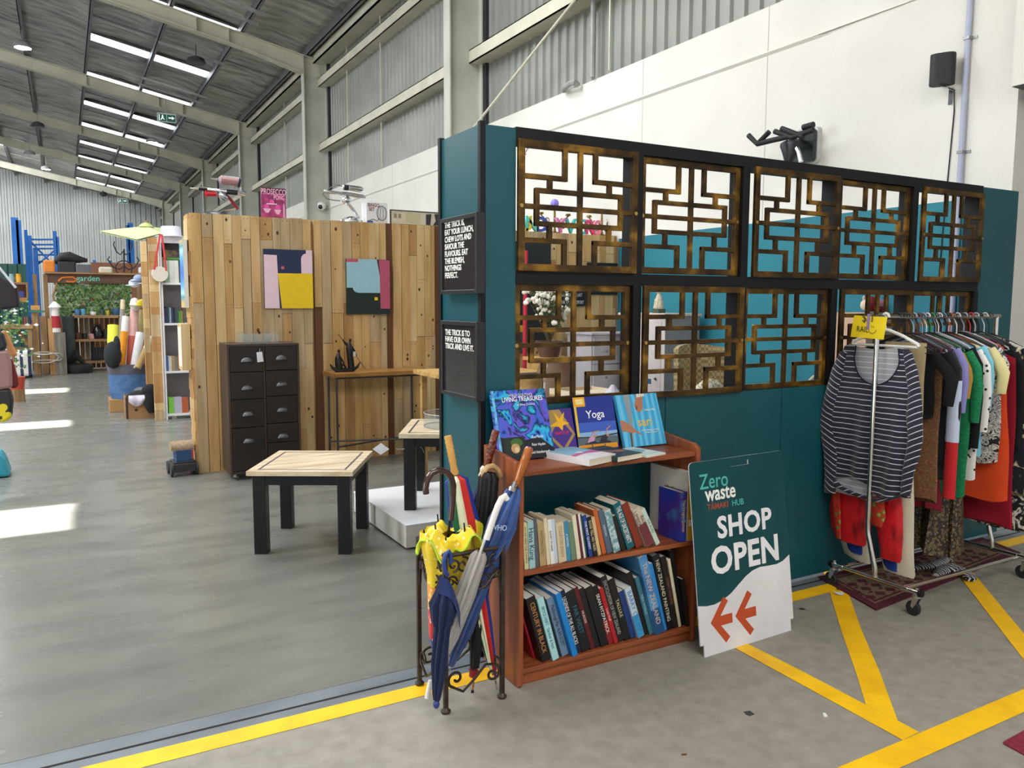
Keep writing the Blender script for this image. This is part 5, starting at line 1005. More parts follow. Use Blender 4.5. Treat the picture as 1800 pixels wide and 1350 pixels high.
# ---- dark bronze boat group on the console
BZ = mat('dark_bronze', '2a2725', '1c1a19', (16, 16, 16), .4, .4)
sc_ = thing('boat_sculpture', 'dark bronze sculpture of two figures in a boat on the console table', 'sculpture', (2.40, 7.66, kz))
SX = lambda u, v, y=7.66: at(u, v, y=y)
m = MB(); P = [SX(580, 640), SX(584, 646), SX(591, 651), SX(606, 652), SX(620, 651), SX(628, 645), SX(633, 636)]
for p in P: p.z = max(p.z, kz+.004)
m.tube(P, [.004, .014, .024, .03, .024, .014, .004], 12); m.v = [(a, b, max(c, kz+.0006)) for a, b, c in m.v]; m.build('boat', BZ, sc_, True)
m = MB(); m.tube([SX(597, 648), SX(595, 640), SX(594, 630), SX(595, 623), SX(596, 619)], [.034, .036, .03, .018, .008], 12); m.ell(SX(595.5, 617), (.014, .014, .017), 12); m.tube([SX(597, 627), SX(602, 634), SX(605, 638)], [.012, .009, .006], 8); m.tube([SX(598, 645), SX(604, 640), SX(608, 647)], [.018, .015, .01], 10); m.build('seated_figure', BZ, sc_, True)
m = MB(); m.tube([SX(618, 650), SX(617, 640), SX(615, 625), SX(614, 612), SX(614, 605), SX(615, 601)], [.034, .032, .03, .034, .024, .008], 14); m.ell(SX(615.5, 598), (.013, .013, .018), 12); m.tube([SX(611, 607), SX(606, 602), SX(602, 597)], [.015, .011, .005], 8); m.tube([SX(618, 609), SX(623, 617), SX(627, 626)], [.012, .01, .005], 8); m.build('standing_figure', BZ, sc_, True)
m = MB(); m.tube([SX(594, 587), SX(602, 597), SX(620, 618), SX(642, 648)], .0028, 6); m.build('pole', BZ, sc_)
q = SX(623, 622, 7.62); m = MB(); m.prism([(-.012, -.026), (.016, -.024), (.012, .022), (-.01, .022)], .0012, frame(q, (1, 0, 0), (0, 0, 1))); m.build('price_tag', plain('c4c4c8', .6), sc_)
# ---- things on top of the timber wall
YT = 8.03
def B(u, v, y=YT): return at(u, v, y=y)
def gun(name, label, g):
    o = thing(name, label, 'lamp', (g[0].x, YT, WZ), 'ray-gun lamps on the timber wall'); return o
SIL = mat('polished_silver', 'cfd2d6', None, rough=.16, metal=1); REDT = plain('8e1c26', .25); 
o = gun('ray_gun_lamp', 'silver and red ray-gun shaped lamp standing at the left end on the timber wall', [B(400, 366)])
base = B(420, 366); base.z = WZ
m = MB(); m.tube([B(418, 364)+Vector((0, 0, -.02)), B(405, 350), B(397, 343)], .014, 10); m.build('stand_arm', REDT, o, True)
m = MB(); m.lathe([(0, 0), (.13, 0), (.12, .014), (.07, .03), (.02, .036), (0, .036)], (B(377, 368).x, YT, WZ), 26); m.build('round_base', plain('2e2e38', .3), o, True)
m = MB(); m.cyl((B(377, 368).x, YT, WZ+.02), B(417, 364)+Vector((0, 0, -.01)), .008, n=8); m.build('base_link', SIL, o)
m = MB(); m.tube([B(334, 331), B(348, 331.5), B(350, 331), B(370, 334), B(400, 337), B(428, 340), B(432, 342)], [.003, .012, .016, .017, .02, .026, .02], 14); m.build('barrel', SIL, o, True)
m = MB(); m.tube([B(349, 331), B(364, 333)], .018, 14); m.tube([B(398, 337), B(417, 339)], .024, 14); m.build('black_grip', plain('1c1c20', .3), o, True)
m = MB(); m.tube([B(371, 314), B(380, 315), B(384, 315)], [.003, .007, .014], 10); m.tube([B(384, 315.5), B(388, 316), B(420, 320), B(424, 321)], [.02, .044, .048, .03], 16); m.build('glass_cylinder', glass('tube_glass', 'f6eef0', .78, .05), o, True)
m = MB(); m.tube([B(388, 317.5), B(418, 321)], .034, 14); m.build('red_cartridge', REDT, o, True)
m = MB(); m.tube([B(418, 320), B(422, 321)], .05, 16); m.build('end_band', plain('202024', .3), o, True)
m = MB(); m.tube([B(361, 341), B(380, 341)], .02, 12); m.tube([B(362, 335), B(363, 346)], .014, 8); m.tube([B(378, 335), B(378, 346)], .014, 8); m.build('red_bracket', plain('c41e2a', .3), o, True)
m = MB(); m.tube([B(386, 339), B(392, 345), B(398, 350)], [.03, .042, .03], 12); m.build('chrome_hub', SIL, o, True)
m = MB(); m.tube([B(404, 336), B(421, 322), B(426, 340)], .006, 8); m.build('rear_strut', SIL, o)
o = gun('ray_gun_lamp', 'all silver ray-gun shaped lamp on the timber wall beside the bingo box', [B(600, 380)])
m = MB(); m.tube([B(632, 384)+Vector((0, 0, -.0)), B(622, 370), B(611, 357)], .016, 10); m.build('stand_arm', SIL, o, True)
m = MB(); m.lathe([(0, 0), (.12, 0), (.115, .02), (.07, .045), (.03, .06), (0, .06)], (B(618, 384).x, YT, WZ), 24); m.build('round_base', SIL, o, True)
m = MB(); m.tube([B(570, 335), B(576, 337), B(590, 339), B(615, 342), B(638, 346), B(642, 348)], [.012, .02, .016, .02, .022, .014], 14); m.build('barrel', SIL, o, True)
m = MB(); m.tube([B(602, 328), B(608, 329), B(634, 333), B(638, 334)], [.014, .026, .03, .018], 14); m.build('upper_cylinder', SIL, o, True)
m = MB(); m.tube([B(604, 329), B(612, 330)], .029, 14); m.build('black_band', plain('26262a', .3), o, True)
m = MB(); m.ell(B(609, 352), (.05, .03, .045), 12); m.build('chrome_hub', SIL, o, True)
m = MB(); m.tube([B(604, 328), B(592, 325), B(582, 329), B(574, 335), B(567, 341), B(574, 349), B(586, 352), B(598, 353)], .005, 8); m.build('cable_loop', plain('6a6a6e', .3), o)
def carton(name, label, px, y, d, cols, cat='box', skew=0):
    a, b, c = B(*px[0], y), B(*px[1], y), B(*px[2], y); o = thing(name, label, cat, ((a.x+b.x)/2, y, WZ)); w, h = (b.x-a.x), max(a.z, b.z)-WZ
    T = frame((a.x, y, WZ+.0005), (math.cos(skew), math.sin(skew), 0), (0, 0, 1)); m = MB(T); m.box(0, w, 0, h, -d, 0); m.build('carton', plain(cols, .45), o); return o, T, w, h
o, T, w, h = carton('board_game_box', 'pink prosecco game box standing on the timber wall', [(459, 329), (502, 332), (503, 374)], 7.98, .06, '5a1636')
CP = (o, T, w, h); m = MB(T); m.prism([(0, 0), (w, 0), (w, h*.8), (0, h*.8)], .0004); m.build('cover_picture', rampmat('pink_party_print', 'noise', [(.35, '6a1a44'), (.5, 'a02a68'), (.65, 'c8408a')], sc=(14, 14, 14), rough=.4), o)
art(CP, T, 'cover_picture', [('e64fa8', oval(.2, .36, .1, .09)), ('e64fa8', oval(.42, .52, .1, .09)), ('e64fa8', oval(.66, .36, .11, .09)), ('f3b8d8', [(.05, .3), (.38, .3), (.28, .16), (.15, .16)]), ('f3b8d8', [(.5, .28), (.8, .28), (.7, .12), (.6, .12)]), ('f3c4de', rect(.2, .62, .44, .48)), ('d8a0c0', [(.86, .02), (.96, .02), (.95, .35), (.92, .5), (.89, .5), (.87, .35)])], .001)
for s, v, sz in (('PROSECCO', .86, .075), ('PONG', .68, .06)): text(s, sz, T @ Matrix.Translation((w*(.5 if v > .8 else .72), h*v, .0016)), plain('f6b6d6', .4), o, 'cover_title', bold=.001, ext=.0003, sx=.62)
o, T, w, h = carton('bingo_set_box', 'white bingo set box standing on the timber wall next to the silver ray-gun lamp', [(644, 355), (681, 359), (681, 388)], 7.99, .16, 'e2e2e4')
text('BINGO', .05, T @ Matrix.Translation((w*.34, h*.86, .0008)), plain('7a1f2c', .5), o, 'cover_title', bold=.001, ext=.0003, sx=.8); text('SET', .05, T @ Matrix.Translation((w*.24, h*.66, .0008)), plain('7a1f2c', .5), o, 'cover_title', bold=.001, ext=.0003, sx=.8)
m = MB(T)
for a in range(5): m.tube([(w*.72+.055*math.cos(t)*math.cos(a*PI/5), h*.5+.075*math.sin(t), .003) for t in [2*PI*k/20 for k in range(20)]], .0018, 5, True)
m.tube([(w*.05, h*.1, .003), (w*.3, h*.2, .003), (w*.5, h*.12, .003), (w*.6, h*.25, .003)], .003, 6); m.build('cage_drawing', plain('3a4050', .5), o)
m = MB(T); m.box(w*.02, w*.3, h*.02, h*.12, 0, .0006); m.build('blue_caption', plain('3f5fae', .5), o)
o = thing('framed_collage', 'low wide framed paper collage leaning on top of the timber wall', 'picture', (B(730, 385).x, 8.02, WZ)); a, b = B(686, 368, 8.02), B(772, 376, 8.02)
T = frame((a.x, 8.02, WZ+.0005), (1, 0, 0), (0, 0, 1)); w, h = b.x+.25-a.x, a.z-WZ
m = MB(T); f = .012
for q in ((0, w, 0, f), (0, w, h-f, h), (0, f, f, h-f), (w-f, w, f, h-f)): m.box(*q, -.02, 0)
m.build('picture_frame', plain('4a463c', .5), o); m = MB(T); m.box(f, w-f, f, h-f, -.015, -.004); m.build('paper', plain('d0cbb4', .6), o)
CP = (o, T, w, h); art(CP, T @ Matrix.Translation((0, 0, -.0035)), 'printed_shape', [('8f8a72', rect(.05, .09, .45, .75)), ('8f8a72', rect(.11, .15, .45, .75)), ('c3bd9c', rect(.22, .42, .2, .85)), ('2a2a2c', [(.5, .1), (.56, .1), (.58, .85), (.5, .8)]), ('2a2a2c', [(.6, .1), (.64, .4), (.62, .85), (.7, .9), (.72, .1)]), ('3c3c3e', rect(.76, .9, .15, .8))], .001)
# pictures and a shallow box fixed to the end of the wall
o = thing('canvas_painting', 'blue seaside canvas hung on the end of the timber wall', 'painting', (1.0, 8.05, 1.3)); a, b = at(332, 415, x=.98), at(321, 420, x=.98)
z0 = at(330, 541, x=.98).z; m = MB(); m.box(.975, 1.012, YW+.02, YW+.27, z0, at(331, 416, x=.98).z); m.cur = 1; m.box(.9745, .975, YW+.02, YW+.27, z0, at(331, 416, x=.98).z); m.build('canvas', [plain('e6e2da', .6), rampmat('sea_painting', 'wave', [(0, '3f7fd0'), (.4, '6fb2e4'), (.7, 'bfe0ec'), (.85, '3fa0a8'), (1, 'd8b878')], sc=(1, .3, 1), scale=.5, bands='Z', rough=.6)], o)
o = thing('wall_box', 'shallow pale timber box frame hung low on the end of the timber wall', 'box', (1.0, 8.05, .9)); z0, z1 = at(337, 657, x=.96).z, at(337, 572, x=.96).z
m = MB(); m.box(.935, 1.012, YW+.03, YW+.30, z0, z1); m.cur = 1; m.box(.9345, .935, YW+.05, YW+.28, z0+.03, z1-.03); m.build('frame', [PW[2], plain('e9e0d4', .6)], o)
# toy train by the foot of the wall
o = thing('toy_engine', 'wooden toy engine with blue cab on black wheels on the floor by the timber wall', 'toy', (.90, 7.93, 0)); TE = TR((.90, 7.95, 0), rz=.05)
m = MB(TE); m.box(-.10, .10, -.13, .13, .04, .115); m.box(-.085, .085, -.10, .10, .115, .13); m.build('chassis', mat('worn_dark_timber', '34353a', '25262b', (20, 20, 20), .6), o, bevel=.004)
m = MB(TE); m.box(-.06, .075, -.08, .09, .13, .235); m.build('blue_cab', plain('2b4a78', .6), o, bevel=.003)
m = MB(TE); m.tube([(x, .0, .255) for x in (-.10, .10)], .075, 18, flat=.8); m.v = [(x, y, max(z, TE.translation.z+.232)) for x, y, z in m.v]; m.build('boiler_roof', mat('pale_slatted_timber', 'b39a7e', '8e765c', (40, 40, 40), .6), o, True)
for x in (-.115, .103):
    for y in (-.09, .09): m = MB(TE); m.lathe([(.012, 0), (.06, 0), (.06, .018), (.012, .018)], n=18, T=TR((x, y, .06), ry=PI/2)); m.build('wheel', plain('2c2d31', .6), o)
m = MB(); p = at(338, 778, y=8.12); m.box(p.x-.03, p.x+.06, 8.12, 8.24, 0, p.z); tag(m.build('card_box', [plain('d65a78', .5)]), 'pink and white card box behind the toy engine', 'box')
# ---------------------------------------------------------------- things in the shop seen through the grilles
def span(u0, u1, v0, v1, y):
    """x range and z range of a pixel box on the plane y"""
    a, b = at(u0, (v0+v1)/2, y=y), at(u1, (v0+v1)/2, y=y); c = (u0+u1)/2
    return a.x, b.x, at(c, v1, y=y).z, at(c, v0, y=y).z
x0, x1, z0, z1 = span(1041, 1120, 585, 700, 7.2)
dr = thing('dresser', 'pale grey chest of drawers against the timber wall behind the first lower grille', 'chest of drawers', ((x0+x1)/2, 7.4, 0))
PG = mat('pale_grey_furniture', 'bdbac0', 'a9a6ac', (3, 3, 3), .5)
m = MB(); m.box(x0, x1, 7.22, 7.7, .04, z1-.02); m.build('case', PG, dr); m = MB(); m.box(x0-.02, x1+.02, 7.19, 7.72, z1-.02, z1); m.build('top', PG, dr, bevel=.003)
for i in range(4):
    a, b = .07+(z1-.12)*i/4, .07+(z1-.12)*(i+1)/4-.012; m = MB(); m.box(x0+.02, x1-.02, 7.20, 7.225, a, b); d = m.build('drawer', PG, dr, bevel=.002)
    for x in (x0+(x1-x0)*.3, x0+(x1-x0)*.7): m = MB(); m.ell((x, 7.19, (a+b)/2), (.013, .013, .013), 10); m.build('knob', plain('6a6468', .3), d, True)
wx, wy = at(1168, 620, y=6.35).x, 6.35; wz = at(1168, 551, y=6.35).z; wd = 7.1
wb = thing('wardrobe', 'pale grey wooden cupboard behind the second lower grille', 'cupboard', (wx+.25, 6.7, 0))
m = MB(); m.box(wx, wx+.46, wy, wd, .03, wz-.03); m.cur = 1; m.box(wx, wx+.46, wy-.004, wy, .03, wz-.03); m.build('body', [plain('cfc8c6', .55), plain('8f8c90', .55)], wb); m = MB(); m.box(wx-.02, wx+.48, wy-.02, wd+.02, wz-.03, wz); m.build('top', plain('d8c4bc', .5), wb, bevel=.003)
m = MB(); m.box(wx-.006, wx, wy+.05, wd-.05, .1, wz-.08); m.build('door', plain('cbc4c4', .5), wb)
m = MB(); m.ell((wx-.016, wy+.12, wz*.55), .014, 10); m.build('knob', plain('4a4648', .3), wb, True)
c = at(1158, 552, y=6.6); c.z = wz
ca = thing('cat_statue', 'cream statue of a sitting cat on a dark base standing on the grey cupboard', 'statue', c); IV = mat('aged_ivory', 'd6cdb4', 'b8ae92', (20, 20, 20), .5)
m = MB(); m.box(c.x-.05, c.x+.05, c.y-.05, c.y+.05, wz+.0005, wz+.045); m.build('base', plain('4f5a4c', .5), ca, bevel=.004)
m = MB(); m.lathe([(0, 0), (.045, 0), (.05, .03), (.042, .08), (.03, .13), (.02, .155), (.018, .165)], (c.x, c.y, wz+.045), 16); m.ell((c.x-.004, c.y, wz+.225), (.026, .028, .028), 12); m.ell((c.x-.026, c.y-.01, wz+.217), (.014, .012, .011), 8)
for dy in (-.014, .014): m.tube([(c.x, c.y+dy, wz+.24), (c.x, c.y+dy*1.3, wz+.268)], [.009, .001], 8)
for dy in (-.018, .018): m.tube([(c.x-.03, c.y+dy, wz+.15), (c.x-.04, c.y+dy, wz+.09), (c.x-.045, c.y+dy, wz+.05)], [.012, .010, .013], 8)
m.tube([(c.x+.04, c.y, wz+.05), (c.x+.05, c.y+.03, wz+.055), (c.x+.03, c.y+.05, wz+.055)], .009, 8); m.build('cat', IV, ca, True)
x0, x1, z0, z1 = span(1190, 1276, 612, 692, 5.2)
wc = thing('wicker_chair', 'wicker armchair with a leaf-print cushion behind the second lower grille', 'chair', ((x0+x1)/2, 5.8, 0)); WIC = rampmat('wicker_weave', 'chk', [(0, '8f7a52'), (.5, '8f7a52'), (.51, 'b7a47a'), (1, 'b7a47a')], sc=(30, 30, 30), scale=1.2, const=True, rough=.7, bump=.3)
m = MB(); m.sheet(16, 12, lambda u, v: (x0+(x1-x0)*u, 5.15+.16*math.sin(PI*u)+.04*v, .35+(z1-.35)*v+.03*math.sin(PI*u)*v), .04); m.build('backrest', WIC, wc, True)
m = MB(); m.box(x0+.02, x1-.02, 4.65, 5.08, .3, .38); m.build('seat', WIC, wc, bevel=.01)
for x in (x0+.02, x1-.06):
    m = MB(); m.tube([(x+.02, 5.15, .66), (x+.02, 4.8, .64), (x+.02, 4.66, .6), (x+.02, 4.64, .38)], .03, 8); m.build('armrest', WIC, wc, True)
    for y in (4.68, 5.05): m = MB(); m.cyl((x+.02, y, 0), (x+.02, y, .3), .022, n=8); m.build('leg', WIC, wc)
x0b, x1b, z0b, z1b = span(1196, 1270, 638, 700, 4.95)
m = MB(); m.ell(((x0b+x1b)/2, 4.86, .40+(z1b-.0)*.0+.30), ((x1b-x0b)/2, .10, .30), 20); tag(m.build('cushion', rampmat('leaf_print', 'noise', [(.4, 'ded6c8'), (.49, 'ded6c8'), (.52, '7f7a52'), (.58, '9c8f66'), (.62, 'd9cfc0')], sc=(14, 14, 14), scale=1, dist=2, rough=.8), smooth=True), 'cream leaf-print cushion leaning in the wicker armchair', 'cushion')
# near table with jar, chair, tray and crystal bowl
x0, x1, z0, z1 = span(880, 962, 655, 668, 6.0)
nt = thing('dining_table', 'light timber dining table seen through the first lower grille', 'table', ((x0+x1)/2, 6.3, 0)); OA = mat('light_oak', 'c9a468', 'a9824a', (3, 20, 20), .5)
m = MB(); m.box(x0-.5, x1, 6.02, 6.75, z1-.04, z1); m.build('tabletop', OA, nt, bevel=.003)
for x in (x0-.45, x1-.08):
    for y in (6.06, 6.66): m = MB(); m.box(x, x+.05, y, y+.05, 0, z1-.04); m.build('leg', OA, nt)
p = at(975, 690, y=5.75); gj = thing('amphora_jar', 'large brown-tinted glass jar standing behind the first lower grille', 'jar', (p.x, 5.75, 0)); z0, z1 = .12, at(975, 636, y=5.75).z; r = at(1008, 660, y=5.75).x-p.x
m = MB(); m.lathe([(.0, z0), (r*.45, z0), (r*.8, z0+(z1-z0)*.3), (r, z0+(z1-z0)*.6), (r*.9, z0+(z1-z0)*.85), (r*.7, z1-.02), (r*.72, z1)], (p.x, 5.75, 0), 28); m.build('glass_body', glass('brown_glass', 'b59a86', .6, .05), gj, True)
m = MB(); m.lathe([(r*.5, 0), (r*.5, .02), (r*.46, z0), (r*.4, z0)], (p.x, 5.75, 0), 24); m.build('stand', plain('5a4a3c'), gj)
x0, x1, z0, z1 = span(905, 962, 668, 690, 4.9)
ch = thing('cafe_chair', 'steel-framed chair with a curved ply back seen low through the first lower grille', 'chair', ((x0+x1)/2, 4.9, 0)); STL = plain('4c5054', .35, .7)
m = MB(); m.sheet(14, 4, lambda u, v: (x0+.02+(x1-x0)*u, 5.0-.10*math.sin(PI*u), z1-.075+.085*v), .012); m.build('backrest', OA, ch, True)
m = MB(); m.box(x0+.03, x1, 4.6, 4.95, .45, .465); m.build('seat', OA, ch, bevel=.004)
m = MB(); m.tube([(x0+.03, 5.0, .0), (x0+.03, 4.98, .5), (x0+.03, 5.0, z1), (x0+.09, 4.97, z1+.035), (x1-.05, 4.97, z1+.035), (x1+.01, 5.0, z1), (x1+.01, 4.98, .5), (x1+.01, 5.0, 0)], .011, 8); m.build('frame', STL, ch, True)
for x in (x0+.04, x1-.0): m = MB(); m.cyl((x, 4.62, 0), (x, 4.62, .45), .011, n=8); m.build('leg', STL, ch)
x0, x1, z0, z1 = span(1002, 1078, 684, 700, 4.25)
tt = thing('serving_table', 'low table with a shallow timber tray top behind the first lower grille', 'table', ((x0+x1)/2, 4.6, 0))
m = MB(); m.box(x0, x1, 4.1, 4.5, z0-.0, z0+.015); m.build('tray_base', OA, tt)
for a in ((x0, x0+.012, 4.1, 4.5), (x1-.012, x1, 4.1, 4.5), (x0+.012, x1-.012, 4.3, 4.112), (x0+.012, x1-.012, 4.488, 4.5)): m = MB(); m.box(*a, z0+.015, z0+.05); m.build('rim', plain('d8c8ae', .5), tt)
for x in (x0+.03, x1-.06):
    for y in (4.13, 4.44): m = MB(); m.box(x, x+.03, y, y+.03, 0, z0); m.build('leg', OA, tt)
p = at(1077, 700, y=3.75); cz = at(1077, 693, y=3.75).z
cr = thing('crystal_lamp', 'faceted crystal finial of a stand behind the first lower grille', 'lamp', (p.x, 3.75, 0)); m = MB(); m.cyl((p.x, 3.75, .02), (p.x, 3.75, cz-.02), .012, n=8); m.lathe([(.12, 0), (.12, .02), (.02, .03)], (p.x, 3.75, 0), 16); m.build('stem', STL, cr)
m = MB(); m.lathe([(.0, 0), (.06, .005), (.045, .03), (.01, .075), (0, .078)], (p.x, 3.75, cz-.02), 10); m.build('crystal', glass('crystal', 'eeeaf4', .35, .02), cr)
# boards, pole and the flowering plant
def board(name, label, u0, u1, v0, v1, y, col, cat='board', d=.02):
    x0, x1, z0, z1 = span(u0, u1, v0, v1, y); m = MB(); m.box(x0, x1, y, y+d, z0, z1); return tag(m.build(name, plain(col, .4), bevel=.002), label, cat), (x0, x1, z0, z1)
board('dark_board', 'large black board on the timber wall behind the left end of the grilles', 880, 968, 425, 605, YW-.034, '17181d')
board('painted_board', 'green and yellow painted panel low at the left behind the first lower grille', 880, 928, 585, 622, YW-.06, '2d4a35')
board('painted_strip', 'yellow painted strip above the green panel behind the first lower grille', 880, 926, 572, 584, YW-.06, 'd8a81e')
o, q = board('chalk_menu', 'black board with white chalk lettering behind the first lower grille', 976, 1030, 480, 538, YW-.05, '1b1d26', 'sign')
for i, s in enumerate(('IF YOU WANT', 'YOUR SHOES TO LAST', 'THINK ON TRANSPORT', 'WALK LESS')): text(s, .055, frame((q[0]+.04, YW-.051, q[3]-.17-.085*i), (1, 0, 0), (0, 0, 1)), plain('e4e4e4', .6), o, align='LEFT', ext=.0004, sx=.6)
board('wall_hook_rail', 'black hanging rail on the timber wall behind the first pair of grilles', 1033, 1086, 462, 470, YW-.04, '1b1b1e', 'rail')
board('wall_hook_rail', 'lower black rail with hooks on the timber wall behind the first lower grille', 1031, 1086, 511, 518, YW-.04, '1b1b1e', 'rail')
p, q = at(926, 440, y=7.6), at(930, 660, y=7.6); m = MB(); m.cyl((p.x-.02, 7.62, 0), (p.x, 7.62, p.z), .024, n=10); tag(m.build('red_pole', plain('c4283c', .4)), 'slim red pole standing behind the first grilles', 'pole')
p = at(965, 627, y=6.4); pp = thing('flowering_plant', 'brown pot of white blossom behind the first lower grille', 'plant', (p.x, 6.4, 0)); tz = at(965, 627, y=6.4).z
m = MB(); m.lathe([(.0, 0), (.09, 0), (.13, .14), (.135, .15), (.12, .15), (.11, .12), (0, .12)], (p.x, 6.4, tz), 20); m.build('pot', plain('5a4038', .5), pp, True)
m = MB(); m.box(p.x-.2, p.x+.2, 6.25, 6.55, tz-.03, tz-.001); m.box(p.x-.17, p.x+.17, 6.28, 6.52, 0, tz-.03); tag(m.build('pot_stand', OA), 'small timber stand under the pot of white blossom', 'stand')
RB_ = random.Random(5); m = MB(); mb = MB(); ml = MB()
for i in range(46):
    th, e = RB_.uniform(0, 2*PI), RB_.uniform(.1, 1); L = RB_.uniform(.25, .62); d = Vector((math.cos(th)*e*.62, math.sin(th)*e*.5, 1)).normalized(); a = Vector((p.x, 6.4, tz+.12)); b = a+d*L
    m.tube([a, a+d*L*.6+Vector((0, 0, .03)), b], [.004, .003, .002], 5)
    for k in range(RB_.choice((2, 3, 4))): c = b+Vector((RB_.uniform(-.05, .05), RB_.uniform(-.05, .05), RB_.uniform(-.06, .04))); mb.ell(c, RB_.uniform(.014, .026), 7)
    for k in range(3): c = a.lerp(b, RB_.uniform(.4, 1)); ml.add([c, c+Vector((.03, .0, .02)), c+Vector((.05, .01, .0)), c+Vector((.02, -.01, -.015))], [(0, 1, 2, 3)])
m.build('stems', plain('5a5236'), pp); mb.build('blossom', plain('eeeadd', .7), pp, True); ml.build('leaves', plain('56683c'), pp)
# letters and brass fittings along the top of the timber wall behind the grilles
for s, u, v, c in (('U', 924, 372, 'e8cf3c'), ('N', 934, 362, '5fd0c8'), ('D', 952, 400, '3a4ab8'), ('Y', 985, 390, 'd878b8'), ('V', 1003, 385, '3ac0c0'), ('E', 1021, 382, '36b8c8'), ('R', 1036, 389, 'e0407a'), ('S', 1050, 384, 'ee8aa0')):
    p = at(u, v, y=8.06); o = text(s, .24, frame((p.x, 8.06, WZ+.09), (1, 0, 0), (0, 0, 1)), plain(c, .4), None, 'foam_letter', bold=.004, ext=.02)
    tag(o, 'bright %s foam letter %s standing on the timber wall behind the top left grille' % ({'U': 'yellow', 'N': 'mint', 'D': 'blue', 'Y': 'lilac pink', 'V': 'turquoise', 'E': 'sky blue', 'R': 'crimson', 'S': 'pale pink'}[s], s), 'letter', 'foam letters along the timber wall')
BRS = mat('aged_brass', '8a7038', '5f4c26', (20, 20, 20), .35, .85)
for u, label in ((975, 'curly brass candelabra with a purple bulb behind the top left grille'), (1058, 'curly brass candelabra nearest the post behind the top left grille')):
    p = at(u, 380, y=8.14); b = Vector((p.x, 8.14, WZ)); o = thing('candelabra', label, 'candelabra', b, 'brass candelabra on the timber wall')
    m = MB(); m.lathe([(0, 0), (.07, 0), (.06, .02), (.02, .035), (.012, .08), (.03, .11), (.015, .15), (.012, .3), (.0, .31)], b, 16); m.build('stem', BRS, o, True)
    for s in (-1, 1):
        m = MB(); m.tube([b+Vector((s*x, 0, z)) for x, z in ((.01, .12), (.06, .07), (.13, .08), (.17, .14), (.15, .19), (.19, .22))], .008, 7); m.tube(spiral(b+Vector((s*.10, 0, .16)), .035, 0, 1.2, (s, 0, 0), (0, 0, 1)), .006, 6); m.lathe([(.01, 0), (.035, .01), (.028, .03), (.018, .03)], b+Vector((s*.19, 0, .22)), 12); m.build('arm', BRS, o, True)
    if u < 1000: m = MB(); m.ell(b+Vector((.0, 0, .36)), (.05, .05, .055), 12); m.build('bulb', plain('8a7ad8', .2), o, True)
p = at(928, 266, x=XW-.01); m = MB(); m.tube([p+Vector((0, 0, .05)), p+Vector((-.03, 0, .0)), p+Vector((-.05, 0, -.03)), p+Vector((-.03, 0, -.05))], .008, 6); tag(m.build('wall_hook', STEEL), 'small steel hook on the white wall behind the top left grille', 'hook')
# plush toy on a shelf behind the clothes
p = at(1538, 549, y=4.3); ph = thing('plush_toy', 'pink and red knitted plush toy lying on a box behind the clothes rack', 'toy', p); PK = mat('pink_knit', 'c890a4', 'b87a90', (60, 60, 60), .9); PR = mat('red_knit', '9a1f34', '7a1628', (60, 60, 60), .9)
zb = p.z; m = MB(); m.ell((p.x+.03, 4.3, zb+.055), (.12, .06, .055), 16); m.build('body', PK, ph, True); m = MB(); m.ell((p.x-.10, 4.28, zb+.07), (.065, .06, .065), 16); m.ell((p.x-.02, 4.26, zb+.03), (.08, .03, .025), 10); m.build('jumper', PR, ph, True)
m = MB(); m.ell((p.x-.165, 4.27, zb+.06), (.035, .04, .045), 12); m.ell((p.x-.17, 4.28, zb+.115), (.016, .01, .02), 8); m.ell((p.x+.15, 4.29, zb+.028), (.035, .03, .026), 8); m.build('head_and_paws', plain('d9c8b0', .8), ph, True)
m = MB(); m.box(p.x-.3, min(p.x+.16, XW-.01), 4.15, 4.5, 0, zb-.001); tag(m.build('tall_box', plain('c9a58c', .7)), 'tall pinkish cardboard box under the plush toy behind the clothes rack', 'box')
p = at(1428, 672, y=5.0); m = MB(); m.tube([at(1421, 680, y=4.6), at(1424, 668, y=4.6), at(1430, 662, y=4.6), at(1438, 660, y=4.6), at(1445, 668, y=4.6)], .012, 8); hd = m.build('basket_handle', plain('cfc4ae', .6), smooth=True); m = MB(); c = at(1432, 690, y=4.6); m.lathe([(0, 0), (.17, 0), (.2, c.z-.03), (.19, c.z-.03), (.16, .02), (0, .02)], (c.x+.02, 4.6, 0), 20); bk = tag(m.build('tall_basket', WIC), 'tall basket with a pale loop handle behind the third lower grille', 'basket'); kid(hd, bk)
p = at(1132, 672, y=5.2); m = MB(); m.sheet(8, 4, lambda u, v: tuple(at(1126+16*u, 680-14*u+9*v-6*math.sin(PI*u), y=5.2)), .02); bt = m.build('blade', plain('4f86b8', .5)); m = MB(); m.cyl(at(1128, 682, y=5.2), (at(1126, 690, y=5.2).x, 5.2, 0), .012, n=8); o = tag(m.build('toy_windmill', STL), 'blue-bladed garden stick low behind the second lower grille', 'ornament'); kid(bt, o)
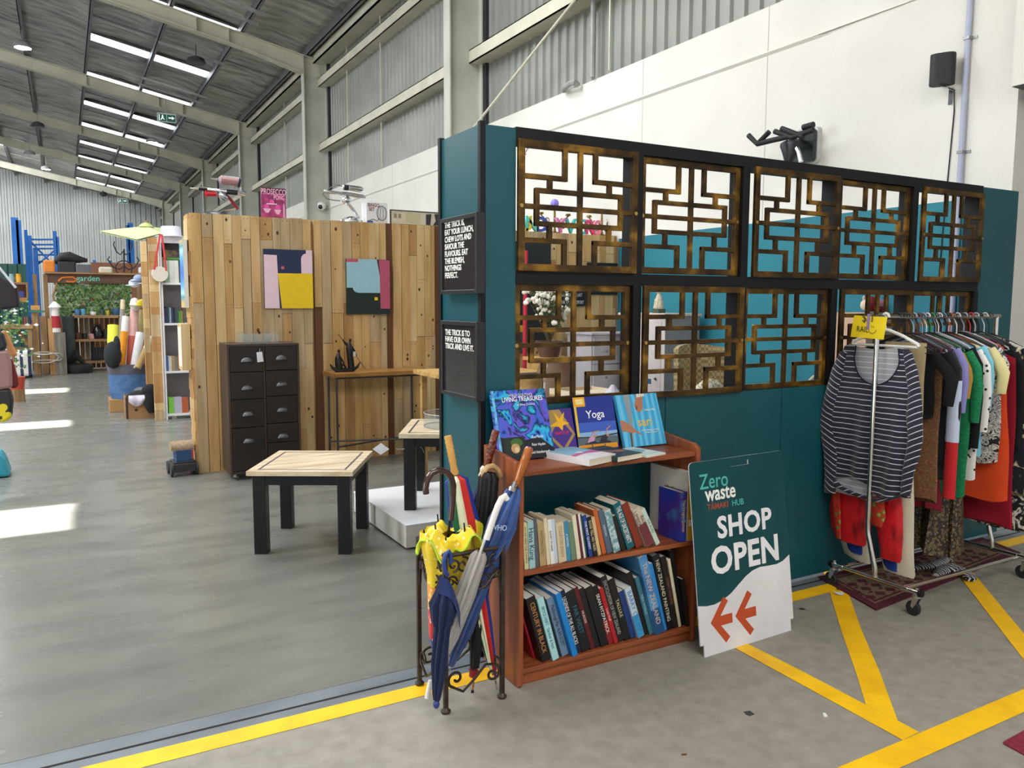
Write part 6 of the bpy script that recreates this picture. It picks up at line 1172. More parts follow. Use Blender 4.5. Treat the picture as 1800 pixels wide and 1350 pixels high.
# ---------------------------------------------------------------- fittings on the white wall
p = at(1657, 122, x=XW-.12); sp = thing('wall_speaker', 'black rounded speaker on a bracket high on the white wall', 'speaker', p)
m = MB(); m.prism(rr(-.066, .066, -.085, .085, .05, 6), .215, Matrix.Translation((p.x, p.y, p.z-.11)) @ Matrix.Rotation(.5, 4, 'Z')); m.build('body', mat('black_speaker_mesh', '17171a', '1f1f22', (90, 90, 90), .6), sp, True)
m = MB(); m.box(p.x-.02, XW, p.y-.015, p.y+.015, p.z-.13, p.z-.12); m.box(XW-.006, XW, p.y-.017, p.y+.017, p.z-.24, p.z-.12); m.build('bracket', CHROME, sp)
m = MB(); m.tube([(p.x+.03, p.y, p.z-.118), (XW-.012, p.y-.03, p.z-.14), (XW-.006, p.y-.035, p.z-.3), (XW-.006, p.y-.0, 2.2), (XW-.006, p.y+.03, 1.2)], .0045, 6); m.build('cable', plain('1c1c1e'), sp)
c0, c1 = at(1705, 0, x=XW-.02), at(1672, 560, x=XW-.02); cn = thing('conduit_pipe', 'grey vertical conduit pipe clipped to the white wall', 'pipe', (XW-.02, c0.y, 0))
yc = at(1697, 150, x=XW-.02).y; m = MB(); m.cyl((XW-.022, yc, 0), (XW-.022, yc, 6), .02, n=14); m.build('pipe', plain('a9afc4', .4), cn, True)
for v in (68, 266, 460): z = at(1700, v, x=XW-.02).z; m = MB(); m.box(XW-.046, XW-.001, yc-.022, yc+.022, z-.011, z+.011); m.box(XW-.006, XW-.0008, yc-.06, yc-.022, z-.011, z+.011); m.build('pipe_clip', STEEL, cn)
XE = 5.62; E5 = lambda u, v, x=XE: at(u, v, x=x)
ex = thing('exercise_frame', 'wall-hung exercise frame with black foam handles rising behind the partition', 'exercise frame', E5(1420, 260)); GR = mat('black_foam_grip', '131315', '1c1c1f', (30, 30, 30), .7)
for P in ([E5(1316, 238), E5(1331, 253), E5(1352, 232)], [E5(1331, 253), E5(1360, 246), E5(1388, 240)], [E5(1362, 231), E5(1392, 242), E5(1430, 228)], [E5(1374, 226), E5(1400, 236), E5(1412, 240)]): m = MB(); m.tube(P, .024, 10); m.build('handlebar', GR, ex, True)
m = MB(); m.tube([E5(1412, 224), E5(1430, 219)], .026, 10); m.build('grip_pad', GR, ex, True)
q = at(1417, 258, x=XW-.06); r = at(1423, 258, x=XW)+Vector((.05, 0, 0))
m = MB(); m.prism(rr(-.13, .13, -.16, .16, .04), .05, frame(r+Vector((-.05, 0, 0)), (0, -1, 0), (0, 0, 1))); m.v = [(min(x, XW), y, z) for x, y, z in m.v]; m.build('back_plate', plain('c9cac6', .4), ex); m = MB(); m.prism(rr(-.11, .11, -.14, .14, .03), .04, frame(q+Vector((-.0, 0, 0)), (0, -1, 0), (0, 0, 1))); m.build('black_pad', plain('1f2a2c', .4), ex)
m = MB(); m.cyl(E5(1404, 240), (XW-.06, E5(1404, 240).y+.1, E5(1404, 240).z-.02), .02, n=8); m.tube([E5(1398, 256), E5(1404, 268), E5(1408, 284)], .022, 8); m.build('chrome_strut', CHROME, ex, True)
m = MB(); m.tube([E5(1374, 255), E5(1380, 254), E5(1384, 268), E5(1383, 285)], [.02, .05, .045, .02], 10); m.tube([E5(1388, 250), E5(1396, 254), E5(1393, 270), E5(1388, 285)], [.03, .055, .045, .02], 10); m.build('seat_pads', plain('23262c', .6), ex, True)
p = at(565, 362, y=19.86); cm = thing('security_camera', 'small white dome security camera on the grey steel column', 'camera', p); m = MB(); m.ell(p, (.11, .11, .11), 12); m.build('housing', plain('dcdcd8', .4), cm, True); m = MB(); m.ell(p+Vector((-.04, -.06, -.03)), (.06, .06, .06), 10); m.build('lens', plain('1c1c1e', .2), cm, True); m = MB(); m.cyl(p, (p.x+.1, 19.99, p.z+.05), .04, n=8); m.build('bracket', plain('cfcfca'), cm)
# ---------------------------------------------------------------- far left of the shop
def blk(m, u0, u1, v0, v1, y, d, T=None):
    x0, x1, z0, z1 = span(u0, u1, v0, v1, y); m.box(x0, x1, y, y+d, max(z0, 0), z1); return (x0+x1)/2, max(z0, 0), z1
def simple(name, label, cat, u0, u1, v0, v1, y, d, mt, group=None, bevel=.004, base=None):
    m = MB(); x0, x1, z0, z1 = span(u0, u1, v0, v1, y); z0 = max(z0, 0.0005) if base is None else base; m.box(x0, x1, y, y+d, z0, z1)
    return tag(m.build(name, mt if not isinstance(mt, str) else plain(mt), bevel=bevel), label, cat, group)
PINE = [PW[i] for i in range(6)]; OLD = grain('weathered_timber', 'a5835a', '6e5236', '8a6a46', 'z', .7, 12); OLDX = grain('weathered_board', 'b08a5c', '7a5a38', '94704a', 'x', .7, 12)
# white bookcase with timber post ends
by = 11.78; x0, x1 = at(283, 580, y=by).x+.02, 1.62; zt = at(285, 415, y=by).z
bc = thing('bookcase', 'tall white bookcase of books and games beyond the timber wall', 'bookcase', ((x0+x1)/2, by+.15, 0)); WH = plain('e4e4e6', .5)
for x in (x0, x1-.025): m = MB(); m.box(x, x+.025, by, by+.32, .0, zt); m.build('side_panel', WH, bc)
m = MB(); m.box(x0+.025, x1-.025, by+.305, by+.32, .05, zt); m.build('back_panel', plain('8f8c92', .7), bc)
shz = [.075]+[at(315, v, y=by).z for v in (652, 568, 497)]+[zt-.03]
for z in shz: m = MB(); m.box(x0+.025, x1-.025, by+.002, by+.305, z-.028, z); m.build('shelf', WH, bc)
m = MB(); m.box(x0+.025, x1-.025, by-.01, by, zt-.09, zt); m.build('top_rail', plain('c9c8cc', .5), bc)
RB2 = random.Random(21)
def fill(zi, xs, items):
    x = xs
    for (label, t, h, c) in items:
        z = shz[zi]+.0006; o = tag(MB().box(x, x+t, by+.03, by+.2, z, z+h).build('book', plain(c, .5), bevel=.001), label+' in the tall white bookcase', 'book', 'books in the white bookcase'); x += t+.0015
fill(3, x0+.03, [('thin brown spine at the left of the top shelf', .02, .34, '9a6a44'), ('pale green puzzle box on the top shelf', .065, .30, '8fb49a'), ('white patterned box, first of two on the top shelf', .06, .30, 'd6d8d4'), ('white patterned box, second of two on the top shelf', .055, .30, 'dcdcd6')])
o = tag(MB().box(x0+.09, x0+.3, by+.04, by+.24, shz[3]+.31, shz[3]+.34).build('board_game', plain('4a8a3a', .5)), 'green game box lying on the puzzle boxes in the white bookcase', 'box')
o = tag(MB().box(x0+.05, x0+.3, by+.05, by+.25, shz[3]+.341, shz[3]+.44).build('board_game', rampmat('dark_game_print', 'noise', [(.4, '2a2440'), (.6, '6a5a30')], sc=(20, 20, 20), rough=.5)), 'dark printed game box on the very top of the pile in the white bookcase', 'box')
fill(2, x0+.03, [('%s spine, %s on the second shelf' % (n, w), t, h, c) for n, w, t, h, c in [('purple', 'first', .02, .2, '4a3060'), ('navy', 'second', .022, .22, '24304e'), ('teal', 'third', .02, .22, '1f4a5a'), ('light grey', 'fourth', .022, .21, '9aa0a4'), ('dark blue', 'fifth', .024, .2, '27406a'), ('black', 'sixth', .022, .21, '1e2026'), ('slate', 'seventh', .02, .18, '3c4c58'), ('deep green', 'eighth', .022, .18, '2c5a40'), ('grass green', 'ninth', .024, .16, '5a8a3c'), ('olive', 'tenth', .024, .17, '7a8a4a'), ('brown', 'last', .02, .2, '6a4a34')]])
fill(1, x0+.03, [('blue folder at the left of the third shelf', .03, .2, '3f6ab0'), ('white magazine stack on the third shelf', .04, .2, 'c9c4b8'), ('tan record sleeve on the third shelf', .04, .2, 'a08a66'), ('grey sleeve on the third shelf', .035, .19, '7a7a72'), ('rust sleeve on the third shelf', .03, .2, '9a5a3a'), ('white sleeve at the right of the third shelf', .05, .2, 'dad6cf')])
fill(0, x0+.04, [('lime green toy box on the lowest shelf', .07, .22, '7ac04a'), ('white toy box with a purple picture on the lowest shelf', .10, .22, 'b9b4c8'), ('red and yellow toy box on the lowest shelf', .08, .21, 'b8603c')])
m = MB(); m.box(x0+.08, x0+.14, by+.05, by+.11, 0, .047); m.build('leg', WH, bc)
hb = thing('lamp_shade', 'white tapered lampshade standing on top of the white bookcase', 'lampshade', (at(300, 405, y=by+.1).x, by+.12, zt)); c = Vector((at(301, 405, y=by+.1).x, by+.14, zt+.0005)); m = MB(); m.lathe([(.135, 0), (.125, .14), (.1, .145), (0, .145)], c, 28); m.build('shade', plain('e6e7f2', .6), hb, True)
m = MB(); m.lathe([(.2, -.0), (.2, .012), (.14, .018)], c, 28); m.build('brim', plain('dcdce8', .6), hb)
# timber ends beside the bookcase
for i, (u0, u1, v0, y) in enumerate(((253, 263, 424, 12.2), (266, 282, 418, 11.75))):
    x0_, x1_, _, z1 = span(u0, u1, v0, 700, y); m = MB(); z = 0; RQ = random.Random(i)
    while z < z1-.03:
        h = min(RQ.choice((.1, .14, .2, .3)), z1-z); m.cur = RQ.choice((0, 1, 2, 3, 4)); m.box(x0_, x1_+.0, y, y+.1, z+.001, z+h-.001); z += h
    tag(m.build('timber_post', PINE), ('pallet-timber post end at the far side of the fabric rolls' if i == 0 else 'pallet-timber post end with the ribbon medal hung on it'), 'post')
md = thing('ribbon_medal', 'pale round medal hanging on red ribbons on the timber post', 'medal', at(281, 482, y=11.748)); q = at(281, 482, y=11.745)
m = MB(); m.tube([q+Vector((0, 0, 0)), q+Vector((0, -.025, 0))], [.105, .1], 22); m.build('disc', plain('d9d0c2', .7), md)
for a, b in (((281, 412), (271, 474)), ((284, 412), (292, 476))):
    p0, p1 = at(*a, y=11.745), at(*b, y=11.745); m = MB(); m.add([p0+Vector((-.012, -.03, 0)), p0+Vector((.012, -.03, 0)), p1+Vector((.012, -.03, 0)), p1+Vector((-.012, -.03, 0)), p0+Vector((-.012, -.026, 0)), p0+Vector((.012, -.026, 0)), p1+Vector((.012, -.026, 0)), p1+Vector((-.012, -.026, 0))], [(0, 1, 2, 3), (7, 6, 5, 4), (0, 3, 7, 4), (1, 5, 6, 2)]); m.build('ribbon', plain('d23c46', .6), md)
# garden parasol behind
p = at(258, 396, y=13.9); pa = thing('garden_parasol', 'pale lime garden parasol open above the fabric rolls', 'parasol', (p.x, 13.9, 0)); LM = plain('d3dba2', .6)
apex = at(257, 397, y=13.9); rim = [at(175, 406, y=13.9), at(241, 421, y=13.0), at(284, 410, y=13.3), at(292, 402, y=14.6), at(250, 401, y=15)]
m = MB(); m.add([apex]+rim, [(0, i+1, (i+1) % 5+1) for i in range(5)]); m.v += [(a, b, c-.02) for a, b, c in m.v]; m.f += [tuple(6+i for i in f[::-1]) for f in m.f[:5]]; m.mi += [0]*5; m.build('canopy', LM, pa)
m = MB(); m.lathe([(.12, -.02), (.07, .03), (.02, .05)], apex, 10); m.build('vent_cap', plain('b9c47e', .6), pa); m = MB(); m.cyl((p.x, 13.9, 0), (p.x, 13.9, apex.z+.08), .02, n=8); m.build('pole', OLD, pa)
# fabric rolls in a tub
ty = 13.0; tb = thing('fabric_tub', 'grey and blue cloth tub on a cardboard box, full of fabric rolls', 'tub', (at(230, 700, y=ty).x, ty, 0)); c = at(230, 670, y=ty); r0 = (at(268, 650, y=ty).x-at(189, 650, y=ty).x)/2; z0, z1 = at(230, 702, y=ty).z, at(230, 640, y=ty).z
GT, BT = mat('grey_canvas', '5f5a66', '514d58', (10, 10, 10), .8), mat('blue_canvas', '4f74a4', '41628e', (10, 10, 10), .75); zm = z0+(z1-z0)*.72
def wob(prof): return prof
m = MB(); m.lathe([(0, z0), (r0*.86, z0), (r0*.95, z0+.1), (r0*.98, zm)], (c.x, ty+.1, 0), 28, sx=1, sy=.75); m.build('blue_lower', BT, tb, True); m = MB(); m.lathe([(r0*.985, zm), (r0*1.02, z1-.05), (r0*1.0, z1), (r0*.94, z1), (r0*.92, zm)], (c.x, ty+.1, 0), 28, sx=1, sy=.75); m.build('grey_cuff', GT, tb, True)
m = MB(); q = at(243, 683, y=ty-.2); m.prism(oval(0, 0, .09, .05), .004, frame((c.x+.12, ty+.1-r0*.75, z0+.14), (1, 0, 0), (0, 0, 1))); m.build('printed_badge', plain('9aa0a8', .6), tb)
simple('cardboard_box', 'plain cardboard box under the cloth tub', 'box', 193, 236, 702, 718, 12.93, .5, 'a8814e', base=.001)
def roll(label, p, r, c, c2=None, y=13.05, split=.5):
    a, b = at(*p[0], y=y+.1), at(*p[1], y=y); o = thing('fabric_roll', label, 'fabric roll', b, 'fabric rolls in the cloth tub'); m = MB(); b2 = b-(a-b).normalized()*.1
    m.cyl(a.lerp(b2, split if c2 else 0), b2, r, n=12); m.build('rolled_cloth', plain(c, .8), o, True)
    if c2: m = MB(); m.cyl(a, a.lerp(b2, split), r*.94, n=12); m.build('upper_end', plain(c2, .8), o, True)
roll('orange fabric roll with a white tube end', ((221, 556), (214, 634)), .05, 'e8951e', 'e6e2da', split=.3)
roll('tall grey-topped fabric roll with a cream tube end', ((216, 527), (213, 600)), .035, '8a8478', 'cfc0a0', y=13.3, split=.2)
roll('white fabric roll beside the orange one', ((229, 560), (225, 636)), .05, 'e2dcdc', y=13.15)
roll('pink and terracotta fabric roll standing tallest', ((238, 526), (231, 632)), .065, 'b05a48', 'd8a8a0', y=13.1, split=.55)
roll('white cotton fabric roll in the middle of the tub', ((247, 585), (238, 636)), .06, 'dedee2', y=12.95)
roll('salmon fabric roll in the tub', ((258, 590), (250, 636)), .07, 'cf8a78', y=13.05)
roll('brown paper-wrapped fabric roll leaning right', ((266, 592), (247, 636)), .045, 'b0905e', 'e6dcc4', y=12.85, split=.4)
roll('olive cloth roll behind the salmon one', ((248, 545), (250, 620)), .04, 'a89a66', y=13.3)
roll('fat yellow fabric roll at the back of the tub', ((200, 572), (199, 625)), .085, 'd8d84a', y=13.35)
m = MB(); q = at(198, 624, y=12.9); m.ell(q, (.12, .1, .2), 12); m.ell(q+Vector((.06, -.02, .14)), (.05, .05, .14), 10); tag(m.build('dark_cloth', plain('22262a', .9), smooth=True), 'dark cloth bundle drooping over the left of the cloth tub', 'cloth')
m = MB(); q = at(237, 535, y=13.1); m.ell(q, (.07, .07, .1), 10); m.ell(at(243, 536, y=13.05), (.12, .05, .035), 10); tag(m.build('plastic_wrap', plain('d6cfca', .5), smooth=True), 'crumpled plastic wrap on the tallest fabric roll', 'wrap')
for u, v, c, lab in ((236, 498, 'cfd4e4', 'white cap hung above the fabric rolls'), (244, 490, '8fa0c0', 'pale blue visor hung above the fabric rolls'), (250, 533, 'c9b52a', 'yellow cap hung above the fabric rolls')):
    m = MB(); q = at(u, v, y=12.5); m.ell(q, (.075, .07, .06), 12); m.ell(q+Vector((-.05, -.04, -.03)), (.07, .06, .012), 10); m.cyl(q+Vector((0, 0, .0)), (at(258, v, y=12.5).x, 12.26, q.z), .006, n=6); tag(m.build('cap', plain(c, .7), smooth=True), lab, 'cap')
bx = thing('open_carton', 'open cardboard carton full of dark cloth beside the bookcase', 'box', (at(250, 720, y=12.1).x, 12.3, 0)); a, b, z0, z1 = span(221, 281, 697, 733, 12.08); CB = plain('9a744a', .7); z0 = .001
for q in ((a, b, 12.08, 12.09), (a, b, 12.48, 12.49), (a, a+.01, 12.09, 12.48), (b-.01, b, 12.09, 12.48)): m = MB(); m.box(*q, z0, z1); m.build('side', CB, bx)
m = MB(); m.box(a+.01, b-.01, 12.09, 12.48, z0, z0+.01); m.build('bottom', CB, bx); m = MB(); m.box(a-.001, a+.03, 12.078, 12.08, z0, z1); m.build('dark_edge', plain('3a2c24'), bx); m = MB(); m.prism(oval(a+.13, .12, .022, .018), .001, Matrix(((1, 0, 0, 0), (0, 0, -1, 12.079), (0, 1, 0, 0), (0, 0, 0, 1)))); m.build('hand_hole', plain('1c1612'), bx)
m = MB(); zc = z1-.02; m.ell(((a+b)/2, 12.29, zc), ((b-a)/2-.02, .18, .09), 16); m.ell((b-.1, 12.2, zc+.06), (.13, .1, .12), 14); m.tube([(b-.13, 12.07, zc+.05), (b-.12, 12.04, zc-.08), (b-.1, 12.05, zc-.2)], [.07, .09, .05], 10); tag(m.build('black_cloth', plain('121214', .9), smooth=True), 'black cloth heaped in and over the open carton', 'cloth')
m = MB(); m.sheet(10, 8, lambda u, v: (a+.04+.2*u, 12.06-.03*math.sin(PI*v)-.01*math.sin(9*u), z1+.02-.15*v*(.5+.5*math.sin(PI*u))), .006); tag(m.build('white_cloth', plain('d6cfe0', .8), smooth=True), 'white and lilac cloth draped over the front of the open carton', 'cloth')
# ---- garden stall
GY = 21.2
gs = thing('garden_stall', 'timber garden stall with painted sign board and shelf at the far end', 'stall', (at(170, 640, y=GY).x, GY, 0))
def gp(nm, u0, u1, v0, v1, y, d, mt): m = MB(); blk(m, u0, u1, v0, v1, y, d); return m.build(nm, mt, gs)
gp('sign_board', 80, 246, 482, 498, GY, .06, grain('dark_sign_board', '6e4c34', '452c1c', '5a3c28', 'x', .6, 10)); gp('top_board', 78, 250, 479, 482, GY-.1, .6, OLDX)
for u0, u1 in ((80, 88), (62, 69), (243, 250)): gp('post', u0, u1, 482, 660, GY-.02, .12, OLD)
gp('counter', 128, 215, 554, 559, GY-.1, .7, OLDX); gp('lower_shelf', 128, 215, 596, 600, GY-.1, .7, OLDX); gp('base_shelf', 128, 215, 634, 638, GY-.1, .7, OLDX)
gp('side_board', 127, 131, 556, 648, GY-.1, .7, OLD); gp('side_board', 210, 214, 556, 640, GY-.1, .7, OLD)
m = MB(); x0, x1, z0, z1 = span(131, 211, 558, 646, GY+.55); n = 9
for i in range(n): m.cur = i % 3; m.box(x0+(x1-x0)*i/n+.01, x0+(x1-x0)*(i+1)/n-.01, GY+.55, GY+.58, max(0, z0), z1)
m.build('slatted_back', [OLD, PW[1], PW[4]], gs)
m = MB(); x0, x1, z0, z1 = span(98, 232, 494, 556, GY+.08); m.box(x0, x1, GY+.12, GY+.15, z0, z1); m.build('trellis_backing', plain('d8d6ca', .8), gs)
m = MB(); RL = random.Random(2); nx_, nz_ = 22, 11
for i in range(nx_):
    for j in range(nz_):
        for k in range(2):
            cx = x0+(x1-x0)*(i+.5*(j % 2)+RL.uniform(.0, .5))/nx_; cz = z0+(z1-z0)*(j+RL.uniform(.0, .6))/nz_; s = RL.uniform(.035, .06); a = RL.uniform(0, 6); m.cur = RL.choice((0, 0, 0, 1, 1, 2)) if RL.random() < .96 else 3
            m.add([(cx+s*math.cos(a+q*PI/2)*(1 if q % 2 else .6), GY+.09-RL.uniform(0, .05), cz+s*math.sin(a+q*PI/2)*(1 if q % 2 else .6)) for q in range(4)], [(0, 1, 2, 3)])
for i in range(-11, nx_):
    for s in (0, 1):
        xa = x0+(x1-x0)*i/nx_*1.0; L = (z1-z0); 
lf = m.build('leafy_trellis', [plain('3f6a24'), plain('5f8a34'), plain('2c4a1c'), plain('6a3a24')], gs); lf['kind'] = 'stuff'
q = at(155, 490, y=GY-.01); text('garden', .18, frame((q.x-.0, GY-.004, q.z+.005), (1, 0, 0), (0, 0, 1)), plain('6fd0b8', .5), gs, 'painted_sign', bold=.001, ext=.002)
q = at(120, 491, y=GY-.01); m = MB(); m.tube([(q.x-.2, GY-.01, q.z-.05), (q.x-.13, GY-.01, q.z+.03), (q.x-.02, GY-.01, q.z+.05), (q.x+.1, GY-.01, q.z+.05), (q.x+.18, GY-.01, q.z-.02), (q.x+.1, GY-.01, q.z-.06), (q.x-.04, GY-.01, q.z-.05)], .022, 6); m.build('orange_motif', plain('e07a2a', .5), gs)
stall = [('orange_bag', 'orange bag on top of the garden stall', 'bag', 76, 97, 457, 480, 'e0832a', .3), ('storage_bin', 'dark storage bin with white tags on top of the garden stall', 'bin', 101, 134, 459, 480, '26272b', .4), ('bread_bin', 'cream bread bin on top of the garden stall', 'bin', 174, 198, 469, 481, 'cfcab2', .3), ('white_canister', 'white canister on top of the garden stall', 'canister', 244, 252, 469, 481, 'd8dae4', .2)]
for nm, lab, cat, u0, u1, v0, v1, c, d in stall: simple(nm, lab, cat, u0, u1, v0, v1+.0, GY, d, c, bevel=.04)
m = MB(); q = at(122, 455, y=GY+.1); m.tube([at(96, 462, y=GY+.1), at(108, 452, y=GY+.1), at(122, 452, y=GY+.1), at(138, 456, y=GY+.1), at(154, 458, y=GY+.1)], [.05, .11, .13, .09, .04], 10); tag(m.build('black_tarp', plain('17181b', .6), smooth=True), 'black folded tarpaulin on the dark bin on the stall', 'tarpaulin')
cl = thing('candle_stand', 'black wrought-iron candle stand with curled arms on the garden stall', 'candle stand', at(218, 481, y=GY+.1)); q = at(218, 479, y=GY+.1)
m = MB(); m.cyl(q, at(218, 438, y=GY+.1), .02, n=8)
for s in (-1, 1):
    for e, zz in ((.34, .25), (.2, .6)): m.tube([q+Vector((s*x*e, 0, zz+z)) for x, z in ((0, -.1), (.3, -.18), (.7, -.12), (1, .05), (.85, .12))], .016, 6)
m.tube(arc(q+Vector((0, 0, .1)), .18, 0, 2*PI, 14), .014, 6); m.build('stand', plain('1a1a1c', .5), cl)
for nm, lab, u0, u1, v0, v1, y, c in (('plant_pot', 'white plant pot on the counter of the garden stall', 158, 171, 548, 554, GY, 'dcdcd6'), ('blue_tin', 'blue tin on the counter of the garden stall', 131, 141, 544, 554, GY, '4f7ab8'), ('blue_tub', 'turquoise tub on the counter of the garden stall', 142, 151, 543, 554, GY, '58a4c8'), ('seed_tin', 'dark green tin on the counter of the garden stall', 176, 184, 545, 554, GY, '2f5a52'), ('drill_case', 'yellow and black case on the counter of the garden stall', 186, 193, 546, 554, GY, 'c8b43a'), ('blue_crate', 'blue crate on the counter of the garden stall', 196, 214, 542, 554, GY, '3a5a80'), ('pink_pot', 'pink pot on the middle shelf of the garden stall', 155, 169, 587, 596, GY, 'cf9a96'), ('black_pot', 'black pot on the middle shelf of the garden stall', 143, 154, 586, 596, GY, '1d1d20'), ('brown_crate', 'brown crate on the middle shelf of the garden stall', 131, 142, 585, 596, GY, '6a4a30'), ('black_hat', 'black round hat on the middle shelf of the garden stall', 181, 191, 579, 596, GY, '202024')):
    x0, x1, z0, z1 = span(u0, u1, v0, v1, y); r = (x1-x0)/2; m = MB(); m.lathe([(0, 0), (r*.75, 0), (r, (z1-z0)*.9), (r*.95, z1-z0), (r*.8, z1-z0), (r*.7, .02), (0, .02)], ((x0+x1)/2, y+r, z0+.002), 14); tag(m.build(nm, plain(c, .5), smooth=True), lab, nm.split('_')[-1])
kt = thing('black_kettle', 'shiny black kettle on the middle shelf of the garden stall', 'kettle', at(172, 596, y=GY)); q = at(172, 595, y=GY+.1); m = MB(); m.lathe([(0, 0.02), (.1, 0), (.13, .1), (.08, .25), (.04, .32), (0, .33)], q, 14); m.build('body', plain('1b1b1e', .15), kt, True); m = MB(); m.tube(arc(q+Vector((0, 0, .25)), .1, 0, PI, 8), .012, 6); m.build('handle', plain('1b1b1e', .3), kt)
for i, u in enumerate((164, 168, 174, 178)):
    m = MB(); a, b = at(u, 610, y=GY+.1), at(u, 634, y=GY+.1); m.tube([a, a.lerp(b, .7), b], [.05, .05, .06], 8); m.ell(b+Vector((-.03, -.06, 0)), (.05, .11, .04), 8); m.v = [(x, y, max(z, b.z)) for x, y, z in m.v]; tag(m.build('gumboot', plain('17181a', .4), smooth=True), 'black gumboot on the lowest shelf of the garden stall, %s' % ('one of the left pair' if i < 2 else 'one of the right pair'), 'boot', 'black gumboots left pair' if i < 2 else 'black gumboots right pair')
m = MB(); c = fl(134, 648); m.lathe([(0, 0), (.31, 0), (.34, .05), (.33, .16), (.28, .2), (.18, .2)], (c.x, c.y-1.25, 0), 24); bt_ = tag(m.build('round_bag', plain('1a1b1e', .7), smooth=True), 'black round folded bag on the floor before the garden stall', 'bag'); m = MB(); m.tube([(c.x-.2, c.y-1.25, .19), (c.x, c.y-1.25, .42), (c.x+.15, c.y-1.25, .2)], [.04, .12, .04], 8); m.build('top_fold', plain('1a1b1e', .7), bt_, True)
m = MB(); a, b = at(119, 556, y=20.8), at(122, 640, y=20.8); m.cyl((a.x, 20.9, 0), (a.x, 20.9, a.z), .13, n=16); tag(m.build('dark_drum', plain('3a4044', .6), smooth=True), 'tall dark grey tube standing at the left of the stall shelves', 'tube')
simple('yellow_block', 'small yellow block on the floor by the stall', 'block', 157, 164, 641, 645, 21.3, .1, 'd8c040', base=.0005)
# timber posts and leaning sticks left of the stall
for i, (u0, u1, v0, lab) in enumerate(((58, 69, 550, 'rough timber post with carved letters left of the stall'), (72, 84, 556, 'round weathered timber post left of the stall'), (86, 96, 560, 'dark weathered timber post nearest the stall shelf'))): simple('timber_post', lab, 'post', u0, u1, v0, 652, 20.6-.1*i, .2, [PW[1], OLD, PW[3]][i], base=0)
simple('crate_stack', 'grey weathered crate standing on end beside the stall', 'crate', 96, 116, 585, 636, 20.3, .4, grain('grey_crate', '8a8378', '5c564e', '736c62', 'z', .8, 14), base=0)
o = thing('bird_house', 'red and white lighthouse ornament on the grey crate', 'ornament', at(98, 584, y=20.4)); q = at(99, 584, y=20.45); m = MB(); m.lathe([(.09, 0), (.08, .3), (.07, .5), (.09, .51), (.09, .55)], q, 12); m.build('tower', plain('e4dcd6', .6), o); m = MB(); m.lathe([(.095, .1), (.083, .36)], q+Vector((0, -.0, 0)), 12); m.build('red_band', plain('a82030', .6), o); m = MB(); m.lathe([(.13, .55), (.1, .6), (.02, .68), (0, .68)], q, 12); m.build('roof', plain('efeae4', .5), o)
m = MB(); m.tube([at(100, 498, y=20.8), at(93, 520, y=20.7), at(99, 545, y=20.6), at(107, 566, y=20.5), at(108, 590, y=20.5)], .025, 6); tag(m.build('driftwood_stick', OLD, smooth=True), 'crooked driftwood stick leaning beside the leafy trellis', 'stick')
m = MB(); c = at(77, 628, y=20.2); m.tube([c+Vector((.36*math.cos(a), -.05*math.sin(2*a), .09*math.sin(a)+.03*math.sin(3*a))) for a in [2*PI*k/24 for k in range(24)]], .014, 6, True); m.tube([c+Vector((.28*math.cos(a), -.1, .12*math.sin(a))) for a in [2*PI*k/20 for k in range(20)]], .012, 6, True); tag(m.build('wire_coil', plain('b8b4ac', .4, .4), smooth=True), 'loose coil of pale wire hung on the timber posts', 'wire')
# table with plants, cupboard and tiles at the far left
tl = thing('potting_bench', 'timber potting bench with plants before the dark green sheet wall', 'bench', (at(35, 640, y=20.5).x, 20.7, 0))
m = MB(); blk(m, 0, 58, 571, 578, 20.3, .8); m.build('benchtop', OLDX, tl)
for u in (50, 12): m = MB(); blk(m, u, u+8, 578, 652, 20.35, .15); m.build('leg', OLD, tl)
m = MB(); blk(m, 20, 56, 612, 616, 20.4, .6); m.build('lower_shelf', OLDX, tl); m = MB(); m.tube([at(30, 580, y=20.5), at(50, 606, y=20.5)], .05, 4); m.build('brace', OLD, tl)
cb2 = thing('wall_cabinet', 'small open timber cabinet with trinkets on the green sheet wall', 'cabinet', at(36, 530, y=21)); m = MB(); blk(m, 16, 49, 496, 500, 20.9, .4); blk(m, 16, 49, 523, 526, 20.9, .4); blk(m, 46, 49, 500, 523, 20.9, .4); m.build('case', OLDX, cb2); m = MB(); blk(m, 16, 49, 497, 525, 21.3, .03); m.build('back_panel', plain('7a4a30'), cb2)
for u, v, c, lab in ((33, 492, 'e8a82a', 'amber vase on the small timber cabinet'), (21, 490, '8fb0b4', 'glass vase at the left on the small timber cabinet')): m = MB(); q = at(u, 497, y=21.05); m.lathe([(0, 0), (.05, 0), (.06, .1), (.045, .18), (.055, .2), (.04, .2)], q, 12); tag(m.build('vase', plain(c, .3), smooth=True), lab, 'vase')
simple('blue_toy', 'blue and red trinket inside the small timber cabinet', 'trinket', 34, 42, 512, 522, 21.0, .1, '3a4a9a'); simple('wooden_toy', 'wooden model on the table edge by the timber posts', 'ornament', 54, 70, 537, 545, 20.5, .15, 'c8924a'); simple('green_shelf', 'thin green glass shelf by the timber posts', 'shelf', 50, 78, 546, 549, 20.45, .3, '2f7a5a'); simple('orange_cloth', 'orange cloth folded below the small timber cabinet', 'cloth', 27, 48, 526.5, 531, 20.9, .2, 'c86a2a')
for i, (u, c) in enumerate(((34, '4a9a3a'), (40, '3a3a42'), (44, '8a4a34'), (48, '5a5a60'), (52, '2c2e34'))): simple('seed_packet', 'spine of a %s folder leaning on the potting bench' % ['green', 'charcoal', 'rust', 'grey', 'black'][i], 'folder', u-2, u+1.6, 557, 571, 20.5, .3, c)
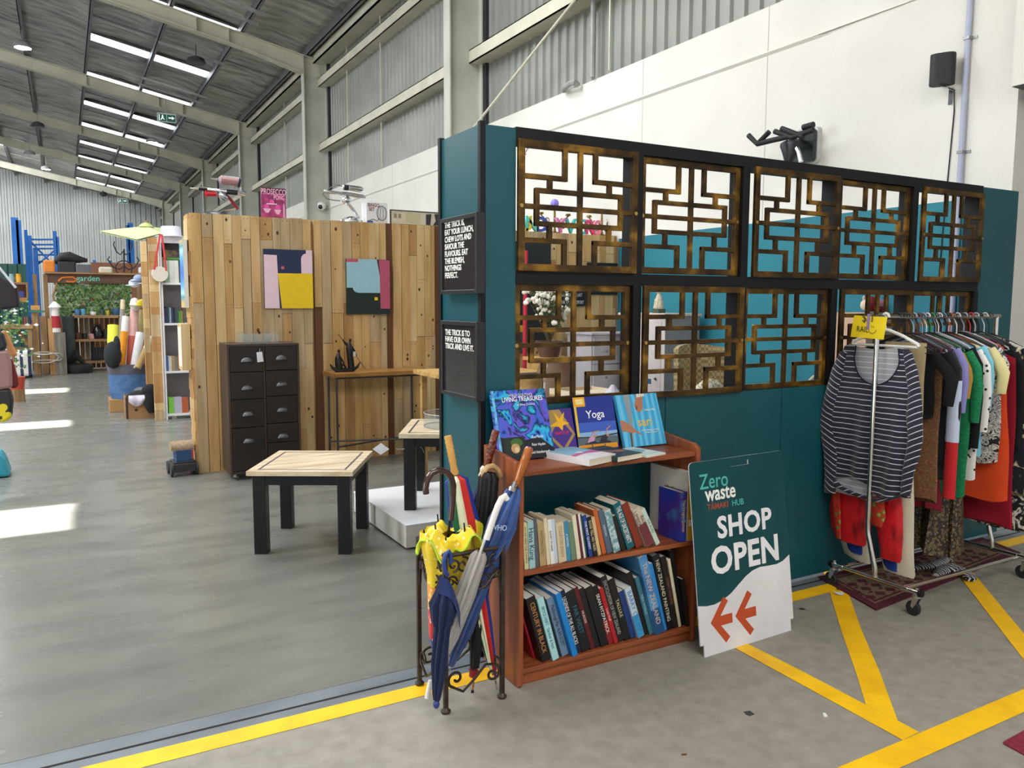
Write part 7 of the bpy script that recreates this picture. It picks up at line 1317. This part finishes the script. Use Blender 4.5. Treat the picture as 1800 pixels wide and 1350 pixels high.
fp = thing('potted_plant', 'leafy potted plant with white blossom at the left edge of the photo', 'plant', at(22, 625, y=15)); RG2 = random.Random(9); q = at(18, 600, y=15); m = MB(); mw = MB()
for i in range(260):
    c = q+Vector((RG2.gauss(0, .13), RG2.gauss(0, .12), RG2.uniform(-.45, .75))); a = RG2.uniform(0, 6); s = RG2.uniform(.025, .055)
    (mw if i % 3 == 0 else m).add([c, c+Vector((s*math.cos(a), s*math.sin(a)*.5, s*.5)), c+Vector((s*1.7*math.cos(a), s*math.sin(a), .0)), c+Vector((s*math.cos(a), s*math.sin(a)*.5, -s*.4))], [(0, 1, 2, 3)])
m.build('leaves', plain('5f8a4a'), fp); mw.build('blossom', plain('e6e8e0', .7), fp); m = MB(); p_ = at(25, 606, y=15.1); m.lathe([(.0, .0), (.1, 0), (.13, .2), (.12, .2)], (p_.x, 15.1, .2), 14); m.build('pot', plain('b8442a', .6), fp); m = MB(); m.cyl((p_.x, 15.1, .0), (p_.x, 15.1, .2), .11, n=14); m.cyl((p_.x, 15.1, .3), (q.x, 15, q.z+.3), .015, n=6); m.build('stem', OLD, fp)
sc2 = thing('striped_ottoman', 'navy and white striped upholstered stool at the far left', 'stool', fl(38, 663)); STP = rampmat('wide_navy_stripes', 'wave', [(0, '2a3350'), (.4, '2a3350'), (.41, 'd6d2c8'), (1, 'd6d2c8')], const=True, scale=2.2, rough=.8); x0, x1, z0, z1 = span(20, 56, 617, 663, 19.6); m = MB(); m.box(x0, x1, 19.6, 20.15, .04, z1); m.build('upholstery', STP, sc2, bevel=.06); m = MB(); m.box(x0+.02, x1-.02, 19.62, 20.1, 0, .04); m.build('base', BLACK, sc2)
# green profiled sheet partition and blue pallet racking
m = MB(); x0, x1, z0, z1 = span(-260, 54, 461, 560, 23.0); ribs(m, int((x1-x0)/.2), .2, .03, lambda s, h, t: (x0+s, 23.0-h, 0 if not t else z1)); tag(m.build('green_sheet_wall', plain('1f4f48', .5)), 'dark green ribbed sheet partition at the far left', 'partition')
BLU = mat('racking_blue', '1f6fc4', '1a62b0', (4, 4, 4), .45)
def rack(label, ups, y, d, top, braces=True):
    o = thing('pallet_rack', label, 'racking', (at(ups[0], 500, y=y).x, y, 0))
    for u, v in ups:
        x = at(u, v, y=y).x; z = at(u, v, y=y).z
        for yy in (y, y+d): m = MB(); m.box(x-.06, x+.06, yy, yy+.1, 0, z); m.build('upright', BLU, o)
        if braces:
            for k in range(6): m = MB(); za, zb = z*(.12+.14*k), z*(.12+.14*(k+1)); m.cyl((x, y+.05, za), (x, y+d+.05, zb if k % 2 else zb), .025, n=6); m.build('brace', BLU, o)
    return o
def rack(label, ups, y, d=1.1, brace=None):
    o = thing('pallet_rack', label, 'racking', (at(ups[0][0], 500, y=y).x, y, 0))
    for u, v, w in ups: x = at(u, v, y=y).x; z = at(u, v, y=y).z; m = MB(); m.box(x-w, x+w, y, y+.14, 0, z); m.build('upright', BLU, o)
    return o
rack('tall blue pallet racking upright at the far left', [(25, 382, .11), (32, 387, .08)], 33); 
o = rack('blue pallet racking frame with cross braces behind the orange bag', [(45, 404, .05), (52, 414, .06), (62, 438, .08), (96, 406, .06), (101, 416, .05)], 34)
for a, b in (((48, 421), (98, 421)), ((54, 430), (98, 430)), ((58, 437), (98, 437)), ((54, 425), (98, 470)), ((96, 440), (60, 470)), ((62, 448), (98, 448)), ((64, 460), (98, 460))): m = MB(); m.cyl(at(*a, y=34.1), at(*b, y=34.1), .035, n=6); m.build('brace', BLU, o)
o = rack('blue pallet racking upright seen past the parasol', [(224, 396, .06), (229, 392, .1)], 36)
o = rack('two low blue racking posts behind the stall top', [(166, 457, .05), (194, 458, .05)], 33)
simple('storage_crates', 'row of grey crates on a timber beam behind the stall', 'crates', 135, 262, 466, 484, 30, .5, '6a6c72', base=0); simple('timber_rail', 'rust brown timber rail across the far racking', 'rail', 160, 255, 462, 466, 29.75, .2, '8a5a40', base=0)
# things hanging at the left edge of the photo
hy = 9.0
def hang(name, label, cat, P, mt, th=.10, y=hy):
    Q = [at(*p, y=y) for p in P]; c = Q[0]; m = MB(); m.prism([(q.x-c.x, q.z-c.z) for q in Q], th, Matrix(((1, 0, 0, c.x), (0, 0, 1, y), (0, 1, 0, c.z), (0, 0, 0, 1)))); return tag(m.build(name, mt if not isinstance(mt, str) else plain(mt, .45), bevel=.025), label, cat)
o = hang('black_bag', 'shiny black handbag hanging highest at the left edge of the photo', 'bag', [(-40, 500), (-10, 478), (8, 490), (30, 500), (33, 520), (35, 540), (5, 545), (-40, 540)], '20161c'); m = MB(); m.tube([at(28, 506, y=hy-.02), at(10, 484, y=hy-.02), at(-8, 462, y=hy-.02)], .012, 6); m.build('strap', plain('d0d0da', .3), o)
hang('navy_bag', 'navy cloth bag at the left edge under the shiny black handbag', 'bag', [(-40, 580), (6, 585), (13, 610), (2, 616), (-40, 618)], '22242e')
hang('orange_case', 'tilted orange cardboard folder at the left edge of the photo', 'folder', [(0, 582), (10, 580), (32, 626), (18, 628)], 'd2955c', .06, hy+.15)
hang('tan_bag', 'dusty pink leather bag at the left edge above the yellow and black bag', 'bag', [(-40, 618), (14, 616), (20, 640), (22, 682), (0, 686), (-40, 684)], '9a7470')
hang('red_bag', 'dark red leather bag behind the dusty pink one at the left edge', 'bag', [(12, 628), (22, 632), (32, 665), (33, 678), (26, 684), (18, 682)], '7a1a26', .06, hy+.12)
o = hang('sports_bag', 'yellow and black patterned bag hanging lowest at the left edge', 'bag', [(-40, 686), (18, 684), (23, 705), (20, 735), (8, 743), (-40, 740)], rampmat('yellow_black_print', 'vor', [(0, 'e6cf1c'), (.35, 'e6cf1c'), (.38, '1b1c1e'), (1, '2a2b2e')], sc=(7, 7, 7), rough=.5), .2)
m = MB(); m.cyl((at(-60, 470, y=hy+.05).x, hy+.05, 0), (at(-60, 470, y=hy+.05).x, hy+.05, 2.3), .025, n=10); 
for v in (484, 586, 620, 690): q = at(-60, v, y=hy+.05); m.cyl(q, (at(-6, v, y=hy+.05).x, hy+.05, q.z), .012, n=8)
tag(m.build('bag_stand', STEEL), 'metal stand holding the bags at the left edge', 'stand')
o = hang('teal_stool', 'turquoise plastic step stool at the lower left edge of the photo', 'stool', [(-40, 795), (0, 797), (8, 808), (15, 826), (18, 838), (-40, 843)], '2f9ab0', .3, fl(0, 841).y)
# ---------------------------------------------------------------- lights and signs under the roof
LED = emat('high_bay_led', 'fff8e8', 30)
for (u, v, y, lab) in ((40, 83, 25.5, 'nearest lit round high-bay light under the roof at the left'), (268, 250, 34, 'lit high-bay light under the roof above the exit sign beam'), (81, 297, 47, 'farthest lit high-bay light before the end wall'), (52, 271, 42, 'small dim high-bay light left of the farthest lit one')):
    p = at(u, v, y=y); o = thing('high_bay_light', lab, 'light', p, 'high-bay lights under the roof'); m = MB(); m.lathe([(.2, -.02), (.24, .02), (.2, .1), (.06, .16), (0, .16)], p, 20); m.cyl(p+Vector((0, 0, .15)), p+Vector((0, 0, rz(p.x)-p.z)), .01, n=6); m.build('housing', plain('8a8a8a', .4), o); m = MB(); m.lathe([(0, -.021), (.195, -.021), (.195, -.018), (0, -.018)], p, 20); m.build('lens', LED if v != 271 else plain('d8d8d0', .3), o)
for (u, v, y) in ((345, 110, 22.6), (66, 222, 34)):
    p = at(u, v, y=y); o = thing('high_bay_light', 'unlit dark round high-bay light hanging under the %s' % ('second rooflight from the right' if u > 300 else 'left part of the roof'), 'light', p, 'high-bay lights under the roof'); m = MB(); m.lathe([(0, -.03), (.2, -.03), (.24, .0), (.2, .1), (.06, .16), (0, .16)], p, 20); m.cyl(p+Vector((0, 0, .15)), p+Vector((0, 0, rz(p.x)-p.z)), .01, n=6); m.build('housing', plain('3a3a3c', .4), o)
for i, (y, x0, x1) in enumerate(((18.3, 1.9, 4.1), (19.0, 1.9, 4.1), (26.4, 2.3, 4.1), (27.2, 2.3, 4.1), (22.6, 2.4, 4.0), (34.3, 2.5, 4.0), (42.3, 2.5, 4.0))):
    m = MB(); zz = lambda x: rz(x)-.28
    m.add([(x, yy, zz(x)+dz) for x in (x0, x1) for yy in (y, y+.07) for dz in (0, .06)], [(0, 1, 3, 2), (4, 6, 7, 5), (0, 4, 5, 1), (2, 3, 7, 6), (0, 2, 6, 4), (1, 5, 7, 3)]); struct(m.build('beam', mat('pale_galvanised', 'b4b4b4', 'a0a0a0', (5, 5, 5), .35, .5)))
def exit_sign(u, v, y, lab, s=1):
    p = at(u, v, y=y); o = thing('exit_sign', lab, 'sign', p, 'exit signs under the roof'); T = frame(p, (1, 0, 0), (0, 0, 1)); w, h = .52*s, .26*s
    m = MB(T); m.box(-w/2, w/2, -h/2, h/2, -.06, 0); m.build('case', plain('d8dcd8', .4), o); m = MB(T); m.box(-w*.46, -w*.02, -h*.42, h*.36, 0, .004); m.box(w*.02, w*.46, -h*.42, h*.36, 0, .004); m.build('green_face', emat('exit_green', '1f5a4a', .3), o)
    WHT = emat('exit_white', 'e8f4ee', .9); m = MB(T); m.prism([(w*.09, -h*.06), (w*.28, -h*.06), (w*.28, -h*.18), (w*.42, 0), (w*.28, h*.18), (w*.28, h*.06), (w*.09, h*.06)], .002, Matrix.Translation((0, 0, .0045))); m.build('arrow', WHT, o)
    m = MB(T); D = Matrix.Translation((0, 0, .0045)); m.prism(oval(-w*.22, h*.22, h*.07, h*.07, 10), .002, D); m.prism([(-w*.27, h*.12), (-w*.17, h*.13), (-w*.18, -h*.08), (-w*.10, -h*.2), (-w*.14, -h*.24), (-w*.22, -h*.1), (-w*.3, -h*.3), (-w*.34, -h*.26), (-w*.26, -h*.04)], .002, D); m.prism([(-w*.42, h*.3), (-w*.38, h*.3), (-w*.38, -h*.36), (-w*.42, -h*.36)], .002, D); m.build('running_figure', WHT, o)
    m = MB(); m.cyl(p+Vector((0, .03, h/2)), (p.x, p.y+.03, rz(p.x)-.25), .008, n=6); m.build('hanger_rod', STEEL, o)
exit_sign(293, 207, 28.0, 'green exit sign with arrow hung under the second roof beam', 1.05); exit_sign(215, 353, 51.72, 'farthest green exit sign hung before the end wall')
p = at(182, 341, y=51.1); m = MB(); m.ell(p, (.2, .15, .12), 10); m.cyl(p, (p.x, 51.8, bot(p.x)+.06), .03, n=6); tag(m.build('floodlight', plain('26262a', .5)), 'small dark fitting under the farthest roof beam', 'light')
